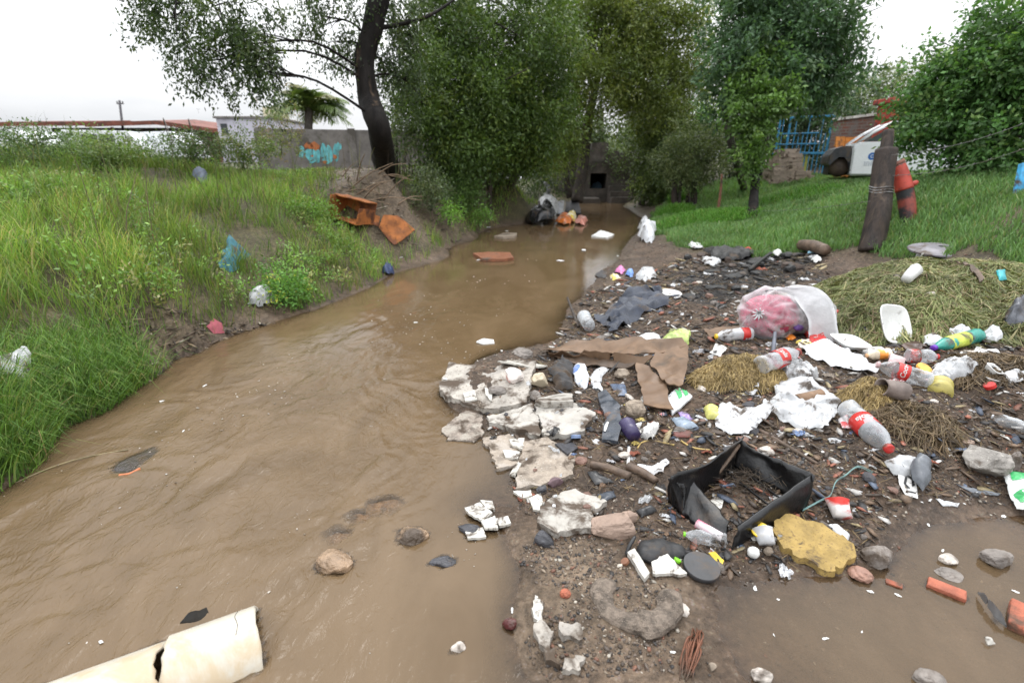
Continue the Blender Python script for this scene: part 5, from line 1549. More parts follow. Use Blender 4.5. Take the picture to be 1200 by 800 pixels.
def rot(x=0, y=0, z=0): return Matrix.Rotation(z, 4, 'Z') @ Matrix.Rotation(y, 4, 'Y') @ Matrix.Rotation(x, 4, 'X')
def tray(name, label, cat, px, py, w, d, h, m, R=(0, 0, 0), lift=0.0, seed=0, group=None, bend=.0, top=1.25):
    g = pt(px, py)
    ww, dd = size_at(g, w), size_at(g, d)
    bm = bmesh.new(); loft_box(bm, ww, dd, h, .004, top)
    for v in bm.verts:
        v.co.z += bend * float(fbm(v.co.x / ww * 2 + seed, v.co.y / dd * 2, 0, 2, 70))
    o = from_bm(name, bm, m, None, True, g + Vector((0, 0, lift)))
    o.matrix_world = Matrix.Translation(g + Vector((0, 0, lift))) @ rot(*R)
    return tag(o, label, cat, group)
def cup(name, label, cat, A, B, r0, r1, m, th=.002, group=None, lift=None, crush=.1, seed=0, closed_end=True):
    """open cup from its base A to its rim B"""
    a, b = pt(*A), pt(*B)
    L = max((b - a).length, .01); R0, R1 = size_at(a, r0), size_at(b, r1)
    bm = bmesh.new()
    prof = ([(0, 0)] if closed_end else [(R0 - th, 0)]) + [(R0, 0), (R0 + (R1 - R0) * .5, L * .5), (R1, L * .97), (R1 + th, L), (R1 - th, L), (R0 + (R1 - R0) * .5 - th, L * .5), (R0 - th, th)] + ([(0, th)] if closed_end else [])
    add_lathe(bm, prof, 20, None, not closed_end)
    for v in bm.verts:
        f = float(fbm(v.co.x / R1 + seed, v.co.y / R1, v.co.z / R1, 2, 80)) * crush
        v.co.x *= 1 + f; v.co.y *= 1 - f
    lf = max(R0, R1) * .9 if lift is None else lift
    bmesh.ops.transform(bm, matrix=Matrix.Translation((0, 0, lf)) @ axis_matrix(a, b), verts=bm.verts[:])
    return tag(from_bm(name, bm, m, None, True, a), label, cat, group)
def disc(name, label, cat, px, py, w, th, m, R=(0, 0, 0), lift=0.0, group=None, dome=0.0, hole=0.0, rimw=.0):
    g = pt(px, py); r = size_at(g, w) / 2
    bm = bmesh.new()
    prof = [(hole * r, 0), (r * .96, 0), (r, th * .3), (r, th * .8), (r * .97, th), (r * (.9 - rimw), th), (r * (.86 - rimw), th - rimw * .05), (r * .5, th + dome * .8), (hole * r, th + dome)]
    if hole == 0: add_lathe(bm, [(0, 0)] + prof[1:-1] + [(0, th + dome)], 32)
    else: add_lathe(bm, prof, 32, None, True)
    o = from_bm(name, bm, m, None, False, g)
    o.matrix_world = Matrix.Translation(g + Vector((0, 0, lift + .004))) @ rot(*R)
    return tag(o, label, cat, group)
def stick(name, label, cat, pts, r, m, group=None, n=7, rough=.12, seed=0):
    P = [pt(*p) for p in pts]
    a = P[0]
    rr = [size_at(a, q) for q in (r if isinstance(r, (list, tuple)) else [r] * len(P))]
    bm = bmesh.new(); wobble_tube(bm, [p - a for p in P], rr, n, 5, rough, seed)
    return tag(from_bm(name, bm, m, None, True, a + Vector((0, 0, rr[0] * .7))), label, cat, group)
def heap(name, label, cat, px, py, rx, ryw, h, nb, blen, cols, probs, bw=.005, seed=0, rotz=0.0, core=(.09, .07, .035)):
    g = G(px, py, True)
    RX = size_at(g, rx)
    n = 46
    u = np.linspace(-1.15, 1.15, n)
    U, V = np.meshgrid(u, u, indexing='ij')
    def hgt(x, y):
        r2 = x * x + y * y + .3 * fbm(x * 1.6 + seed, y * 1.6, 0, 3, 90)
        return h * np.clip(1 - r2, 0, 1) ** .75 * (1 + .3 * fbm(x * 3 + seed, y * 3, 3, 3, 91))
    c, s = math.cos(rotz), math.sin(rotz)
    def place(x, y):
        wx, wy = x * RX * c - y * ryw * s, x * RX * s + y * ryw * c
        return wx, wy
    wx, wy = place(U, V)
    hv = hgt(U, V)
    z = interp_h((g.x + wx).ravel(), (g.y + wy).ravel()).reshape(U.shape) - g.z + np.where(hv > .002, hv, -.03) + .012 * fbm(wx * 20, wy * 20, 0, 3, 92) * (hv > .01)
    root = thing(name, label, cat, g)
    me = mesh_np('core', np.stack([wx.ravel(), wy.ravel(), z.ravel()], 1), [grid_faces(n, n)])
    co = link('core', me, mat(name + '_core', core, .85, .3, .5, 30, 1.0), root)
    rng = np.random.default_rng(seed + 5)
    a = rng.uniform(0, 6.283, nb); r = rng.uniform(0, 1, nb) ** .5 * 1.03
    x, y = np.cos(a) * r, np.sin(a) * r
    bx, by = place(x, y)
    bz = interp_h(g.x + bx, g.y + by) - g.z + hgt(x, y)
    da = a + rotz + rng.normal(0, 1.7, nb)
    L = blen * rng.uniform(.4, 1.3, nb)
    cv = rng.normal(0, .35, nb)
    pts = []
    for k in range(4):
        t = k / 3
        ang = da + cv * t
        xx, yy = bx + np.cos(ang) * L * (t - .5), by + np.sin(ang) * L * (t - .5)
        ex, ey = (xx * c + yy * s) / RX, (-xx * s + yy * c) / ryw
        zz = interp_h(g.x + xx, g.y + yy) - g.z + hgt(ex, ey) + .004 + rng.uniform(0, .045, nb) * (1 - abs(2 * t - 1)) + rng.uniform(0, .02, nb)
        pts.append(np.stack([xx, yy, zz], 1))
    w = bw * rng.uniform(.6, 1.4, nb)
    side = np.stack([-np.sin(da) * w / 2, np.cos(da) * w / 2, rng.normal(0, .3, nb) * w], 1)
    Vv = np.stack([p + sg * side for p in pts for sg in (-1, 1)], 1).reshape(-1, 3)
    b = (np.arange(nb) * 8)[:, None]
    F = np.concatenate([b + np.array([[2 * k, 2 * k + 1, 2 * k + 3, 2 * k + 2]]) for k in range(3)])
    ci = rng.choice(len(cols), nb, p=probs)
    cc = np.array(cols)[ci] * rng.uniform(.65, 1.3, (nb, 1)) * (1 + .5 * fbm(x * 2.5, y * 2.5, seed, 3, 95))[:, None]
    me = mesh_np('stalks', Vv, [F], np.repeat(np.clip(cc, 0, 1), 8, 0), smooth=False)
    link('stalks', me, straw_m, root)
    support(co)
    return root
# ------------------------------------------------------------------ concrete, tile and stone along the water edge
TANC = mat('tan_concrete', (.3, .25, .2), .8, .3, .3, 14, 1.0, color2=(.4, .35, .3), c2=.58, speck=(.45, .4, .34))
_slabs = [
    ('concrete_slab', 'largest pale broken concrete slab sloping into the stream beside the patterned tile', [(515, 462), (527, 440), (582, 430), (600, 424), (628, 434), (622, 450), (620, 466), (618, 480), (575, 486), (557, 481), (522, 471)], CONC, .035, .05, {}),
    ('concrete_slab', 'grey concrete slab half sunk in muddy water with a dark hollow under its lower edge', [(518, 503), (545, 481), (568, 481), (563, 502), (568, 514), (556, 519), (526, 516)], CONCD, .012, .04, {}),
    ('concrete_slab', 'white cracked concrete slab, the left half next to the water', [(570, 491), (600, 486), (624, 477), (628, 490), (632, 500), (633, 516), (600, 508), (577, 500)], CONCW, .045, .05, {}),
    ('concrete_slab', 'white cracked concrete slab, the right half next to the black plastic casing', [(627, 477), (662, 475), (697, 490), (685, 510), (660, 516), (636, 516), (635, 500), (630, 489)], CONCW, .048, .05, {}),
    ('concrete_slab', 'tan gravelly concrete slab between the water and the white tile shards', [(563, 516), (598, 510), (612, 521), (607, 546), (584, 553), (577, 537)], TANC, .02, .04, {}),
    ('concrete_slab', 'rough brown speckled concrete slab below the white cracked one', [(614, 520), (640, 517), (673, 537), (671, 560), (640, 571), (605, 576), (606, 560), (610, 540)], TANC, .03, .04, {}),
    ('concrete_slab', 'ragged white plaster covered slab left of the flat pink stone', [(632, 602), (654, 586), (674, 580), (712, 594), (694, 607), (692, 626), (652, 631), (630, 621)], CONCW, .045, .03, {}),
]
for nm, lab, poly, m, h, th, kw in _slabs:
    sheet(nm, lab, 'concrete slab', poly, m, .009, 20, h * .68, thick=th, rigid=True, group='broken concrete slabs', seed=len(lab), rag=.7, smooth=False, sup=True, breaker=True, res=.012)
sheet('tile_slab', 'long white tile edge on top of the largest pale slab', 'tile', [(584, 430), (600, 420), (642, 430), (627, 438), (622, 430)], TILE, .003, 8, .012, thick=.012, rigid=True, rag=.3, smooth=False)
sheet('concrete_chunk', 'small white block on the upper edge of the cracked slab', 'concrete chunk', [(627, 477), (632, 470), (660, 464), (670, 464), (671, 477), (640, 479)], CONCW, .004, 9, .035, thick=.04, rigid=True, rag=.3, smooth=False)
pat_tile = mat('patterned_tile', (.7, .64, .6), .3, .15, .08, 12, .1, color2=(.55, .12, .09), c2=.6)
rock('tile_chunk', 'white tile chunk with a faded red pattern on the largest slab', 'tile chunk', 603, 441, 27, 20, pat_tile, 5, .9, .15, .8)
rock('mortar_chunk', 'cream mortar chunk right of the red patterned tile', 'mortar chunk', 632, 448, 22, 20, mat('cream_mortar', (.55, .47, .34), .7, .25, .15, 12, .5), 6, .9, .2, .7)
for k, (poly, lab) in enumerate((
        ([(597, 516), (615, 515), (612, 527), (600, 525)], 'upper white tile shard on the tan concrete beside the water'),
        ([(589, 530), (610, 532), (607, 540), (592, 537)], 'middle white tile shard on the tan concrete beside the water'),
        ([(597, 556), (607, 543), (611, 545), (604, 562)], 'narrow upright white tile shard on the edge of the tan concrete'),
        ([(544, 600), (562, 594), (577, 606), (566, 615), (550, 607)], 'broad pointed white tile shard at the left of the heap in shallow water'),
        ([(564, 616), (580, 607), (584, 624), (569, 625)], 'square white tile shard in the middle of the heap in shallow water'),
        ([(580, 612), (595, 609), (599, 617), (586, 621)], 'small cream tile piece at the right of the heap in shallow water'),
        ([(562, 589), (577, 591), (580, 601), (570, 600)], 'topmost white tile shard of the heap in shallow water'),
        ([(545, 626), (566, 621), (570, 632), (548, 634)], 'lowest pale tile piece just breaking the water'),
        ([(543, 462), (556, 459), (559, 470), (545, 472)], 'small white tile square lying on the largest slab'),
        ([(568, 455), (577, 462), (576, 472), (569, 464)], 'thin grey tile splinter on the largest slab'),
        ([(601, 578), (622, 577), (623, 583), (612, 586)], 'thin white plaster flake below the speckled slab'),
        ([(619, 586), (634, 580), (638, 592), (625, 600)], 'crumbly white plaster flakes left of the ragged slab'))):
    sheet('tile_shard', lab, 'tile shard', poly, TILE, .004, 14, .02 if k in (3, 4, 5, 6) else .014, thick=.012, rigid=k not in (10, 11), rag=.25, smooth=False, group='white tile shards by the water', seed=k, breaker=k in (3, 4, 5, 6, 7), curl=.012 if k in (3, 4) else 0)
for a in (
        ('flat_stone', 'flat pinkish stone beside the ragged white slab', 'stone', 716, 616, 54, 26, STONEP, 3, .7, .25, .8),
        ('flat_stone', 'smaller pinkish stone behind the flat pink one', 'stone', 736, 606, 22, 18, STONEP, 4, .6, .3, .8),
        ('stone', 'round tan stone under the cardboard flap', 'stone', 744, 480, 25, 26, STONET, 5, .2, .25, .9),
        ('stone', 'beige stone under the long cardboard strip', 'stone', 729, 438, 18, 13, STONET, 6, .2, .3, .9),
        ('stone', 'grey brown stone on the slab left of the grey cloth', 'stone', 626, 464, 18, 13, STONE, 7, .3, .3, .9),
        ('stone', 'dark stone right under the patterned tile chunk', 'stone', 583, 457, 22, 11, STONE, 8, .4, .3, .8),
        ('stone', 'purple grey angular stone on the speckled slab', 'stone', 650, 565, 17, 14, mat('purple_stone', (.14, .09, .1), .5, .15), 9, .9, .25, .8),
        ('stone', 'black angular stone beside the purple one', 'stone', 635, 574, 16, 13, DARKST, 10, .8, .25, .7),
        ('stone', 'reddish brown stone below the dark slate', 'stone', 680, 540, 18, 12, mat('brown_stone', (.17, .095, .07), .5, .2), 11, .5, .25, .9),
        ('stone', 'dark wet stone below the corner of the ragged white slab', 'stone', 637, 632, 26, 18, DARKST, 12, .6, .3, .7),
        ('concrete_rock', 'large grey angular concrete rock at the right of the litter', 'rock', 1153, 541, 52, 40, mat('grey_block', (.27, .25, .225), .75, .25, .2, 14, .7, speck=(.4, .38, .34)), 14, 1.0, .2, .8),
        ('stone', 'long upright grey stone right of the angular concrete rock', 'stone', 1187, 543, 17, 34, STONE, 15, .6, .25, .6),
        ('stone', 'flat grey brown stone right of the yellow foam slab', 'stone', 1025, 651, 36, 26, STONE, 16, .9, .3, .8),
        ('stone', 'reddish stone touching the right end of the yellow slab', 'stone', 1008, 672, 26, 16, mat('russet_stone', (.27, .15, .11), .6, .2), 17, .4, .3, .9),
        ('stone', 'craggy grey brown rock standing in the puddle', 'rock', 1166, 653, 32, 22, STONE, 18, .6, .25, .8),
        ('stone', 'pale flat stone in the puddle left of the craggy rock', 'stone', 1110, 654, 22, 12, mat('pale_stone', (.5, .45, .4), .5, .2), 19, .5, .3, .8),
        ('stone', 'submerged grey stone at the puddle edge below the pale flat stone', 'stone', 1115, 670, 30, 14, STONE, 20, .5, .55, .8),
        ('stone', 'pinkish pebble left of the angular concrete rock', 'stone', 1134, 518, 14, 7, STONEP, 21, .2, .3, .9),
        ('stone', 'long mottled stone at the bottom edge of the puddle', 'stone', 1090, 792, 30, 30, STONE, 22, .4, .4, .8),
        ('stone', 'pale oval stone at the bottom edge of the puddle', 'stone', 892, 790, 26, 16, mat('pale_stone', (.5, .45, .4), .5), 23, .2, .35, .6),
        ('stone', 'yellowish chip beside the red roots', 'stone', 834, 781, 11, 10, STONET, 24, .9, .2, .7),
        ('stone', 'red brown pebble in the gravel spit', 'stone', 662, 695, 13, 10, BRICKR, 25, .2, .3, .9),
        ('stone', 'mottled stone in the wet mud right of the concrete ring', 'stone', 798, 713, 19, 12, mat('pale_stone', (.5, .45, .4), .5), 26, .4, .35, .9),
        ('mud_lump', 'brown mud lump at the water edge above the largest slab', 'stone', 612, 413, 24, 14, STONE, 27, .2, .4, .9),
        ('stone', 'brown clod left of the pale bag on the heap', 'stone', 985, 357, 34, 18, STONE, 28, .3, .35, .9)):
    rock(*a, group='stones lying among the litter')
# rocks in the stream
for a in (
        ('stream_rock', 'light brown rock breaking the water above the white pipe', 'rock', 392, 655, 46, 34, mat('wet_rock', (.28, .19, .12), .35, .3, .3, 14, .8), 31, .3, .5, .8),
        ('stream_rock', 'smooth tan rock awash in the middle of the stream', 'rock', 420, 602, 34, 20, mat('wet_rock', (.33, .235, .16), .4), 32, .2, 1.02, .9),
        ('stream_rock', 'knobbly tan rock awash right of the smooth one', 'rock', 482, 622, 40, 34, mat('wet_rock', (.33, .235, .16), .4), 33, .5, .7, .9),
        ('stream_rock', 'submerged rock seen through the muddy water left of the tan one', 'rock', 395, 622, 38, 24, mat('wet_rock', (.33, .235, .16), .4), 34, .2, 1.06, .9),
        ('stream_rock', 'submerged rock upstream of the knobbly one', 'rock', 450, 588, 50, 24, mat('wet_rock', (.33, .235, .16), .4), 35, .2, 1.06, .9),
        ('stream_rock', 'narrow dark rock with a wave behind it', 'rock', 518, 656, 32, 12, DARKST, 36, .4, .55, .6),
        ('stream_rock', 'dark rock beside the white shards in shallow water', 'rock', 550, 620, 28, 10, DARKST, 37, .5, .3, .6),
        ('stream_rock', 'broken shell like stone alone in the shallow water', 'rock', 538, 757, 18, 12, mat('pale_stone', (.5, .45, .4), .5), 38, .6, .4, .7)):
    rock(*a, group='rocks in the stream', breaker=True)
# bricks
def brick(label, px, py, w, yaw, sink=.02, tilt=0.0):
    g = W(px, py); L = size_at(g, w)
    bm = bmesh.new(); add_box(bm, (-L / 2, -L * .24, -L * .13), (L / 2, L * .24, L * .13)); bevel_all(bm, L * .05, 2)
    bmesh.ops.subdivide_edges(bm, edges=bm.edges[:], cuts=1)
    for v in bm.verts: v.co += Vector((float(noise(v.co.x * 30, v.co.y * 30, px)), float(noise(v.co.x * 30, v.co.z * 30, px + 3)), float(noise(v.co.y * 30, v.co.x * 30, px + 5)))) * L * .035
    o = from_bm('brick', bm, BRICKR, None, True, g + Vector((0, 0, L * .13 - sink)))
    o.rotation_euler = (tilt, 0, yaw)
    BREAKERS.append(o)
    return tag(o, label, 'brick', 'red bricks in the puddle')
brick('rounded red brick lying in the middle of the puddle', 1109, 692, 36, -.75, .015)
brick('small red brick fragment near the puddle edge', 1047, 684, 16, -.6, .008)
brick('large red brick at the right edge of the puddle', 1196, 728, 50, .8, .01)
# half ring of rough concrete
def ring_piece():
    g = G(745, 705); R = size_at(g, 40)
    bm = bmesh.new()
    n, k = 46, 14
    for i in range(n + 1):
        pass
    rings = []
    for i in range(n + 1):
        a = math.radians(120) + math.radians(265) * i / n
        rr = R * (.34 + .1 * math.sin(3 * a) * .5) * (1.12 if i > n * .55 else .9)
        ends = min(1, min(i, n - i) / 4 + .35)
        c = Vector((math.cos(a) * R * 1.0, math.sin(a) * R * .82, 0))
        rad = Vector((math.cos(a), math.sin(a), 0))
        ring = []
        for q in range(k):
            t = 2 * math.pi * q / k
            p = c + rad * math.cos(t) * rr * ends + Vector((0, 0, 1)) * math.sin(t) * rr * .62 * ends
            f = float(fbm(p.x * 26, p.y * 26, p.z * 26, 3, 71)) * .3
            p += (p - c) * f
            ring.append(bm.verts.new(p))
        rings.append(ring)
    for a, b in zip(rings, rings[1:]):
        for q in range(k): bm.faces.new((a[q], a[(q + 1) % k], b[(q + 1) % k], b[q]))
    bm.faces.new(rings[0][::-1]); bm.faces.new(rings[-1])
    o = from_bm('concrete_ring', bm, mat('porous_concrete', (.17, .135, .105), .8, .15, .5, 34, 1.0, speck=(.34, .28, .22)), None, False, g + Vector((0, 0, R * .05)))
    tag(o, 'broken half ring of porous brown concrete at the edge of the puddle', 'concrete ring'); BREAKERS.append(o)
ring_piece()
for k, (poly, h, lab) in enumerate((
        ([(621, 730), (626, 700), (633, 702), (637, 728), (632, 734)], .03, 'upright white splinter at the tip of the gravel spit'),
        ([(624, 738), (638, 732), (647, 744), (645, 764), (654, 784), (640, 778), (634, 756)], .035, 'grey white rubble piece below the white splinter'),
        ([(656, 744), (659, 735), (681, 738), (682, 752), (670, 751), (660, 750)], .045, 'squarish white rubble piece right of the splinter'),
        ([(661, 778), (684, 776), (681, 788), (668, 795), (662, 790)], .04, 'lowest crumbly white rubble piece of the spit'))):
    sheet('rubble_piece', lab, 'rubble', poly, CONC if k else TILE, .016, 26, h * .45, thick=.04, rigid=True, rag=1.1, res=.008, smooth=False, group='rubble at the tip of the gravel spit', seed=50 + k)
rock('burnt_can', 'small dark red crushed can at the tip of the gravel spit', 'can', 598, 730, 18, 15, mat('dark_red_tin', (.07, .015, .015), .3, .2), 44, .4, .2, .8)
# white pipe
def pipe():
    a, b = Vector((-.875, 1.35, -.058)), Vector((-1.6, .953, -.058))
    d = (b - a).normalized()
    pm = mat('old_white_pipe', (.5, .47, .4), .3, .42, .08, 7, .1, dirt_scale=3.5, dirtcol=(.45, .36, .24))
    up = Vector((0, 0, 1)); sd = d.cross(up).normalized()
    L = (b - a).length
    def piece(label, s0, s1, jag0, jag1, r, tilt, dz):
        n, m = 40, 26
        bm = bmesh.new()
        def grid(rad, flip):
            R = []
            for i in range(m + 1):
                row = []
                for q in range(n):
                    t = 2 * math.pi * q / n
                    s = s0 + (s1 - s0) * i / m
                    if i == 0: s += jag0 * float(fbm(math.cos(t) * 3, math.sin(t) * 3, s0 * 9, 3, 81))
                    if i == m: s += jag1 * float(fbm(math.cos(t) * 3, math.sin(t) * 3, s1 * 9, 3, 82))
                    p = a + d * s + (sd * math.cos(t) + up * math.sin(t)) * rad
                    row.append(bm.verts.new(p - a))
                R.append(row)
            return R
        A, B = grid(r, 0), grid(r - .012, 1)
        for X in (A, B):
            for i in range(m):
                for q in range(n): bm.faces.new((X[i][q], X[i][(q + 1) % n], X[i + 1][(q + 1) % n], X[i + 1][q]))
        for i in (0, m):
            for q in range(n): bm.faces.new((A[i][q], A[i][(q + 1) % n], B[i][(q + 1) % n], B[i][q]))
        o = from_bm('drain_pipe', bm, pm, None, True, a + Vector((0, 0, dz)))
        o.rotation_euler = tilt
        BREAKERS.append(o)
        return tag(o, label, 'pipe', 'broken white pipe in the stream')
    p1 = piece('wide right piece of the broken white pipe lying in the stream', 0, .27, .012, .03, .152, (0, 0, 0), 0)
    piece('left piece of the broken white pipe running out of the picture', .285, .86, .03, .0, .146, (0, 0, 0), -.008)
    cr = mat('pipe_crack', (.05, .045, .04), .8, .1)
    for s, t0, t1 in ((.06, 1.3, 2.2),):
        bm = bmesh.new()
        pts = []
        for q in range(9):
            t = t0 + (t1 - t0) * q / 8
            pts.append(d * (s + .004 * math.sin(q * 1.1 + s * 40)) + (sd * math.cos(math.pi - t) + up * math.sin(math.pi - t)) * .1518)
        add_tube(bm, pts, .0012, 4)
        from_bm('crack', bm, cr, p1)
    q = Pt(230, 733, 1.78)
    sheet('torn_rubber', 'black torn flap sticking up behind the white pipe', 'rubber scrap', [(212, 738), (222, 726, .03), (243, 718, .06), (246, 726, .03), (230, 736)], BLACKP, .006, 20, .03, th=.006)
pipe()

# ------------------------------------------------------------------ heaps
heap('grass_heap', 'wide heap of cut green and brown grass stalks between the post and the litter', 'grass heap', 1080, 362, 150, .95, .3, 52000, .3,
     [(.22, .24, .09), (.16, .19, .065), (.36, .32, .16), (.11, .12, .05), (.24, .17, .1)], [.34, .28, .18, .1, .1], .0046, 1, .05, (.065, .055, .028))
heap('grass_heap', 'low tail of cut grass running to the right edge behind the litter', 'grass heap', 1195, 372, 80, .6, .2, 12000, .2,
     [(.22, .23, .09), (.16, .18, .07), (.28, .25, .12), (.11, .115, .05), (.2, .15, .08)], [.26, .24, .24, .14, .12], .005, 9, .05, (.065, .052, .03))
heap('straw_clump', 'clump of dry yellow straw between the cardboard and the bottles', 'straw clump', 868, 440, 56,   .2, .09, 9000, .1, STRAWC, [.35, .25, .25, .15], .0028, 2, .1, (.11, .08, .04))
heap('straw_clump', 'small tuft of dry yellow straw behind the clay pot shard', 'straw clump', 1012, 470, 24, .13, .075, 3600, .09, STRAWC, [.35, .25, .25, .15], .0026, 3, .0, (.11, .08, .04))
heap('straw_clump', 'flat mat of wet brown straw at the right behind the foam pieces', 'straw clump', 1165, 436, 50, .17, .035, 2600, .2, [(.14, .095, .05), (.1, .07, .04), (.19, .14, .08), (.07, .05, .03)], [.35, .25, .2, .2], .004, 4)
heap('straw_clump', 'flat patch of wet brown straw below the large bottle neck', 'straw clump', 1075, 500, 44, .15, .02, 1100, .14, [(.16, .11, .06), (.12, .085, .05), (.21, .16, .09), (.07, .05, .03)], [.35, .25, .2, .2], .0032, 5)
disc('drum_lid', 'round grey plastic lid with a hole lying on the grass heap by the post', 'lid', 1102, 300, 66, .03, mat('grey_lilac_plastic', (.19, .18, .2), .5, .25, .15, 8, .1), (.08, -.06, 0), .05, None, .03, .13, .1)
sheet('bark_strip', 'pale brown bark strip on the right side of the grass heap', 'bark', [(1120, 309, .03), (1130, 311, .03), (1152, 331, .03), (1147, 336, .03)], WOODW, .006, 10, .03, thick=.01, rag=.2)
sheet('plastic_scrap', 'teal plastic scrap on the right side of the grass heap', 'scrap', [(1166, 323, .02), (1176, 322, .03), (1178, 333, .02), (1169, 334, .02)], mat('teal_plastic', (.02, .33, .36), .35, .1), .006, 12, .03, puff=.02)
cup('foam_cup', 'crumpled white foam cup on the front of the grass heap', 'cup', (1060, 334, .03), (1072, 322, .06), 5.5, 7, FOAM, crush=.3)
sheet('foam_scrap', 'small white scrap at the top of the grass heap next to the lid', 'scrap', [(1074, 296, .04), (1084, 294, .06), (1085, 300, .05), (1078, 303, .04)], FOAM, .004, 12, .04, thick=.01)

# ------------------------------------------------------------------ black bin frame
def wall_panel(name, base, top, th, m, parent, wav=.0, seed=0, nu=16, nv=6):
    b = smooth_curve(base, 8) if len(base) > 2 else [base[0].lerp(base[1], i / nu) for i in range(nu + 1)]
    t = smooth_curve(top, 8) if len(top) > 2 else [top[0].lerp(top[1], i / nu) for i in range(nu + 1)]
    n = min(len(b), len(t))
    b = [b[int(i * (len(b) - 1) / (n - 1))] for i in range(n)]; t = [t[int(i * (len(t) - 1) / (n - 1))] for i in range(n)]
    bm = bmesh.new()
    S = []
    for i in range(n):
        tang = (b[min(i + 1, n - 1)] - b[max(i - 1, 0)]).normalized()
        nrm = tang.cross(Vector((0, 0, 1))).normalized()
        row = []
        for j in range(nv + 1):
            f = j / nv
            p = b[i].lerp(t[i], f) + nrm * wav * (.4 + f) * float(fbm(i * .35 + seed, f * 2, 0, 3, 83)) + nrm * (.012 * max(0, f - .85) / .15)
            row.append((p + nrm * th / 2, p - nrm * th / 2))
        S.append(row)
    V = [[[bm.verts.new(q - parent.location) for q in pr] for pr in row] for row in S]
    for i in range(n - 1):
        for j in range(nv):
            bm.faces.new((V[i][j][0], V[i + 1][j][0], V[i + 1][j + 1][0], V[i][j + 1][0]))
            bm.faces.new((V[i][j][1], V[i][j + 1][1], V[i + 1][j + 1][1], V[i + 1][j][1]))
        bm.faces.new((V[i][0][0], V[i][0][1], V[i + 1][0][1], V[i + 1][0][0]))
        bm.faces.new((V[i][nv][0], V[i + 1][nv][0], V[i + 1][nv][1], V[i][nv][1]))
    for i in (0, n - 1):
        for j in range(nv): bm.faces.new((V[i][j][0], V[i][j + 1][0], V[i][j + 1][1], V[i][j][1]))
    return from_bm(name, bm, m, parent, True)
def crate():
    c = pt(865, 598)
    root = thing('plastic_crate', 'large broken black plastic crate frame without a bottom, full of twigs', 'crate', c)
    gl = mat('glossy_black_plastic', (.004, .004, .0045), .34, .04, .4, 9, .35, coat=.08, dirt_scale=5, dirtcol=(.05, .038, .028))
    Wb, Nb, Eb, Sb = pt(800, 606), pt(860, 552), pt(944, 596), pt(857, 643)
    Wt, Nt, Et, St = pt(782, 556, .2), pt(868, 510, .17), pt(955, 557, .17), pt(866, 618, .1)
    wall_panel('side_wall', [Wb, Wb.lerp(Nb, .5) + Vector((-.015, .01, 0)), Nb], [Wt, pt(820, 541, .17), Nt], .007, gl, root, .022, 1)
    wall_panel('side_wall', [Nb, pt(905, 572), Eb], [Nt, pt(893, 530, .13), pt(918, 538, .14), Et], .007, gl, root, .03, 5)
    wall_panel('side_wall', [Eb, Sb], [Et, St], .007, gl, root, .008, 8)
    wall_panel('side_wall', [pt(846, 640), pt(812, 612), Wb], [pt(852, 612, .05), pt(818, 570, .09), pt(795, 556, .15)], .007, gl, root, .03, 11)
    wall_panel('corner_flange', [pt(783, 588), pt(800, 606)], [pt(783, 560, .16), pt(803, 566, .14)], .008, gl, root, .02, 13)
    for a, b in (((843, 553), (903, 598)), ((857, 548), (916, 590)), ((812, 570), (845, 552))):
        A, B = pt(*a) + Vector((0, 0, .03)), pt(*b) + Vector((0, 0, .02))
        bm = bmesh.new(); add_tube(bm, [A - c, (A + B) / 2 - c, B - c], .006, 4); from_bm('crossbar', bm, gl, root)
crate()
# ------------------------------------------------------------------ cardboard
def cardboard():
    p = pt(750, 425)
    root = thing('cardboard_box', 'flattened wet brown cardboard box with one flap hanging towards the camera', 'cardboard box', p)
    kw = dict(parent=root, th=.006, rag=.25, amp=.04, freq=6.5)
    sheet('side_panel', None, None, [(640, 408, .05), (700, 403, .1), (797, 403, .17), (802, 411, .14), (765, 421, .1), (700, 417, .08), (645, 415, .05)], CARD, lift=.01, seed=1, **kw)
    sheet('side_panel', None, None, [(645, 415, .05), (700, 417, .08), (766, 421, .1), (752, 433, .03), (700, 425, .01), (646, 419, .005)], CARD, lift=.008, seed=2, **kw)
    sheet('end_panel', None, None, [(766, 421, .1), (801, 409, .14), (805, 436, .07), (800, 457, .02), (784, 459, .04), (764, 437, .07)], CARD, lift=.012, seed=3, **kw)
    sheet('flap', None, None, [(745, 432, .04), (763, 433, .055), (778, 452, .03), (786, 487, .008), (755, 481, .008)], CARD, lift=.012, seed=4, **kw)
    sheet('torn_strip', None, None, [(630, 412), (640, 412, .01), (745, 430, .03), (741, 434, .01), (655, 424, .0)], mat('dark_wet_cardboard', (.085, .055, .035), .5, .2), lift=.006, seed=5, **kw)
cardboard()
sheet('cardboard_sheet', 'flat brown cardboard piece behind the straw clump', 'cardboard', [(825, 386, .02), (872, 382, .03), (882, 388, .02), (832, 398, .01)], CARD, .006, 6, .01, th=.006, seed=8)
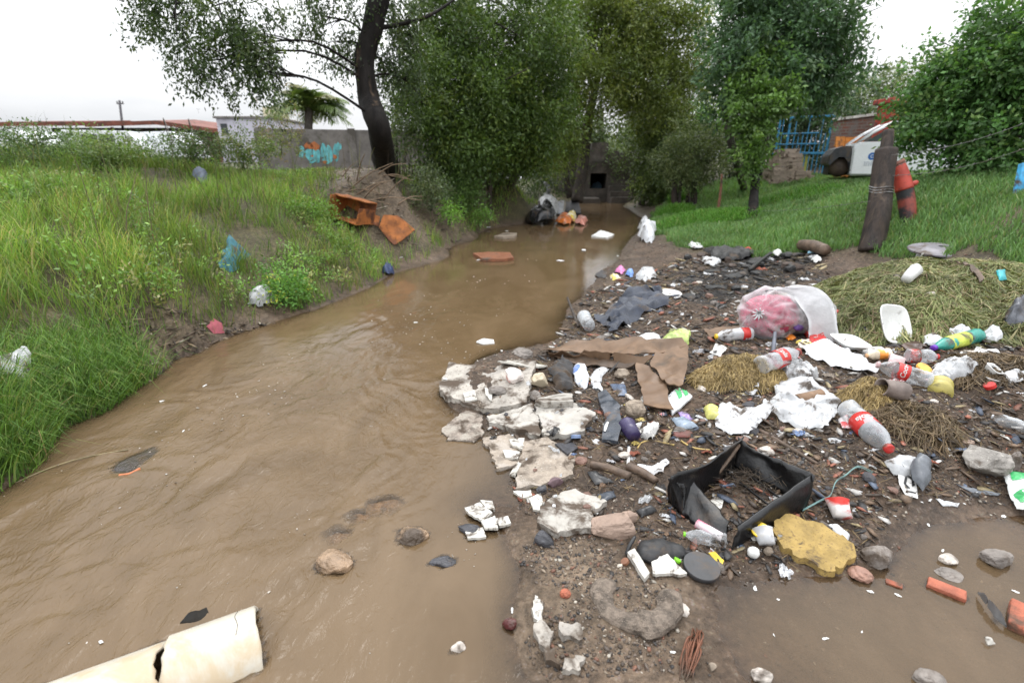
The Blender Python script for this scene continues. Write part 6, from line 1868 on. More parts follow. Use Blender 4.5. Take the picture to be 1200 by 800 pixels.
# ------------------------------------------------------------------ tied bag
def trash_bag():
    g = pt(918, 392)
    s = depth_of(g) / FPX
    root = thing('trash_bag', 'big knotted see through trash bag stuffed with pink cloth and grey rubbish', 'trash bag', g)
    def blob(name, c, r, m, amp, fr, seed, radial=False, knot=None, sub=5):
        bm = bmesh.new(); bmesh.ops.create_icosphere(bm, subdivisions=sub, radius=1)
        co = np.array([v.co[:] for v in bm.verts])
        f = fbm(co[:, 0] * fr + seed, co[:, 1] * fr, co[:, 2] * fr, 4, 85)
        if knot is not None:
            k = np.array(knot); k = k / np.linalg.norm(k)
            dt = co @ k
            e1 = np.cross(k, (0, 0, 1)); e1 /= np.linalg.norm(e1); e2 = np.cross(k, e1)
            ang = np.arctan2(co @ e2, co @ e1)
            f = f + .55 * noise(ang * 5.5, dt * 1.2 + seed, 0, 86) * sstep(-.3, .6, dt) - .55 * sstep(.86, 1.0, dt)
        for i, v in enumerate(bm.verts):
            q = v.co * (1 + amp * f[i])
            v.co = Vector((c[0] + q.x * r[0], c[1] + q.y * r[1], max(-.02, c[2] + q.z * r[2])))
        return from_bm(name, bm, m, root, True)
    skin = mat('bag_film', (.78, .78, .8), .14, .02, .06, 9, .5, alpha=.2, coat=.5)
    pink = mat('pink_cloth', (.5, .06, .13), .75, .1, .3, 16, .6, color2=(.55, .25, .29), c2=.6)
    grey = mat('grey_rubbish', (.17, .16, .155), .6, .2, .4, 14, .6, color2=(.36, .35, .34), c2=.58)
    knot = (-.8, -.75, .25)
    blob('bag_skin', (-18 * s, .0, 25 * s), (37 * s, .2, 31 * s), skin, .16, 2.2, 1, knot=knot)
    blob('bag_skin', (22 * s, .05, 23 * s), (36 * s, .2, 27 * s), skin, .16, 2.4, 4)
    blob('pink_cloth', (-20 * s, .0, 23 * s), (32 * s, .175, 25 * s), pink, .18, 3.0, 2, sub=4)
    blob('grey_rubbish', (21 * s, .06, 21 * s), (31 * s, .17, 22 * s), grey, .22, 3.6, 3, sub=4)
    for q, (x, y, z, r, cm) in enumerate(((14, -.13, 38, 5.5, mat('teal_wrapper', (.1, .42, .36), .4, .1)), (27, -.14, 32, 4.5, mat('green_wrapper', (.05, .36, .2), .4, .1)), (2, -.17, 16, 5, mat('purple_wrapper', (.13, .06, .25), .4, .1)), (34, -.12, 20, 4, mat('brown_wrapper', (.25, .13, .07), .4, .1)))):
        blob('wrapper', (x * s, y, z * s), (r * s, .02, r * s * .7), cm, .4, 3, 9 + q, sub=3)
    bm = bmesh.new()
    kd = Vector(knot).normalized()
    kc = Vector((-18 * s, 0, 25 * s)) + Vector((kd.x * 33 * s, kd.y * .18, kd.z * 27 * s))
    for q in range(9):
        a = q * .7
        e = kc + Vector((-.02 + .05 * math.cos(a), -.035, .05 * math.sin(a)))
        add_tube(bm, [kc, kc.lerp(e, .6) + Vector((0, -.008, 0)), e], [.007, .006, .004], 5)
    from_bm('knot', bm, BAGW, root, True)
trash_bag()
BAND = mat('bright_white_plastic', (.72, .72, .73), .3, .0, .05, 10, .25)
def bag_band():
    # white plastic strip thrown over the tied bag
    g = pt(926, 393); s = depth_of(g) / FPX
    A = [(-40, -.02, 52), (-22, -.06, 57), (-4, -.1, 54), (4, -.19, 44), (10, -.235, 30), (14, -.25, 12), (17, -.28, -1)]
    W_ = [6, 11, 15, 16, 14, 15, 16]
    C = smooth_curve([Vector((x * s, y, z * s)) for x, y, z in A], 6)
    wd = np.interp(np.linspace(0, 6, len(C)), range(7), W_) * s
    bm = bmesh.new(); rows = []
    for i, c in enumerate(C):
        row = []
        for k in range(9):
            f = (k / 8 - .5) * 2
            j = Vector((wd[i] * f, -.01 * (1 - f * f), wd[i] * .25 * f)) + Vector((0, 1, .5)) * .016 * float(fbm(i * .5, k * .9, 0, 3, 88))
            row.append(bm.verts.new(c + j))
        rows.append(row)
    for a, b in zip(rows, rows[1:]):
        for k in range(8): bm.faces.new((a[k], a[k + 1], b[k + 1], b[k]))
    bmesh.ops.solidify(bm, geom=bm.faces[:], thickness=.003)
    tag(from_bm('plastic_strip', bm, BAND, None, True, g + Vector((0, -.02, .02))), 'bright white plastic strip draped over the big knotted bag', 'plastic strip')
bag_band()
# ------------------------------------------------------------------ bottles, cups, bags and other single pieces of litter
bottle('large clear soda bottle with a red band pointing its red cap at the camera', (990, 488), (1040, 538), 12.5, (.34, .58), RED, RED, text='Coca-Cola', crush=.18, seed=1, th=.9)
bottle('clear soda bottle with a red band lying at the end of the white bag', (888, 441), (934, 424), 11, (.38, .6), RED, RED, text='Coca-Cola', crush=.2, seed=2, lift=.02, th=.9)
bottle('clear soda bottle with a red band lying behind the yellow tin', (1088, 454), (1025, 435), 10, (.42, .64), RED, mat('pale_pink_cap', (.6, .4, .4), .4, .1), text='Coca-Cola', crush=.18, seed=3, th=1.2)
bottle('small clear bottle with a red cap and a red band at its base', (1060, 427), (1097, 428), 8, (.06, .36), RED, RED, crush=.25, seed=4, lift=.02)
bottle('teal green bottle with a lime label and a purple cap', (1144, 402), (1090, 418), 8, (.3, .7), mat('lime_label', (.48, .56, .08), .4, .2), mat('purple_cap', (.12, .03, .35), .35, .05), mat('teal_bottle', (.03, .25, .2), .3, .22), crush=.12, seed=5, lift=.02)
bottle('small orange and white bottle behind the pale cup', (1041, 423), (1013, 425), .24, (.2, .55), mat('orange_label', (.75, .28, .05), .4, .05), mat('pale_orange_cap', (.7, .4, .2), .4), mat('cream_plastic', (.7, .6, .45), .4, .1), seed=6, lift=.02)
bottle('white plastic bottle with a yellow cap between the lime bag and the foam box', (880, 398), (837, 402), 7.5, (.1, .3), RED, mat('yellow_cap', (.75, .5, .04), .4, .05), CLEAR2, seed=7, lift=.01)
bottle('crushed clear bottle against the right edge', (1204, 508), (1160, 493), .2, None, None, CLEAR2, CLEAR, crush=.5, seed=8)
bottle('crumpled clear bottle with a green cap below the black crate', (850, 640), (800, 631), .16, None, None, mat('green_cap', (.2, .55, .03), .4, .05), CLEAR, crush=.6, seed=9)
# writing and stripe details on flat things sit a few millimetres proud of them
def printed(parent, polys, m, name='print', dz=.004):
    """flat marks on a sheet: polygons in photo pixels dropped onto the sheet"""
    me = parent.data
    bvh = BVHTree.FromPolygons([v.co for v in me.vertices], [tuple(p.vertices) for p in me.polygons])
    bm = bmesh.new()
    for poly in polys:
        c = [pt(*q) - parent.location for q in poly]
        cx = sum(c, Vector()) / len(c)
        pts = _resample([(q.x, q.y, 0) for q in c], max((c[0] - c[1]).length / 8, .003))
        vs = []
        for q in pts:
            r = bvh.ray_cast(Vector((q.x, q.y, 1)), Vector((0, 0, -1)))
            z = r[0].z if r[0] is not None else cx.z
            vs.append(bm.verts.new((q.x, q.y, z + dz)))
        r = bvh.ray_cast(Vector((cx.x, cx.y, 1)), Vector((0, 0, -1)))
        ce = bm.verts.new((cx.x, cx.y, (r[0].z if r[0] is not None else cx.z) + dz))
        for i in range(len(vs)): bm.faces.new((vs[i - 1], vs[i], ce))
    return from_bm(name, bm, m, parent)
GREENP = mat('green_print', (.03, .36, .1), .4, .05)
c = sheet('milk_carton', 'flattened white carton with green stripes right of the cardboard flap', 'carton', [(780, 468, .01), (796, 456, .03), (811, 467, .02), (787, 487, .01)], BAGW, .004, 12, .012, thick=.014, rag=.1, seed=21)
printed(c, [[(789, 461), (794, 459), (799, 470), (795, 473)], [(797, 461), (801, 462), (806, 468), (802, 470)]], GREENP, 'green_stripe')
c = sheet('snack_wrapper', 'green white and red plastic wrapper at the right edge', 'wrapper', [(1176, 560, .02), (1182, 556, .03), (1206, 560, .03), (1210, 604, .02), (1190, 600, .01), (1184, 582, .02)], mat('white_wrapper', (.7, .72, .7), .25, .1), .012, 12, .012, puff=.02, seed=22)
printed(c, [[(1177, 563), (1200, 566), (1203, 575), (1182, 574)], [(1184, 588), (1206, 584), (1208, 602), (1192, 599)]], GREENP, 'green_print'); printed(c, [[(1179, 557), (1185, 557), (1186, 562), (1180, 561)]], RED, 'red_print')
c = sheet('label_sheet', 'torn white label with a black printed symbol under the grey carton', 'paper', [(1051, 557), (1066, 558), (1073, 570), (1075, 586), (1060, 582), (1053, 570)], PAPER, .004, 12, .012, seed=23)
BLKP = mat('black_print', (.02, .02, .022), .5, 0, .05)
printed(c, [[(1060, 561), (1063, 560), (1061, 570), (1058, 569)], [(1063, 560), (1069, 562), (1068, 565), (1063, 563)], [(1069, 562), (1071, 572), (1068, 573), (1067, 565)], [(1058, 569), (1061, 570), (1066, 575), (1062, 575)], [(1064, 578), (1072, 580), (1072, 581.5), (1064, 579.5)]], BLKP, 'printed_symbol', .003)
sheet('grey_carton', 'folded grey plastic carton lying at the edge of the puddle', 'carton', [(1066, 548, .02), (1074, 537, .05), (1090, 547, .06), (1091, 565, .04), (1080, 580, .02), (1068, 566, .02)], mat('grey_plastic', (.12, .13, .145), .3, .15), .01, 10, .015, th=.004, puff=.04, seed=24)
sheet('plastic_scrap', 'clear crumpled film behind the folded grey carton', 'scrap', [(1036, 545), (1050, 538), (1076, 541), (1078, 552), (1064, 560), (1046, 558)], BAGT, .012, 16, .01, puff=.03, seed=25)
ROLLC = mat('cardboard_tube', (.2, .125, .075), .7, .1, .25, 20, .3)
cup('cardboard_tube', 'brown cardboard roll tube lying on the white bag', 'tube', (932, 472, .035), (961, 466, .035), 6.5, 6.5, ROLLC, .003, crush=.05, closed_end=False, lift=.02)
S = [
    ('navy_cloth', 'dark navy blue cloth lying rumpled at the water edge', 'cloth', [(694, 373), (710, 371), (732, 351), (752, 341), (777, 345), (780, 360), (750, 373), (725, 391), (712, 396), (707, 380)], NAVY, dict(amp=.06, freq=7, puff=.06, curl=.01, rag=.6)),
    ('grey_cloth', 'dark grey rag on the concrete slab beside the white wrapper', 'cloth', [(640, 436), (660, 422), (673, 432), (671, 460), (650, 458), (647, 443)], GREYC, dict(amp=.025, freq=10, puff=.05)),
    ('plastic_bag', 'large thin white bag spread under the cardboard tube', 'bag', [(907, 456), (925, 449), (948, 452), (964, 457), (976, 465), (985, 485), (977, 498), (962, 508), (950, 500), (940, 502), (920, 497), (907, 490), (904, 470)], BAGT, dict(amp=.035, freq=9, puff=.035, rag=.7)),
    ('plastic_bag', 'crumpled clear bag between the banded bottle and the thin white bag', 'bag', [(915, 437), (928, 431), (944, 432), (960, 445), (937, 453), (920, 448)], BAGT, dict(amp=.03, freq=13, puff=.06)),
    ('plastic_bag', 'torn bright white bag scrap with a curled corner behind the black crate', 'bag', [(838, 502), (842, 478), (852, 476), (870, 481), (888, 480), (896, 471, .03), (905, 479, .04), (898, 493), (875, 512), (855, 513)], BAGW, dict(amp=.02, freq=8, puff=.03, rag=.4)),
    ('plastic_sheet', 'long bright white plastic sheet under the foam tray', 'plastic sheet', [(940, 408, .02), (958, 402, .03), (985, 412, .02), (1005, 420, .02), (1027, 434), (1022, 440), (985, 433), (958, 424), (940, 418)], BAND, dict(amp=.025, freq=8, puff=.03)),
    ('plastic_bag', 'crumpled clear bag right of the banded bottle and yellow tin', 'bag', [(1090, 434), (1110, 429), (1142, 434), (1130, 446), (1112, 452), (1092, 450)], BAGT, dict(amp=.03, freq=12, puff=.06)),
    ('plastic_bag', 'flat grey bag scrap behind the teal bottle', 'bag', [(1080, 396), (1096, 393), (1112, 401), (1107, 410), (1082, 407)], CLEAR2, dict(amp=.02, freq=12, puff=.04)),
    ('plastic_bag', 'crumpled white bag on the slope above the teal bottle', 'bag', [(1108, 392), (1120, 387), (1138, 389), (1135, 397), (1115, 400)], BAGW, dict(amp=.025, freq=12, puff=.05)),
    ('plastic_bag', 'roundish crumpled white bag right of the teal bottle', 'bag', [(1148, 396), (1159, 388), (1171, 393), (1173, 402), (1155, 404)], BAGW, dict(amp=.02, freq=14, puff=.07)),
    ('plastic_bag', 'white bag fragment at the right edge behind the bare ground', 'bag', [(1174, 443), (1190, 439), (1206, 440), (1206, 452), (1180, 451)], BAGW, dict(amp=.02, freq=12, puff=.03)),
    ('plastic_bag', 'dark smoky bag full of rubbish at the right edge of the grass heap', 'bag', [(1172, 380), (1180, 368), (1206, 366), (1210, 386), (1184, 388)], mat('smoky_bag', (.09, .095, .11), .2, .2, .3, 9, .4), dict(amp=.04, freq=9, puff=.12)),
    ('snack_wrapper', 'red and orange foil wrapper on the grass heap edge', 'wrapper', [(1134, 378), (1150, 376), (1151, 386), (1136, 387)], mat('orange_foil', (.5, .14, .03), .25, .25), dict(amp=.015, freq=16, puff=.02)),
    ('plastic_bag', 'lime green bag behind the cardboard box', 'bag', [(776, 402), (784, 392), (800, 391), (809, 395), (808, 405), (782, 407)], mat('lime_bag', (.42, .52, .17), .3, .2), dict(amp=.02, freq=12, puff=.06)),
    ('plastic_bag', 'clear bag film left of the lime green bag', 'bag', [(742, 402), (756, 396), (771, 397), (776, 406), (748, 408)], BAGT, dict(amp=.02, freq=12, puff=.04)),
    ('snack_wrapper', 'blue and white snack wrapper at the foot of the big knotted bag', 'wrapper', [(944, 387), (953, 376), (966, 380), (961, 391)], mat('sky_blue_foil', (.1, .4, .65), .25, .08, .3, 12, .2, color2=(.7, .72, .7), c2=.6), dict(amp=.012, freq=14, puff=.03)),
    ('drink_carton', 'white drink carton with a broad red stripe beside the snack wrapper', 'carton', [(942, 391, .02), (958, 388, .04), (967, 401, .03), (951, 405, .01)], RED, dict(amp=.004, freq=8, thick=.03, lift=.03, rag=.1)),
    ('snack_wrapper', 'yellow and white wrapper left of the drink carton', 'wrapper', [(932, 403), (948, 399), (953, 406), (938, 410)], mat('yellow_foil', (.7, .55, .1), .3, .05, .2, 10, .2, color2=(.75, .72, .66), c2=.52), dict(amp=.012, freq=14, puff=.02)),
    ('plastic_scrap', 'bright orange scrap between the knotted bag and the drink carton', 'scrap', [(920, 394), (930, 392), (933, 397), (923, 400)], mat('orange_plastic', (.8, .25, .03), .35, .05), dict(amp=.006, puff=.02)),
    ('paper_sheet', 'white paper sheet right of the teal bottle', 'paper', [(1124, 416), (1147, 407), (1171, 416), (1150, 430)], PAPER, dict(amp=.008, freq=7, curl=.015)),
    ('paper_sheet', 'pointed white paper beside the foam tray', 'paper', [(1012, 402, .02), (1035, 409, .01), (1010, 420)], PAPER, dict(amp=.005, freq=7)),
    ('paper_scrap', 'small folded white paper on the straw clump', 'paper', [(831, 415), (838, 405, .02), (852, 410, .02), (843, 421)], PAPER, dict(amp=.005, freq=9, lift=.015)),
    ('shoe_sole', 'dark brown leathery sole left of the teal bottle', 'sole', [(1055, 407), (1063, 401), (1076, 402), (1085, 408), (1074, 415), (1062, 413)], mat('brown_leather', (.06, .03, .02), .4, .2), dict(amp=.006, freq=7, thick=.012, lift=.02, puff=.015)),
    ('snack_wrapper', 'white wrapper with blue and red print beside the grey rag', 'wrapper', [(672, 433), (685, 430), (691, 445), (685, 458), (674, 452)], mat('printed_wrapper', (.72, .74, .78), .25, .12, .06, 12, .2, color2=(.12, .2, .45), c2=.6), dict(amp=.02, freq=14, puff=.03)),
    ('plastic_scrap', 'curved white plastic piece right of the printed wrapper', 'scrap', [(691, 446), (700, 434), (715, 434), (706, 443), (705, 460), (695, 456)], BAGW, dict(amp=.015, freq=12, puff=.03)),
    ('plastic_shard', 'blue grey plastic shard under the cardboard strip', 'shard', [(715, 451), (732, 451, .02), (735, 464), (724, 465)], mat('steel_blue_plastic', (.09, .12, .18), .25, .12), dict(amp=.006, freq=9, puff=.01)),
    ('plastic_casing', 'upper half of a broken black plastic casing by the slab', 'casing', [(700, 463, .03), (710, 460, .05), (727, 480, .03), (720, 488, .01), (712, 494), (704, 480, .02)], mat('slate_plastic', (.04, .047, .06), .28, .2), dict(amp=.004, freq=7, thick=.02, lift=.02, rag=.1)),
    ('plastic_casing', 'lower half of a broken black plastic casing with a white strip', 'casing', [(712, 491, .03), (725, 481, .05), (729, 500, .04), (723, 521, .01), (705, 518, .01), (706, 505, .02)], mat('slate_plastic', (.04, .047, .06), .28), dict(amp=.004, freq=7, thick=.02, lift=.02, rag=.1)),
    ('slate_shard', 'flat dark slate shard on the edge of the white cracked slab', 'shard', [(650, 522), (672, 518), (678, 525), (665, 535)], DARKST, dict(amp=.003, thick=.012, lift=.018, rigid=True, smooth=False)),
    ('broken_lid', 'broken white lid above the purple cup', 'lid', [(735, 501), (752, 496), (748, 510), (741, 508)], BAGW, dict(amp=.006, puff=.01)),
    ('tissue', 'crumpled grey white tissue right of the purple cup', 'tissue', [(749, 506), (758, 500), (773, 501), (767, 518), (755, 516)], PAPER, dict(amp=.02, freq=18, puff=.03)),
    ('plastic_shred', 'torn grey plastic shreds between the driftwood pieces', 'scrap', [(747, 549), (765, 545), (783, 541), (778, 556), (757, 557)], CLEAR2, dict(amp=.015, freq=15, rag=1.0)),
    ('plastic_shard', 'long black plastic shard below the slate', 'shard', [(688, 554), (698, 553), (719, 566), (698, 569)], BLACKP, dict(amp=.01, freq=10, puff=.012)),
    ('plastic_shard', 'thin black strip with a grey edge under the long black shard', 'shard', [(700, 580), (720, 576), (722, 583), (704, 585)], mat('slate_plastic', (.04, .047, .06), .28), dict(amp=.006, puff=.01)),
    ('plastic_shard', 'curved black shard right of the pink stones', 'shard', [(745, 601), (762, 595), (770, 600), (752, 607)], BLACKP, dict(amp=.008, puff=.015)),
    ('glass_shard', 'curved bluish glass shard below the striped carton', 'shard', [(786, 492), (800, 489, .02), (818, 501, .01), (796, 506)], mat('bluish_glass', (.2, .25, .31), .1, .15, .1, 9, .05, coat=.5), dict(amp=.004, puff=.02)),
    ('leather_scrap', 'dark red scrap under the bluish glass shard', 'scrap', [(785, 509), (800, 505), (813, 507), (806, 514), (792, 514)], mat('dark_red_leather', (.13, .035, .025), .5, .2), dict(amp=.008, puff=.012)),
    ('snack_wrapper', 'small shiny purple wrapper above the glass shard', 'wrapper', [(795, 485), (803, 486), (813, 494), (806, 498)], mat('purple_foil', (.28, .2, .42), .2, .15), dict(amp=.012, freq=16, puff=.01)),
    ('plastic_scrap', 'yellowish clear plastic left of the torn white bag', 'scrap', [(823, 480), (832, 477), (843, 480), (843, 495), (829, 491)], mat('yellow_film', (.5, .48, .14), .25, .12, .2, 9, .2, alpha=.6), dict(amp=.012, puff=.03)),
    ('snack_wrapper', 'small red and white wrapper left of the large soda bottle', 'wrapper', [(981, 492), (992, 489), (1001, 503), (988, 503)], mat('red_white_foil', (.74, .7, .7), .3, .1, .05, 18, .1, color2=(.6, .05, .06), c2=.52), dict(amp=.01, puff=.01)),
    ('plastic_scrap', 'small bent white plastic piece left of the clay pot shard', 'scrap', [(1018, 471), (1025, 468, .02), (1033, 481), (1027, 485)], BAGW, dict(amp=.005, puff=.015)),
    ('foam_slab', 'large ochre yellow foam slab broken along its lower edge', 'foam slab', [(905, 622), (922, 609), (960, 620), (990, 638), (1003, 660), (990, 670), (968, 676), (948, 664), (930, 656), (908, 640)], mat('ochre_foam', (.33, .225, .07), .75, .12, .22, 16, .7, speck=(.2, .13, .05), dirt_scale=11), dict(amp=.007, freq=34, thick=.03, lift=.03, rigid=True, rag=1.2, smooth=False, res=.011)),
    ('rubber_mat', 'crumpled black rubber piece left of the round black lid', 'rubber', [(744, 648), (750, 637), (775, 635), (800, 644), (803, 655), (780, 660), (762, 664), (748, 658)], rubber, dict(amp=.015, freq=9, puff=.03, thick=.01)),
    ('plaster_shard', 'white plaster shard lying on the black rubber piece', 'shard', [(762, 663, .01), (781, 653, .02), (804, 677), (764, 678)], TILE, dict(amp=.006, freq=12, thick=.014, lift=.02, rag=.4, smooth=False)),
    ('plaster_bar', 'pale plaster bar leaning left of the white shard', 'bar', [(735, 652, .01), (743, 647, .03), (761, 676, .02), (755, 683)], TILE, dict(amp=.003, thick=.02, lift=.02, rag=.15, smooth=False)),
    ('plastic_scrap', 'bright yellow curved scrap behind the round black lid', 'scrap', [(830, 649, .01), (838, 648, .02), (848, 658, .01), (846, 664), (839, 659)], mat('yellow_plastic', (.75, .52, .03), .3, .05), dict(amp=.004, thick=.004)),
    ('plastic_shard', 'white curved plastic shard above the yellow foam slab', 'shard', [(970, 617, .01), (980, 615, .02), (995, 628, .01), (993, 637), (986, 634)], BAGW, dict(amp=.004, puff=.012)),
    ('plaster_shard', 'white plaster shard inside the black crate', 'shard', [(828, 592), (838, 585), (848, 587), (845, 598), (833, 602)], TILE, dict(amp=.005, thick=.01, lift=.014, smooth=False)),
    ('plastic_scrap', 'white scrap just in front of the large soda bottle cap', 'scrap', [(1049, 537), (1060, 538), (1061, 543), (1052, 544)], FOAM, dict(amp=.006, puff=.012)),
    ('plastic_strip', 'thin white strip at the puddle edge below the concrete rock', 'scrap', [(1096, 585), (1112, 590), (1124, 591), (1122, 595), (1104, 593)], BAGW, dict(amp=.006, puff=.01)),
    ('plastic_strip', 'dark grey plastic strip lying on the mud at the puddle edge', 'scrap', [(1120, 568), (1150, 575), (1172, 579), (1168, 582), (1140, 578)], mat('grey_plastic', (.12, .13, .145), .3), dict(amp=.006, puff=.008)),
    ('slate_shard', 'long grey slate shard with a rusty end in the puddle', 'shard', [(1145, 697, .0), (1152, 698, .03), (1172, 722, .03), (1178, 738, .0), (1164, 726)], mat('grey_slate', (.16, .16, .16), .5, .2), dict(amp=.003, thick=.008, lift=.015, rag=.15, smooth=False, breaker=True)),
    ('shell_chip', 'cream chip with a dark underside low in the puddle', 'chip', [(1152, 746, .01), (1160, 747, .02), (1166, 755), (1157, 756)], TILE, dict(amp=.004, puff=.01, breaker=True)),
    ('plastic_bag', 'black burnt plastic sheet at the lawn edge of the char patch', 'bag', [(824, 298), (850, 294), (884, 296), (878, 304), (842, 306)], CHARM, dict(amp=.05, freq=4, puff=.08)),
    ('plastic_sheet', 'pale twisted sheet on the ashes beside the log', 'plastic sheet', [(820, 306), (834, 303), (846, 308), (836, 314), (824, 312)], BAGT, dict(amp=.03, freq=8, puff=.05)),
    ('plastic_bag', 'white rag like scrap at the lawn edge by the ashes', 'bag', [(805, 289), (818, 287), (824, 292), (812, 294)], BAGW, dict(amp=.03, freq=8, puff=.05)),
    ('plastic_bag', 'clear bag with a red spot in the wrapper pile at the water edge', 'bag', [(744, 328), (750, 319), (766, 318), (770, 326), (756, 332)], BAGT, dict(amp=.03, freq=8, puff=.06)),
    ('snack_wrapper', 'pink wrapper in the wrapper pile at the water edge', 'wrapper', [(720, 320), (726, 313), (733, 317), (729, 323)], mat('pink_foil', (.6, .2, .4), .35, .1), dict(amp=.02, freq=10, puff=.04)),
    ('snack_wrapper', 'blue wrapper in the wrapper pile at the water edge', 'wrapper', [(733, 324), (737, 316), (743, 320), (741, 326)], mat('blue_foil', (.15, .28, .6), .35, .1), dict(amp=.02, freq=10, puff=.04)),
    ('snack_wrapper', 'yellow wrapper in the wrapper pile at the water edge', 'wrapper', [(716, 325), (724, 323), (727, 328), (719, 329)], mat('yellow_foil', (.7, .55, .1), .3), dict(amp=.02, freq=10, puff=.03)),
    ('plastic_scrap', 'dark wet rag at the left of the wrapper pile in the water', 'scrap', [(697, 323), (706, 317), (713, 322), (708, 327)], GREYC, dict(amp=.02, freq=9, puff=.03)),
    ('plastic_scrap', 'red plastic scrap at the lawn edge above the ashes', 'scrap', [(868, 297), (877, 294), (882, 298), (873, 301)], RED, dict(amp=.02, puff=.03, lift=.05)),
    ('foam_scrap', 'white foam scrap on the ashes left of the light blue box', 'scrap', [(904, 301), (910, 297), (916, 300), (911, 304)], FOAM, dict(amp=.01, puff=.04, lift=.05)),
    ('foam_scrap', 'white foam scrap right of the light blue box by the log', 'scrap', [(950, 307), (957, 303), (962, 308), (955, 311)], FOAM, dict(amp=.01, puff=.04, lift=.03)),
    # left bank and water
    ('floating_board', 'rusty brown board floating in the middle of the stream', 'board', [(555, 300), (572, 298), (598, 299), (602, 305), (590, 307), (566, 307)], mat('rusty_board', (.2, .075, .035), .5, .15), dict(amp=.006, freq=4, thick=.05, lift=.05, rigid=True)),
    ('floating_foam', 'thin white foam slick floating beyond the board', 'foam', [(693, 278), (704, 271), (720, 276), (712, 280)], FOAM, dict(amp=.01, freq=4, thick=.04, lift=.03)),
    ('floating_foam', 'pale bubble scum floating nearest the slab', 'foam', [(558, 402), (566, 398), (578, 399), (580, 403), (566, 404)], FOAM, dict(amp=.008, freq=9, thick=.01, lift=.008)),
    ('plastic_bag', 'white plastic sheet caught in the lush grass at the left edge', 'bag', [(-8, 428, .12), (14, 424, .15), (36, 416, .17), (40, 436, .15), (38, 446, .12), (14, 444, .12), (-8, 450, .1)], BAGT, dict(amp=.03, freq=9, lift=.03, puff=.04)),
    ('cloth_scrap', 'faded red cloth scrap on the muddy bank', 'cloth', [(243, 384, .02), (250, 374, .04), (260, 380, .03), (263, 391), (250, 391)], mat('faded_red_cloth', (.3, .07, .09), .75, .1), dict(amp=.012, freq=8, puff=.015)),
    ('plastic_bag', 'crumpled clear bag in the grass at the foot of the left bank', 'bag', [(293, 358), (300, 346, .02), (316, 345, .02), (320, 356), (308, 363)], BAGT, dict(amp=.04, freq=8, puff=.1)),
    ('plastic_bag', 'dark blue bag at the grassy water edge', 'bag', [(448, 320), (452, 311), (461, 313), (463, 321), (455, 324)], mat('dark_blue_bag', (.03, .05, .12), .3, .1), dict(amp=.04, freq=8, puff=.1)),
    ('teal_rag', 'teal blue rag lying in the grass of the left bank', 'cloth', [(258, 318), (262, 296, .1), (272, 284, .12), (282, 294, .1), (296, 302, .06), (284, 312), (276, 320)], mat('teal_cloth', (.03, .13, .16), .8, .25), dict(amp=.06, freq=6, puff=.08)),
    ('grey_rag', 'blue grey rag high in the grass of the left bank', 'cloth', [(225, 207, .1), (233, 202, .15), (243, 208, .12), (241, 217, .05), (231, 213, .08)], mat('slate_cloth', (.08, .1, .14), .7, .2), dict(amp=.05, freq=5, puff=.1)),
    ('sunken_cloth', 'dark blue checked cloth drifting under the water on the left', 'cloth', [(128, 553), (140, 540), (160, 530), (182, 522), (186, 530), (165, 545), (150, 557)], mat('blue_check_cloth', (.035, .05, .085), .6, .15, .3, 30, .3), dict(amp=.008, freq=12, lift=-.012, thick=.015, breaker=True, rigid=True)),
    ('rusty_sheet', 'bent orange rusty metal sheet beside the rusty box', 'metal sheet', [(444, 272, .05), (450, 261, .2), (466, 264, .24), (486, 275, .12), (474, 284, .05), (462, 290), (451, 280, .02)], RUST, dict(amp=.04, freq=2.5, th=.012, lift=.03, rag=.15)),
    ('rusty_scrap', 'small orange rusty scrap between the box and the bent sheet', 'metal scrap', [(431, 264, .06), (436, 257, .12), (445, 260, .1), (443, 268)], RUST, dict(amp=.03, freq=3, th=.012, lift=.03)),
    ('plastic_bag', 'black bag spilling at the water edge below the litter mound', 'bag', [(616, 262), (620, 248), (636, 244), (650, 252), (650, 262), (634, 266)], mat('black_bag', (.012, .012, .014), .25, .1, .4, 5, .4), dict(amp=.12, freq=2.5, puff=.35, rag=.6)),
    ('plastic_bag', 'white bag on the litter mound behind the black bag', 'bag', [(632, 240), (638, 231), (650, 240), (658, 250), (648, 254), (640, 248)], BAGW, dict(amp=.08, freq=3, puff=.3)),
    ('plastic_bag', 'pale white plastic heap at the top of the litter mound', 'bag', [(580, 209), (592, 203), (600, 206), (596, 213), (584, 213)], BAGW, dict(amp=.08, freq=3, puff=.25)),
    ('plastic_sheet', 'leaning grey white sheet at the top of the litter mound', 'plastic sheet', [(599, 213), (604, 203, .2), (612, 210, .15), (607, 214)], BAGW, dict(amp=.04, freq=3, puff=.1)),
    ('plastic_bag', 'grey white knotted bag at the water edge below the lawn', 'bag', [(749, 282), (751, 271), (760, 268), (767, 276), (764, 285), (754, 286)], CLEAR2, dict(amp=.08, freq=4, puff=.3)),
    ('plastic_bag', 'small white bag above the grey white knotted one', 'bag', [(748, 270), (752, 263), (759, 265), (757, 271)], BAGW, dict(amp=.06, freq=4, puff=.2)),
    ('dark_board', 'dark leaning board at the water edge right of the white bag', 'board', [(662, 250, .0), (663, 238, .3), (678, 235, .4), (681, 252, .05)], mat('black_board', (.03, .03, .035), .6, .2), dict(amp=.02, freq=3, thick=.05, lift=.05, rag=.1)),
    ('grey_board', 'grey sheet standing between the white bag and the dark board', 'board', [(652, 252, .0), (654, 238, .25), (661, 237, .3), (660, 252, .02)], mat('grey_sheet', (.22, .23, .25), .5, .2), dict(amp=.02, freq=3, thick=.03, lift=.04, rag=.1)),
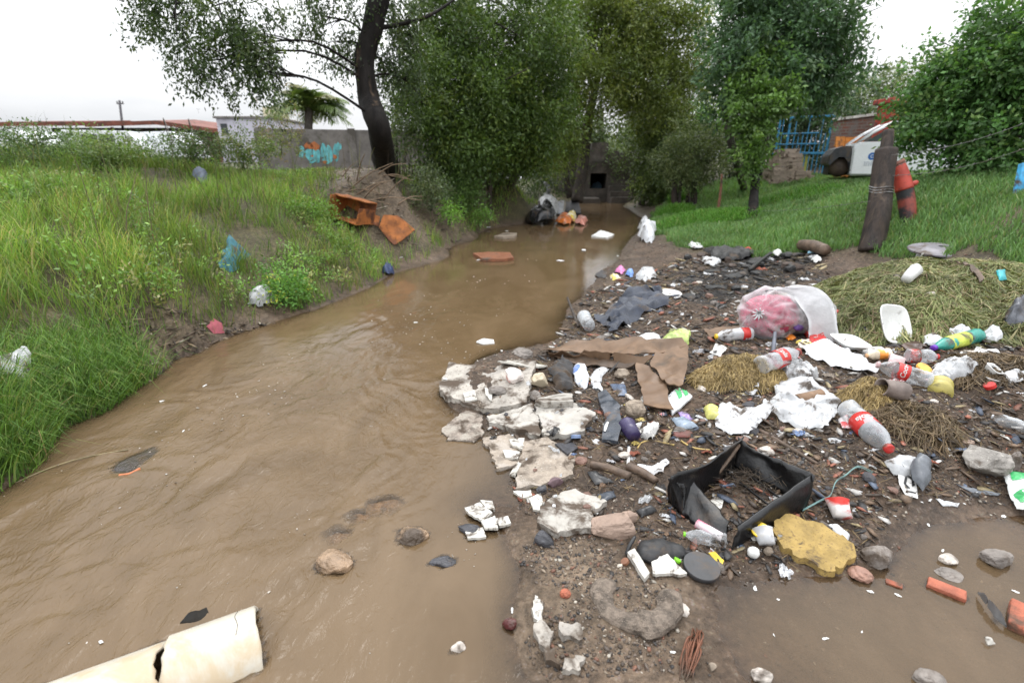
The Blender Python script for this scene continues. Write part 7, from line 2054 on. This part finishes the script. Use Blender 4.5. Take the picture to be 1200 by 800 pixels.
    ('snack_wrapper', 'orange wrapper at the water edge by the dark board', 'wrapper', [(650, 262), (658, 255), (668, 256), (672, 262), (660, 265)], mat('orange_foil', (.5, .14, .03), .25), dict(amp=.06, freq=4, puff=.15)),
    ('snack_wrapper', 'yellow bag at the water edge by the dark board', 'wrapper', [(662, 260), (670, 253), (676, 256), (674, 261)], mat('yellow_foil', (.7, .55, .1), .3), dict(amp=.05, freq=4, puff=.2)),
    ('snack_wrapper', 'pale red wrapper at the end of the litter line in the water', 'wrapper', [(672, 263), (680, 257), (689, 260), (684, 265)], mat('pale_red_foil', (.5, .2, .15), .3, .1), dict(amp=.05, freq=4, puff=.12)),
    ('floating_board', 'long thin pale plank floating near the far left shore', 'board', [(579, 279), (590, 275), (606, 275), (604, 279), (590, 280)], STONET, dict(amp=.01, freq=3, thick=.05, lift=.04, rigid=True)),
    ('blue_plastic', 'light blue plastic heap in front of the culvert opening', 'plastic', [(690, 229), (693, 220), (700, 217), (706, 221), (706, 229)], mat('pale_blue_plastic', (.25, .4, .55), .4, .15), dict(amp=.06, freq=2.5, puff=.2, lift=.05)),
]
for i, (nm, lab, cat, poly, m, kw) in enumerate(S):
    kw = dict(kw)
    o = sheet(nm, lab, cat, poly, m, seed=100 + i, group={'plastic_bag': 'plastic bags among the litter', 'snack_wrapper': 'wrappers among the litter'}.get(nm), **kw)
    if nm == 'drink_carton': printed(o, [[(943, 391), (948, 390), (957, 403), (952, 404)], [(953, 389), (956, 388.5), (964, 401), (961, 402)]], PAPER, 'white_print', .004)
    if nm == 'plastic_casing' and 'lower' in lab: printed(o, [[(708, 507), (711, 503), (713, 504), (709, 513), (707, 512)]], PAPER, 'white_strip', .004)
for a in (
        ('foam_tray', 'white foam tray lying open on the white plastic sheet', 'tray', 994, 408, 36, 34, .03, FOAM, (.15, .1, .15), .03),
        ('foam_container', 'white foam container half standing on its edge in front of the grass heap', 'container', 1042, 396, 36, 46, .035, FOAM, (.95, .12, .1), .1),
        ('foam_box', 'pale foam box between the cardboard piece and the knotted bag', 'box', 903, 390, 33, 16, .035, mat('pale_foam', (.68, .66, .66), .5, .1), (.1, 0, .03), .0),
        ('foam_dish', 'upper white foam dish on the mud at the right', 'dish', 1160, 439, 16, 16, .03, FOAM, (.5, .2, .3), .02),
        ('foam_dish', 'lower white foam dish on the mud at the right', 'dish', 1160, 447, 18, 14, .02, FOAM, (.2, .1, 1.3), .0)):
    tray(*a)
cup('clay_pot', 'grey brown broken clay pot lying on its side by the straw tuft', 'pot', (1054, 470), (1030, 464), 13, 10, mat('fired_clay', (.2, .16, .14), .6, .25), .006, crush=.15)
cup('tin_can', 'flat yellow label tin standing on the mud', 'tin', (1102, 460), (1102, 451), 12, 12, mat('yellow_tin_label', (.42, .36, .1), .35, .1, .2, 8, .05), .002, crush=.02, lift=0)
cup('plastic_cup', 'clear plastic cup lying at the water edge below the navy cloth', 'cup', (690, 389), (684, 378), 7, 8, CLEAR, crush=.05)
cup('plastic_cup', 'pale pink and white cup behind the banded bottle', 'cup', (1058, 431), (1040, 427), 7, 9, mat('pink_white_cup', (.7, .5, .5), .4, .05), crush=.1, lift=.03)
cup('plastic_cup', 'purple rimmed plastic cup lying between the black casing and the tissue', 'cup', (742, 518), (734, 506), 8, 10, mat('deep_purple_plastic', (.035, .025, .08), .3, .1), crush=.12)
cup('plastic_cup', 'crumpled red and white cup above the white shard', 'cup', (984, 614), (980, 594, .03), 10, 11, mat('red_white_cup', (.75, .72, .7), .4, .05, .05, 10, .1, color2=(.6, .03, .02), c2=.5), crush=.5)
cup('plastic_tub', 'clear tub with a yellow rim beside the yellow foam slab', 'tub', (897, 645), (892, 628, .02), 9, 11, CLEAR2, crush=.2)
cup('plastic_tube', 'white and pink squeeze tube against the lower corner of the black crate', 'tube', (816, 617), (846, 634), 5.5, 5, mat('pink_tube', (.7, .62, .64), .3, .05, .05, 6, .05, color2=(.65, .05, .16), c2=.5), crush=.05)
disc('black_lid', 'round black plastic lid standing in the edge of the puddle', 'lid', 821, 668, 42, .02, mat('matt_black_plastic', (.032, .033, .036), .45, .15, .2, 20, .1), (.12, .05, 0), .004, None, .0)
disc('foam_plate', 'white foam plate at the lawn side of the navy cloth', 'plate', 786, 346, 25, .012, FOAM, (.1, .05, 0), .02, None, -.004)
disc('round_lid', 'orange yellow round lid between the banded bottle and clear bag', 'lid', 1080, 439, 17, .02, mat('orange_lid', (.75, .38, .07), .4, .05), (.5, .2, 0), .03)
disc('yellow_rim', 'yellow ring lid resting on the clear tub', 'lid', 889, 633, 20, .012, mat('yellow_plastic', (.75, .52, .03), .3), (.25, -.3, 0), .045, None, 0, .5)
CAPS = [('red bottle cap right of the knotted bag', 978, 369, 10, RED), ('red bottle cap on the white plastic sheet', 983, 409, 8, RED), ('red bottle cap below the foam dishes', 1160, 455, 12, RED), ('blue bottle cap on the edge of the cracked slab', 675, 515, 12, mat('dull_blue_plastic', (.16, .22, .36), .35, .05)),
        ('light blue square cap on the burnt log', 951, 299, 9, mat('pale_blue_cap', (.3, .55, .7), .35, .05)), ('bright green cap on the black rubber piece', 793, 658, 9, mat('green_cap', (.2, .55, .03), .4)), ('brown round cap at the foot of the plaster bar', 733, 660, 10, mat('brown_cap', (.2, .09, .05), .4, .1))]
for lab, px, py, w, m in CAPS:
    g = pt(px, py); r = size_at(g, w) / 2
    bm = bmesh.new(); add_lathe(bm, [(0, r * .7), (r * .9, r * .7), (r, r * .6), (r, 0), (r * .85, 0), (r * .85, r * .5), (0, r * .5)], 20)
    o = from_bm('bottle_cap', bm, m, None, False, g); o.matrix_world = Matrix.Translation(g + Vector((0, 0, r * .25))) @ rot(.5, .3, px)
    tag(o, lab, 'bottle cap', 'bottle caps among the litter')
rock('foam_ball', 'white round foam ball left of the clear tub', 'ball', 882, 648, 14, 14, FOAM, 61, 0, .15, 1, smooth=True, noise_a=.06)
rock('stone', 'tan pebble right of the clear tub', 'stone', 900, 646, 10, 11, STONET, 62, .2, .2, .9)
STRAW_W = mat('reed_yellow', (.42, .3, .1), .5, .1)
for nm, lab, pts_, r, m in (
        ('driftwood', 'left short piece of driftwood on the mud above the ragged slab', [(692, 547), (712, 551), (738, 561)], 4.5, WOODW), ('driftwood', 'right short piece of driftwood beside the black crate', [(735, 549), (752, 556), (769, 567)], [5, 5, 4], WOODW),
        ('straw', 'thin white drinking straw below the purple cup', [(737, 525), (736.5, 535), (736, 545)], 1.6, PAPER), ('reed', 'bent yellow reed curving right of the drinking straw', [(747, 526), (752, 519), (765, 517), (790, 522)], 1.1, STRAW_W), ('reed', 'thin yellow reed above the left end of the crate', [(798, 517), (812, 525), (832, 528)], 1.1, STRAW_W),
        ('stick', 'dark forked stick standing at the water edge by the clear cup', [(678, 384), (671, 366, .06), (665, 350, .12)], [2, 1.8, 1.2], bark_m), ('stick', 'thin curved twig over the water edge left of the navy cloth', [(690, 352), (702, 342, .04), (716, 343, .05), (728, 350)], [1.2, 1.1, .9, .7], bark_m),
        ('stick', 'slate blue stick standing in the straw clump', [(904, 428), (906, 410, .08), (908, 391, .16)], [2.6, 2.6, 2.2], mat('slate_stick', (.1, .11, .14), .5, .15)), ('stick', 'dark stick leaning from the crate rim to the left', [(868, 520, .13), (850, 545, .08), (838, 560, .03)], [2.2, 2, 1.6], WOODW),
        ('stick', 'long dark stick lying behind the crate', [(890, 505), (915, 520), (940, 535), (958, 545)], [2.2, 2.4, 2, 1.4], WOODW), ('stick', 'black stick standing beside the plaster bar', [(734, 651), (738, 640, .03), (744, 630, .05)], [2.6, 2.5, 2], BLACKP), ('stick', 'thin orange stick floating by the sunken cloth', [(140, 558), (152, 556), (164, 550)], 1.6, mat('orange_stick', (.5, .16, .06), .5, .1)),
        ('reed', 'long pale reed trailing from the lush grass into the water', [(18, 566), (60, 548), (100, 536), (150, 527)], .8, mat('dull_reed', (.22, .18, .09), .5, .2)), ('log', 'charred brown log at the lawn edge of the ashes', [(938, 291, .06), (952, 293, .06), (967, 298, .04)], [6, 7, 5.5], WOODW), ('stick', 'black charred stick across the ashes', [(878, 318, .03), (890, 308, .06), (903, 298, .06)], [2.5, 2.6, 2], CHARM),
        ('pole', 'thin grey pole leaning on the shrub by the litter mound', [(640, 233), (643, 224, .5), (639, 216, .9)], [2.2, 2, 1.8], mat('grey_pole', (.35, .36, .38), .5, .1))):
    stick(nm, lab, nm.replace('_', ' '), pts_, r, m, 'sticks and reeds among the litter', seed=len(lab))
# green wire
def wire_loop():
    P = [(940, 600), (960, 592), (972, 583), (978, 570), (990, 559), (1004, 552), (1022, 556)]
    w = [pt(x, y) + Vector((0, 0, .008 + .015 * (i % 2))) for i, (x, y) in enumerate(P)]
    bm = bmesh.new()
    for off in (0, .006): add_tube(bm, [q - w[0] + Vector((off, off, off * .5)) for q in smooth_curve(w, 6)], .0022, 5)
    tag(from_bm('cable', bm, mat('green_wire', (.14, .25, .24), .35, .1), None, True, w[0]), 'thin green cable curving right of the black crate', 'cable')
wire_loop()
# reddish roots at the bottom
def roots():
    c = pt(808, 765)
    root = thing('root_bundle', 'bundle of thin reddish roots at the bottom edge of the mud', 'roots', c)
    bm = bmesh.new(); rnd = random.Random(2)
    for k in range(22):
        a, b = pt(rnd.uniform(795, 812), rnd.uniform(775, 798)), pt(rnd.uniform(812, 824), rnd.uniform(735, 755))
        m_ = (a + b) / 2 + Vector((rnd.uniform(-.02, .02), rnd.uniform(-.01, .01), rnd.uniform(.01, .05)))
        add_tube(bm, [q - c for q in smooth_curve([a, m_, b], 5)], .0016 + .0012 * rnd.random(), 5)
    from_bm('fibres', bm, mat('red_root', (.16, .06, .03), .5, .2), root, True)
roots()
# rusty box on the left bank
def rusty_box():
    g = G(412, 262, True); s = depth_of(g) / FPX
    root = thing('rusty_box', 'rusty orange metal box lying open on its side on the bare left bank', 'metal box', g)
    root.rotation_euler = (-.1, .22, -.35)
    root.location.z += .06
    w, d, h, t = 40 * s, 34 * s, 24 * s, .015
    for nm, lo, hi in (('base_panel', (-w / 2, -d / 2, 0), (w / 2, d / 2, t)), ('side_panel', (-w / 2, d / 2 - t, t), (w / 2, d / 2, h)), ('end_panel', (w / 2 - t, -d / 2, t), (w / 2, d / 2 - t, h * .7)), ('end_panel', (-w / 2, -d / 2, t), (-w / 2 + t, d / 2 - t, h)), ('lid_panel', (-w / 2 - .02, -d / 2 + .12, h), (w * .5, d / 2, h + t))):
        bm = bmesh.new(); add_box(bm, lo, hi); bmesh.ops.subdivide_edges(bm, edges=bm.edges[:], cuts=4, use_grid_fill=True)
        for v in bm.verts: v.co += Vector((0, 1, 1)) * .02 * float(noise(v.co.x * 5, v.co.y * 5, v.co.z * 5, 5))
        from_bm(nm, bm, RUST, root, False)
rusty_box()
rnd = random.Random(31)
for k in range(17):
    x, y = rnd.uniform(392, 470), rnd.uniform(198, 240)
    a = G(x, y, True); t = depth_of(a)
    ang, L = rnd.uniform(-2.8, 1.2), rnd.uniform(.35, 1.1)
    b = a + Vector((math.cos(ang) * L, math.sin(ang) * L * .5, rnd.uniform(-.1, .55)))
    bm = bmesh.new(); wobble_tube(bm, [Vector((0, 0, 0)), (b - a) / 2 + Vector((0, 0, .06)), b - a], [.013, .01, .005], 6, 3, .1, k)
    tag(from_bm('dead_branch', bm, mat('dry_branch', (.2, .14, .09), .8, .15, .3, 10, .4), None, True, a), 'dry broken branch in the tangle on the bank below the leaning tree', 'branch', 'dry branches below the leaning tree')
# charred lumps
for k in range(34):
    x, y = rnd.uniform(800, 955), rnd.uniform(296, 350)
    if y > 330 and x > 900: continue
    rock('charred_lump', 'black charred lump in the ash patch', 'charred lump', x, y, rnd.uniform(8, 26), rnd.uniform(6, 13), CHARM if k % 4 else mat('ashy_brown', (.07, .05, .04), .8, .3), 200 + k, .6, .3, rnd.uniform(.6, 1), 'charred lumps in the ash patch', sub=2)
# ------------------------------------------------------------------ small repeated litter
def scatter_points(n, poly, seed, y0=0.0):
    r_ = np.random.default_rng(seed)
    xs_, ys_ = [p[0] for p in poly], [p[1] for p in poly]
    out = []
    while len(out) < n:
        x, y = r_.uniform(min(xs_), max(xs_), 4000), r_.uniform(max(min(ys_), .9), max(ys_), 4000)
        w = r_.uniform(0, 1, 4000) < np.clip((2.2 / np.maximum(y, .8)) ** 1.5, .02, 1)
        k = in_poly(x, y, poly) & w & (np.abs(x / (y + .3)) < 1.15)
        out += list(zip(x[k], y[k]))
    return out[:n]
PIXTRASH = rough_xy(0, [(690, 340, .05), (800, 300, .2), (960, 292, .4), (1000, 350, .3), (1230, 400, .35), (1230, 560, .1), (1060, 585, .06), (1000, 660, .02), (860, 670, .02), (720, 640, .03), (615, 590, .02), (560, 480, .02), (640, 420, .05), (665, 372, .03)])
KINDS_ = [('rubble_stone', 'small broken brown stone among the litter', 'stone', STONE, 50, 'small stones among the litter'), ('rubble_stone', 'small broken reddish stone among the litter', 'stone', mat('brown_stone', (.17, .095, .07), .5), 34, 'small reddish stones among the litter'),
          ('rubble_stone', 'small broken pale stone among the litter', 'stone', mat('pale_stone', (.5, .45, .4), .5), 30, 'small pale stones among the litter'), ('rubble_stone', 'small black stone among the litter', 'stone', DARKST, 36, 'small black stones among the litter')]
for nm, lab, cat, m, n, grp in KINDS_:
    protos = []
    for i, (x, y) in enumerate(scatter_points(n, PIXTRASH, 300 + n)):
        z = hz(x, y)
        r = (.011 + .03 * rnd.random() ** 3) * (.75 + .1 * y)
        if i < 4:
            bm = bmesh.new(); bmesh.ops.create_icosphere(bm, subdivisions=2, radius=1)
            for v in bm.verts: v.co *= 1 + .5 * float(fbm(v.co.x * 1.4 + i * 3, v.co.y * 1.4, v.co.z * 1.4, 3, 400 + i))
            o = from_bm(nm, bm, m); protos.append(o)
        else:
            o = protos[i % 4].copy(); COL.objects.link(o)
        o.location = (x, y, z + r * .2); o.rotation_euler = (rnd.uniform(-.4, .4), 0, rnd.uniform(0, 6.28)); o.scale = (r * rnd.uniform(.8, 1.5), r, r * rnd.uniform(.4, .8))
        tag(o, lab, cat, grp)
SC_ = [('plastic_chip', 'small white plastic chip on the littered mud', 'chip', BAGW, 80, 'small white chips on the mud'), ('plastic_chip', 'small black plastic chip on the littered mud', 'chip', BLACKP, 70, 'small black chips on the mud'), ('plastic_chip', 'small slate blue plastic chip on the littered mud', 'chip', mat('steel_blue_plastic', (.09, .12, .18), .25), 16, 'small slate blue chips on the mud'),
       ('brick_chip', 'small orange red brick chip on the littered mud', 'chip', BRICKR, 40, 'small brick chips on the mud'), ('cardboard_scrap', 'small brown cardboard scrap on the littered mud', 'scrap', CARD, 60, 'small cardboard scraps on the mud'), ('film_scrap', 'small clear film scrap on the littered mud', 'scrap', CLEAR2, 44, 'small clear film scraps on the mud')]
for nm, lab, cat, m, n, grp in SC_:
    protos = []
    for i, (x, y) in enumerate(scatter_points(n, PIXTRASH, 500 + n * 3)):
        z = hz(x, y)
        r = (.01 + .04 * rnd.random() ** 3) * (.7 + .16 * y)
        if i < 5:
            bm = bmesh.new()
            q = 9
            A = [bm.verts.new((math.cos(6.283 * k / q) * rnd.uniform(.5, 1.2), math.sin(6.283 * k / q) * rnd.uniform(.4, 1), rnd.uniform(-.1, .35))) for k in range(q)]
            ce = bm.verts.new((0, 0, rnd.uniform(0, .3)))
            for k in range(q): bm.faces.new((A[k - 1], A[k], ce))
            bmesh.ops.subdivide_edges(bm, edges=bm.edges[:], cuts=2, use_grid_fill=True)
            for v in bm.verts: v.co.z += .18 * float(fbm(v.co.x * 2.5 + i, v.co.y * 2.5, 0, 2, 420))
            bmesh.ops.solidify(bm, geom=bm.faces[:], thickness=.12)
            o = from_bm(nm, bm, m, None, 'film' in nm); protos.append(o)
        else:
            o = protos[i % 5].copy(); COL.objects.link(o)
        o.location = (x, y, z + .1 * r); o.rotation_euler = (rnd.uniform(-.35, .35), rnd.uniform(-.3, .3), rnd.uniform(0, 6.28)); o.scale = (r, r * rnd.uniform(.6, 1.1), r)
        tag(o, lab, cat, grp)
def crumple(seed, n=15):
    u = np.linspace(-1, 1, n)
    U, V = np.meshgrid(u, u, indexing='ij')
    s = seed * 7.3
    a = np.arctan2(V, U)
    lim = .75 + .35 * fbm(np.cos(a) * 1.3 + s, np.sin(a) * 1.3, s, 3, 440)
    sq = np.maximum(np.abs(U), np.abs(V)) / np.maximum(np.hypot(U, V), 1e-6)
    X, Y = U * sq * lim, V * sq * lim * .75
    Z = .34 * ridge(U * 1.7 + s, V * 1.7, s, 3, 441) + .2 * fbm(U * 3 + s, V * 3, s, 2, 442) + .18 * (1 - np.hypot(U, V))
    X = X + .2 * fbm(U * 2.2 + s, V * 2.2, 5, 2, 443); Y = Y + .2 * fbm(U * 2.2 + s, V * 2.2, 9, 2, 444)
    T = np.stack([X.ravel(), Y.ravel(), Z.ravel()], 1)
    return mesh_np('crumple', T, [grid_faces(n, n)])
MUDFILM = mat('muddy_film', (.26, .21, .16), .35, .5, .3, 12, .5, dirt_scale=7)
DENSE = rough_xy(0, [(640, 425, .05), (760, 395, .12), (900, 385, .2), (1010, 400, .25), (1130, 430, .25), (1080, 480, .2), (1000, 530, .13), (860, 560, .1), (700, 580, .05), (640, 540, .04)])
for nm, lab, cat, m, n, grp in (
        ('wrapper_scrap', 'small crumpled silver grey wrapper in the thick of the litter', 'wrapper', mat('silver_foil', (.4, .4, .42), .25, .3, .2, 14, .4), 22, 'crumpled grey wrappers in the litter'),
        ('wrapper_scrap', 'small crumpled red and white wrapper in the thick of the litter', 'wrapper', mat('red_white_foil', (.74, .7, .7), .3), 14, 'crumpled red and white wrappers in the litter'),
        ('wrapper_scrap', 'small crumpled dull blue wrapper in the thick of the litter', 'wrapper', mat('dull_blue_foil', (.1, .16, .3), .3, .3), 12, 'crumpled blue wrappers in the litter'),
        ('wrapper_scrap', 'small crumpled dull yellow wrapper in the thick of the litter', 'wrapper', mat('dull_yellow_foil', (.45, .35, .1), .35, .3), 10, 'crumpled yellow wrappers in the litter'),
        ('film_scrap', 'small torn white film in the thick of the litter', 'scrap', BAGT, 34, 'torn white film pieces in the litter'),
        ('film_scrap', 'crumpled mud stained clear film half buried in the litter', 'scrap', CLEAR2, 26, 'crumpled clear film pieces in the litter'),
        ('film_scrap', 'crumpled brown muddy film half buried in the litter', 'scrap', MUDFILM, 40, 'crumpled muddy film pieces in the litter'),
        ('film_scrap', 'crumpled black film half buried in the litter', 'scrap', BLACKP, 36, 'crumpled black film pieces in the litter'),
        ('bag_scrap', 'crumpled white bag scrap half buried in the litter', 'scrap', BAGW, 26, 'crumpled white bag scraps in the litter'),
        ('rag', 'small dark grey rag half buried in the litter', 'rag', GREYC, 18, 'small dark rags in the litter'),
        ('cardboard_scrap', 'crumpled brown cardboard scrap half buried in the litter', 'scrap', CARD, 26, 'crumpled cardboard scraps in the litter')):
    protos = []
    for i, (x, y) in enumerate(scatter_points(n, DENSE if 'thick of' in lab else PIXTRASH, 700 + n * 3 + len(lab))):
        z = hz(x, y)
        r = (.022 + .05 * rnd.random() ** 2) * (.75 + .13 * y)
        if i < 6: o = link(nm, crumple(i + len(lab)), m); protos.append(o)
        else:
            o = protos[i % 6].copy(); COL.objects.link(o)
        o.location = (x, y, z - .05 * r); o.rotation_euler = (rnd.uniform(-.4, .4), rnd.uniform(-.4, .4), rnd.uniform(0, 6.28)); o.scale = (r, r * rnd.uniform(.5, 1.1), r * rnd.uniform(.5, 1))
        tag(o, lab, cat, grp)
for i, (px, py) in enumerate(((657, 306), (684, 294), (561, 305), (588, 411), (548, 467), (522, 444), (1105, 645), (1048, 604), (1088, 615), (1020, 693), (885, 689), (912, 702), (907, 744), (967, 748), (1086, 552), (1098, 541), (1080, 588), (1090, 586), (1006, 534), (1020, 533), (955, 514), (700, 601), (765, 598), (760, 747), (788, 764), (600, 715), (1075, 580), (650, 403), (572, 267), (594, 271), (724, 300), (178, 676), (147, 722), (118, 752), (470, 302), (487, 378), (240, 452), (190, 470), (215, 505), (1143, 532), (1130, 590), (1176, 605), (1052, 697), (1010, 740), (1190, 693))):
    g = W(px, py); r = size_at(g, 2 + 2.4 * rnd.random() + (3 if i in (0, 1, 14, 15) else 0))
    me = crumple(300 + i, 9)
    me.transform(Matrix.Rotation(i * 1.7, 4, 'Z') @ Matrix.Diagonal((r * 1.25, r * (.5 + .5 * rnd.random()), r * .5, 1)))
    wat = g.z <= 0.0005
    tag(link('foam_bit', me, FOAM, None, g + Vector((0, 0, r * .08))), 'tiny white foam bit ' + ('floating on the brown water' if wat else 'lying on the wet ground'), 'foam bit', 'tiny foam bits ' + ('on the water' if wat else 'on the ground'))
# ------------------------------------------------------------------ uncountable gravel, crumbs and twigs
ICO = None
def scatter_mass(name, label, cat, P, S3, yaw, cols, m, flat=True, jit=.28):
    global ICO
    if ICO is None:
        bm = bmesh.new(); bmesh.ops.create_icosphere(bm, subdivisions=1, radius=1)
        ICO = (np.array([v.co[:] for v in bm.verts]), np.array([[v.index for v in f.verts] for f in bm.faces])); bm.free()
    v0, f0 = ICO
    n = len(P)
    rr = 1 + jit * RNG.normal(0, 1, (n, len(v0), 1)).clip(-1.6, 1.6)
    v = v0[None] * rr * S3[:, None, :]
    c, s = np.cos(yaw)[:, None], np.sin(yaw)[:, None]
    x, y = v[..., 0] * c - v[..., 1] * s, v[..., 0] * s + v[..., 1] * c
    ti = RNG.normal(0, .35, (n, 1))
    v = np.stack([x + P[:, None, 0], y + P[:, None, 1], v[..., 2] + x * ti + P[:, None, 2]], 2)
    F = (np.arange(n) * len(v0))[:, None, None] + f0[None]
    me = mesh_np(name, v.reshape(-1, 3), [F.reshape(-1, 3)], np.repeat(cols, len(v0), 0), smooth=not flat)
    o = link(name, me, m)
    return tag(o, label, cat, kind='stuff')
vc = mat('gravel_mix', (.2, .2, .2), .5, .15, .3, 40, .4, vcol=True)
def mass():
    x, y = [np.array(q) for q in zip(*scatter_points(26000, TRASH, 901))]
    x2, y2 = [np.array(q) for q in zip(*scatter_points(2600, GRAVEL, 902))]
    PUD = rough_xy(0, [(840, 690, 0), (1000, 675, 0), (1080, 600, 0), (1210, 580, 0), (1210, 800, 0), (800, 800, 0)])
    x3, y3 = [np.array(q) for q in zip(*scatter_points(900, PUD, 903))]
    x, y = np.concatenate([x, x2, x3]), np.concatenate([y, y2, y3])
    z = interp_h(x, y)
    k = (z > -.03) & (fbm(x * 4, y * 4, 0, 3, 97) > -.22)
    x, y, z = x[k], y[k], z[k]; n = len(x)
    s = (.0022 + .0065 * RNG.uniform(0, 1, n) ** 4) * (.85 + .12 * y)
    S3 = np.stack([s * RNG.uniform(.8, 1.6, n), s, s * RNG.uniform(.45, .8, n)], 1)
    cols = colmix(n, [(.12, .092, .072), (.075, .054, .038), (.24, .19, .14), (.035, .031, .029), (.4, .36, .3), (.17, .08, .05)], [.28, .3, .14, .15, .06, .07], .3)
    cols = cols * (1 - .88 * sstep(.4, .65, soft_in(x, y, CHAR, .35)))[:, None]
    scatter_mass('gravel', 'small mixed gravel and grit scattered over the wet mud', 'gravel', np.stack([x, y, z + s * .15], 1), S3, RNG.uniform(0, 6.28, n), cols, vc)
    x, y = [np.array(q) for q in zip(*scatter_points(15000, PIXTRASH, 905))]
    z = interp_h(x, y)
    k = fbm(x * 2.5, y * 2.5, 0, 3, 98) > -.3
    x, y, z = x[k], y[k], z[k]; n = len(x)
    s = (.004 + .02 * RNG.uniform(0, 1, n) ** 6) * (.75 + .25 * y)
    S3 = np.stack([s * RNG.uniform(.9, 2.4, n), s * RNG.uniform(.4, .9, n), s * RNG.uniform(.12, .35, n)], 1)
    cols = colmix(n, [(.06, .042, .03), (.03, .028, .028), (.14, .09, .055), (.5, .48, .45), (.28, .1, .06), (.07, .09, .13), (.3, .24, .13)], [.3, .22, .2, .08, .07, .05, .08], .3)
    cols = cols * (1 - .85 * sstep(.4, .65, soft_in(x, y, CHAR, .35)))[:, None]
    scatter_mass('debris', 'tiny crumbs of wood plastic and paper ground into the mud', 'debris', np.stack([x, y, z + s * .2], 1), S3, RNG.uniform(0, 6.28, n), cols, vc)
    x, y = [np.array(q) for q in zip(*scatter_points(6000, PIXTRASH, 907))]
    z = interp_h(x, y); n = len(x)
    s = RNG.uniform(.02, .07, n) * (.7 + .2 * y)
    S3 = np.stack([s, .0016 * (.8 + .3 * y), .0014 * (.8 + .3 * y)], 1) if False else np.stack([s, np.full(n, .0011) * (.8 + .3 * y), np.full(n, .001) * (.8 + .3 * y)], 1)
    cols = colmix(n, [(.07, .048, .033), (.13, .09, .055), (.24, .17, .08), (.035, .028, .024)], [.35, .3, .2, .15], .3)
    scatter_mass('twigs', 'fine dead twigs and straw bits strewn over the mud', 'twigs', np.stack([x, y, z + .006], 1), S3, RNG.uniform(0, 6.28, n), cols, vc, jit=.12)
    for poly, n0, sd in ((BARE_F, 1500, 911), (BARE_L, 500, 912)):
        P_ = np.array(scatter_points(n0, poly, sd)); x, y = P_[:, 0], P_[:, 1]
        z = interp_h(x, y); n = len(x)
        s = RNG.uniform(.008, .03, n) * (.6 + .1 * y)
        S3 = np.stack([s * RNG.uniform(1, 4, n), s * RNG.uniform(.2, .6, n), s * .25], 1)
        scatter_mass('debris', 'dead leaves clods and twigs strewn over the bare bank soil', 'debris', np.stack([x, y, z + .005], 1), S3, RNG.uniform(0, 6.28, n), colmix(n, [(.1, .07, .045), (.05, .038, .028), (.2, .15, .09), (.3, .26, .2)], [.4, .3, .2, .1], .3), vc)
    # bits inside the crate
    c = pt(885, 565); n = 260
    x = c.x + RNG.normal(0, .09, n); y = c.y + RNG.normal(0, .06, n); z = interp_h(x, y)
    S3 = np.stack([RNG.uniform(.02, .07, n), np.full(n, .0016), np.full(n, .0014)], 1)
    scatter_mass('twigs', 'tangle of dark twigs inside the black crate', 'twigs', np.stack([x, y, z + RNG.uniform(.005, .06, n)], 1), S3, RNG.uniform(0, 6.28, n), colmix(n, [(.05, .04, .03), (.1, .075, .05)], [.6, .4]), vc, jit=.1)
mass()
def scum():
    CH_ = rough_xy(0, [(0, 585, 0), (160, 460, 0), (300, 392, 0), (440, 345, 0), (560, 300, 0), (640, 300, 0), (600, 420, 0), (510, 470, 0), (570, 600, 0), (590, 790, 0), (320, 790, 0), (280, 700, 0), (60, 790, 0)])
    P_ = np.array(scatter_points(1500, CH_, 921)); x, y = P_[:, 0], P_[:, 1]
    k = fbm(x * 2.2 + .6 * fbm(x * 2, y * 2, 0, 2, 5), y * 1.1, 0, 3, 99) > .12
    x, y = x[k], y[k]; n = len(x)
    s = (.0014 + .004 * RNG.uniform(0, 1, n) ** 3) * (.7 + .2 * y)
    scatter_mass('foam', 'fine bubbles and specks of scum drifting on the muddy stream', 'foam', np.stack([x, y, np.full(n, .004)], 1), np.stack([s * RNG.uniform(.7, 2, n), s, s * .4], 1), RNG.uniform(0, 6.28, n), colmix(n, [(.45, .4, .34), (.6, .57, .52), (.2, .15, .1)], [.5, .2, .3], .2), vc, jit=.15)
scum()
build_water()
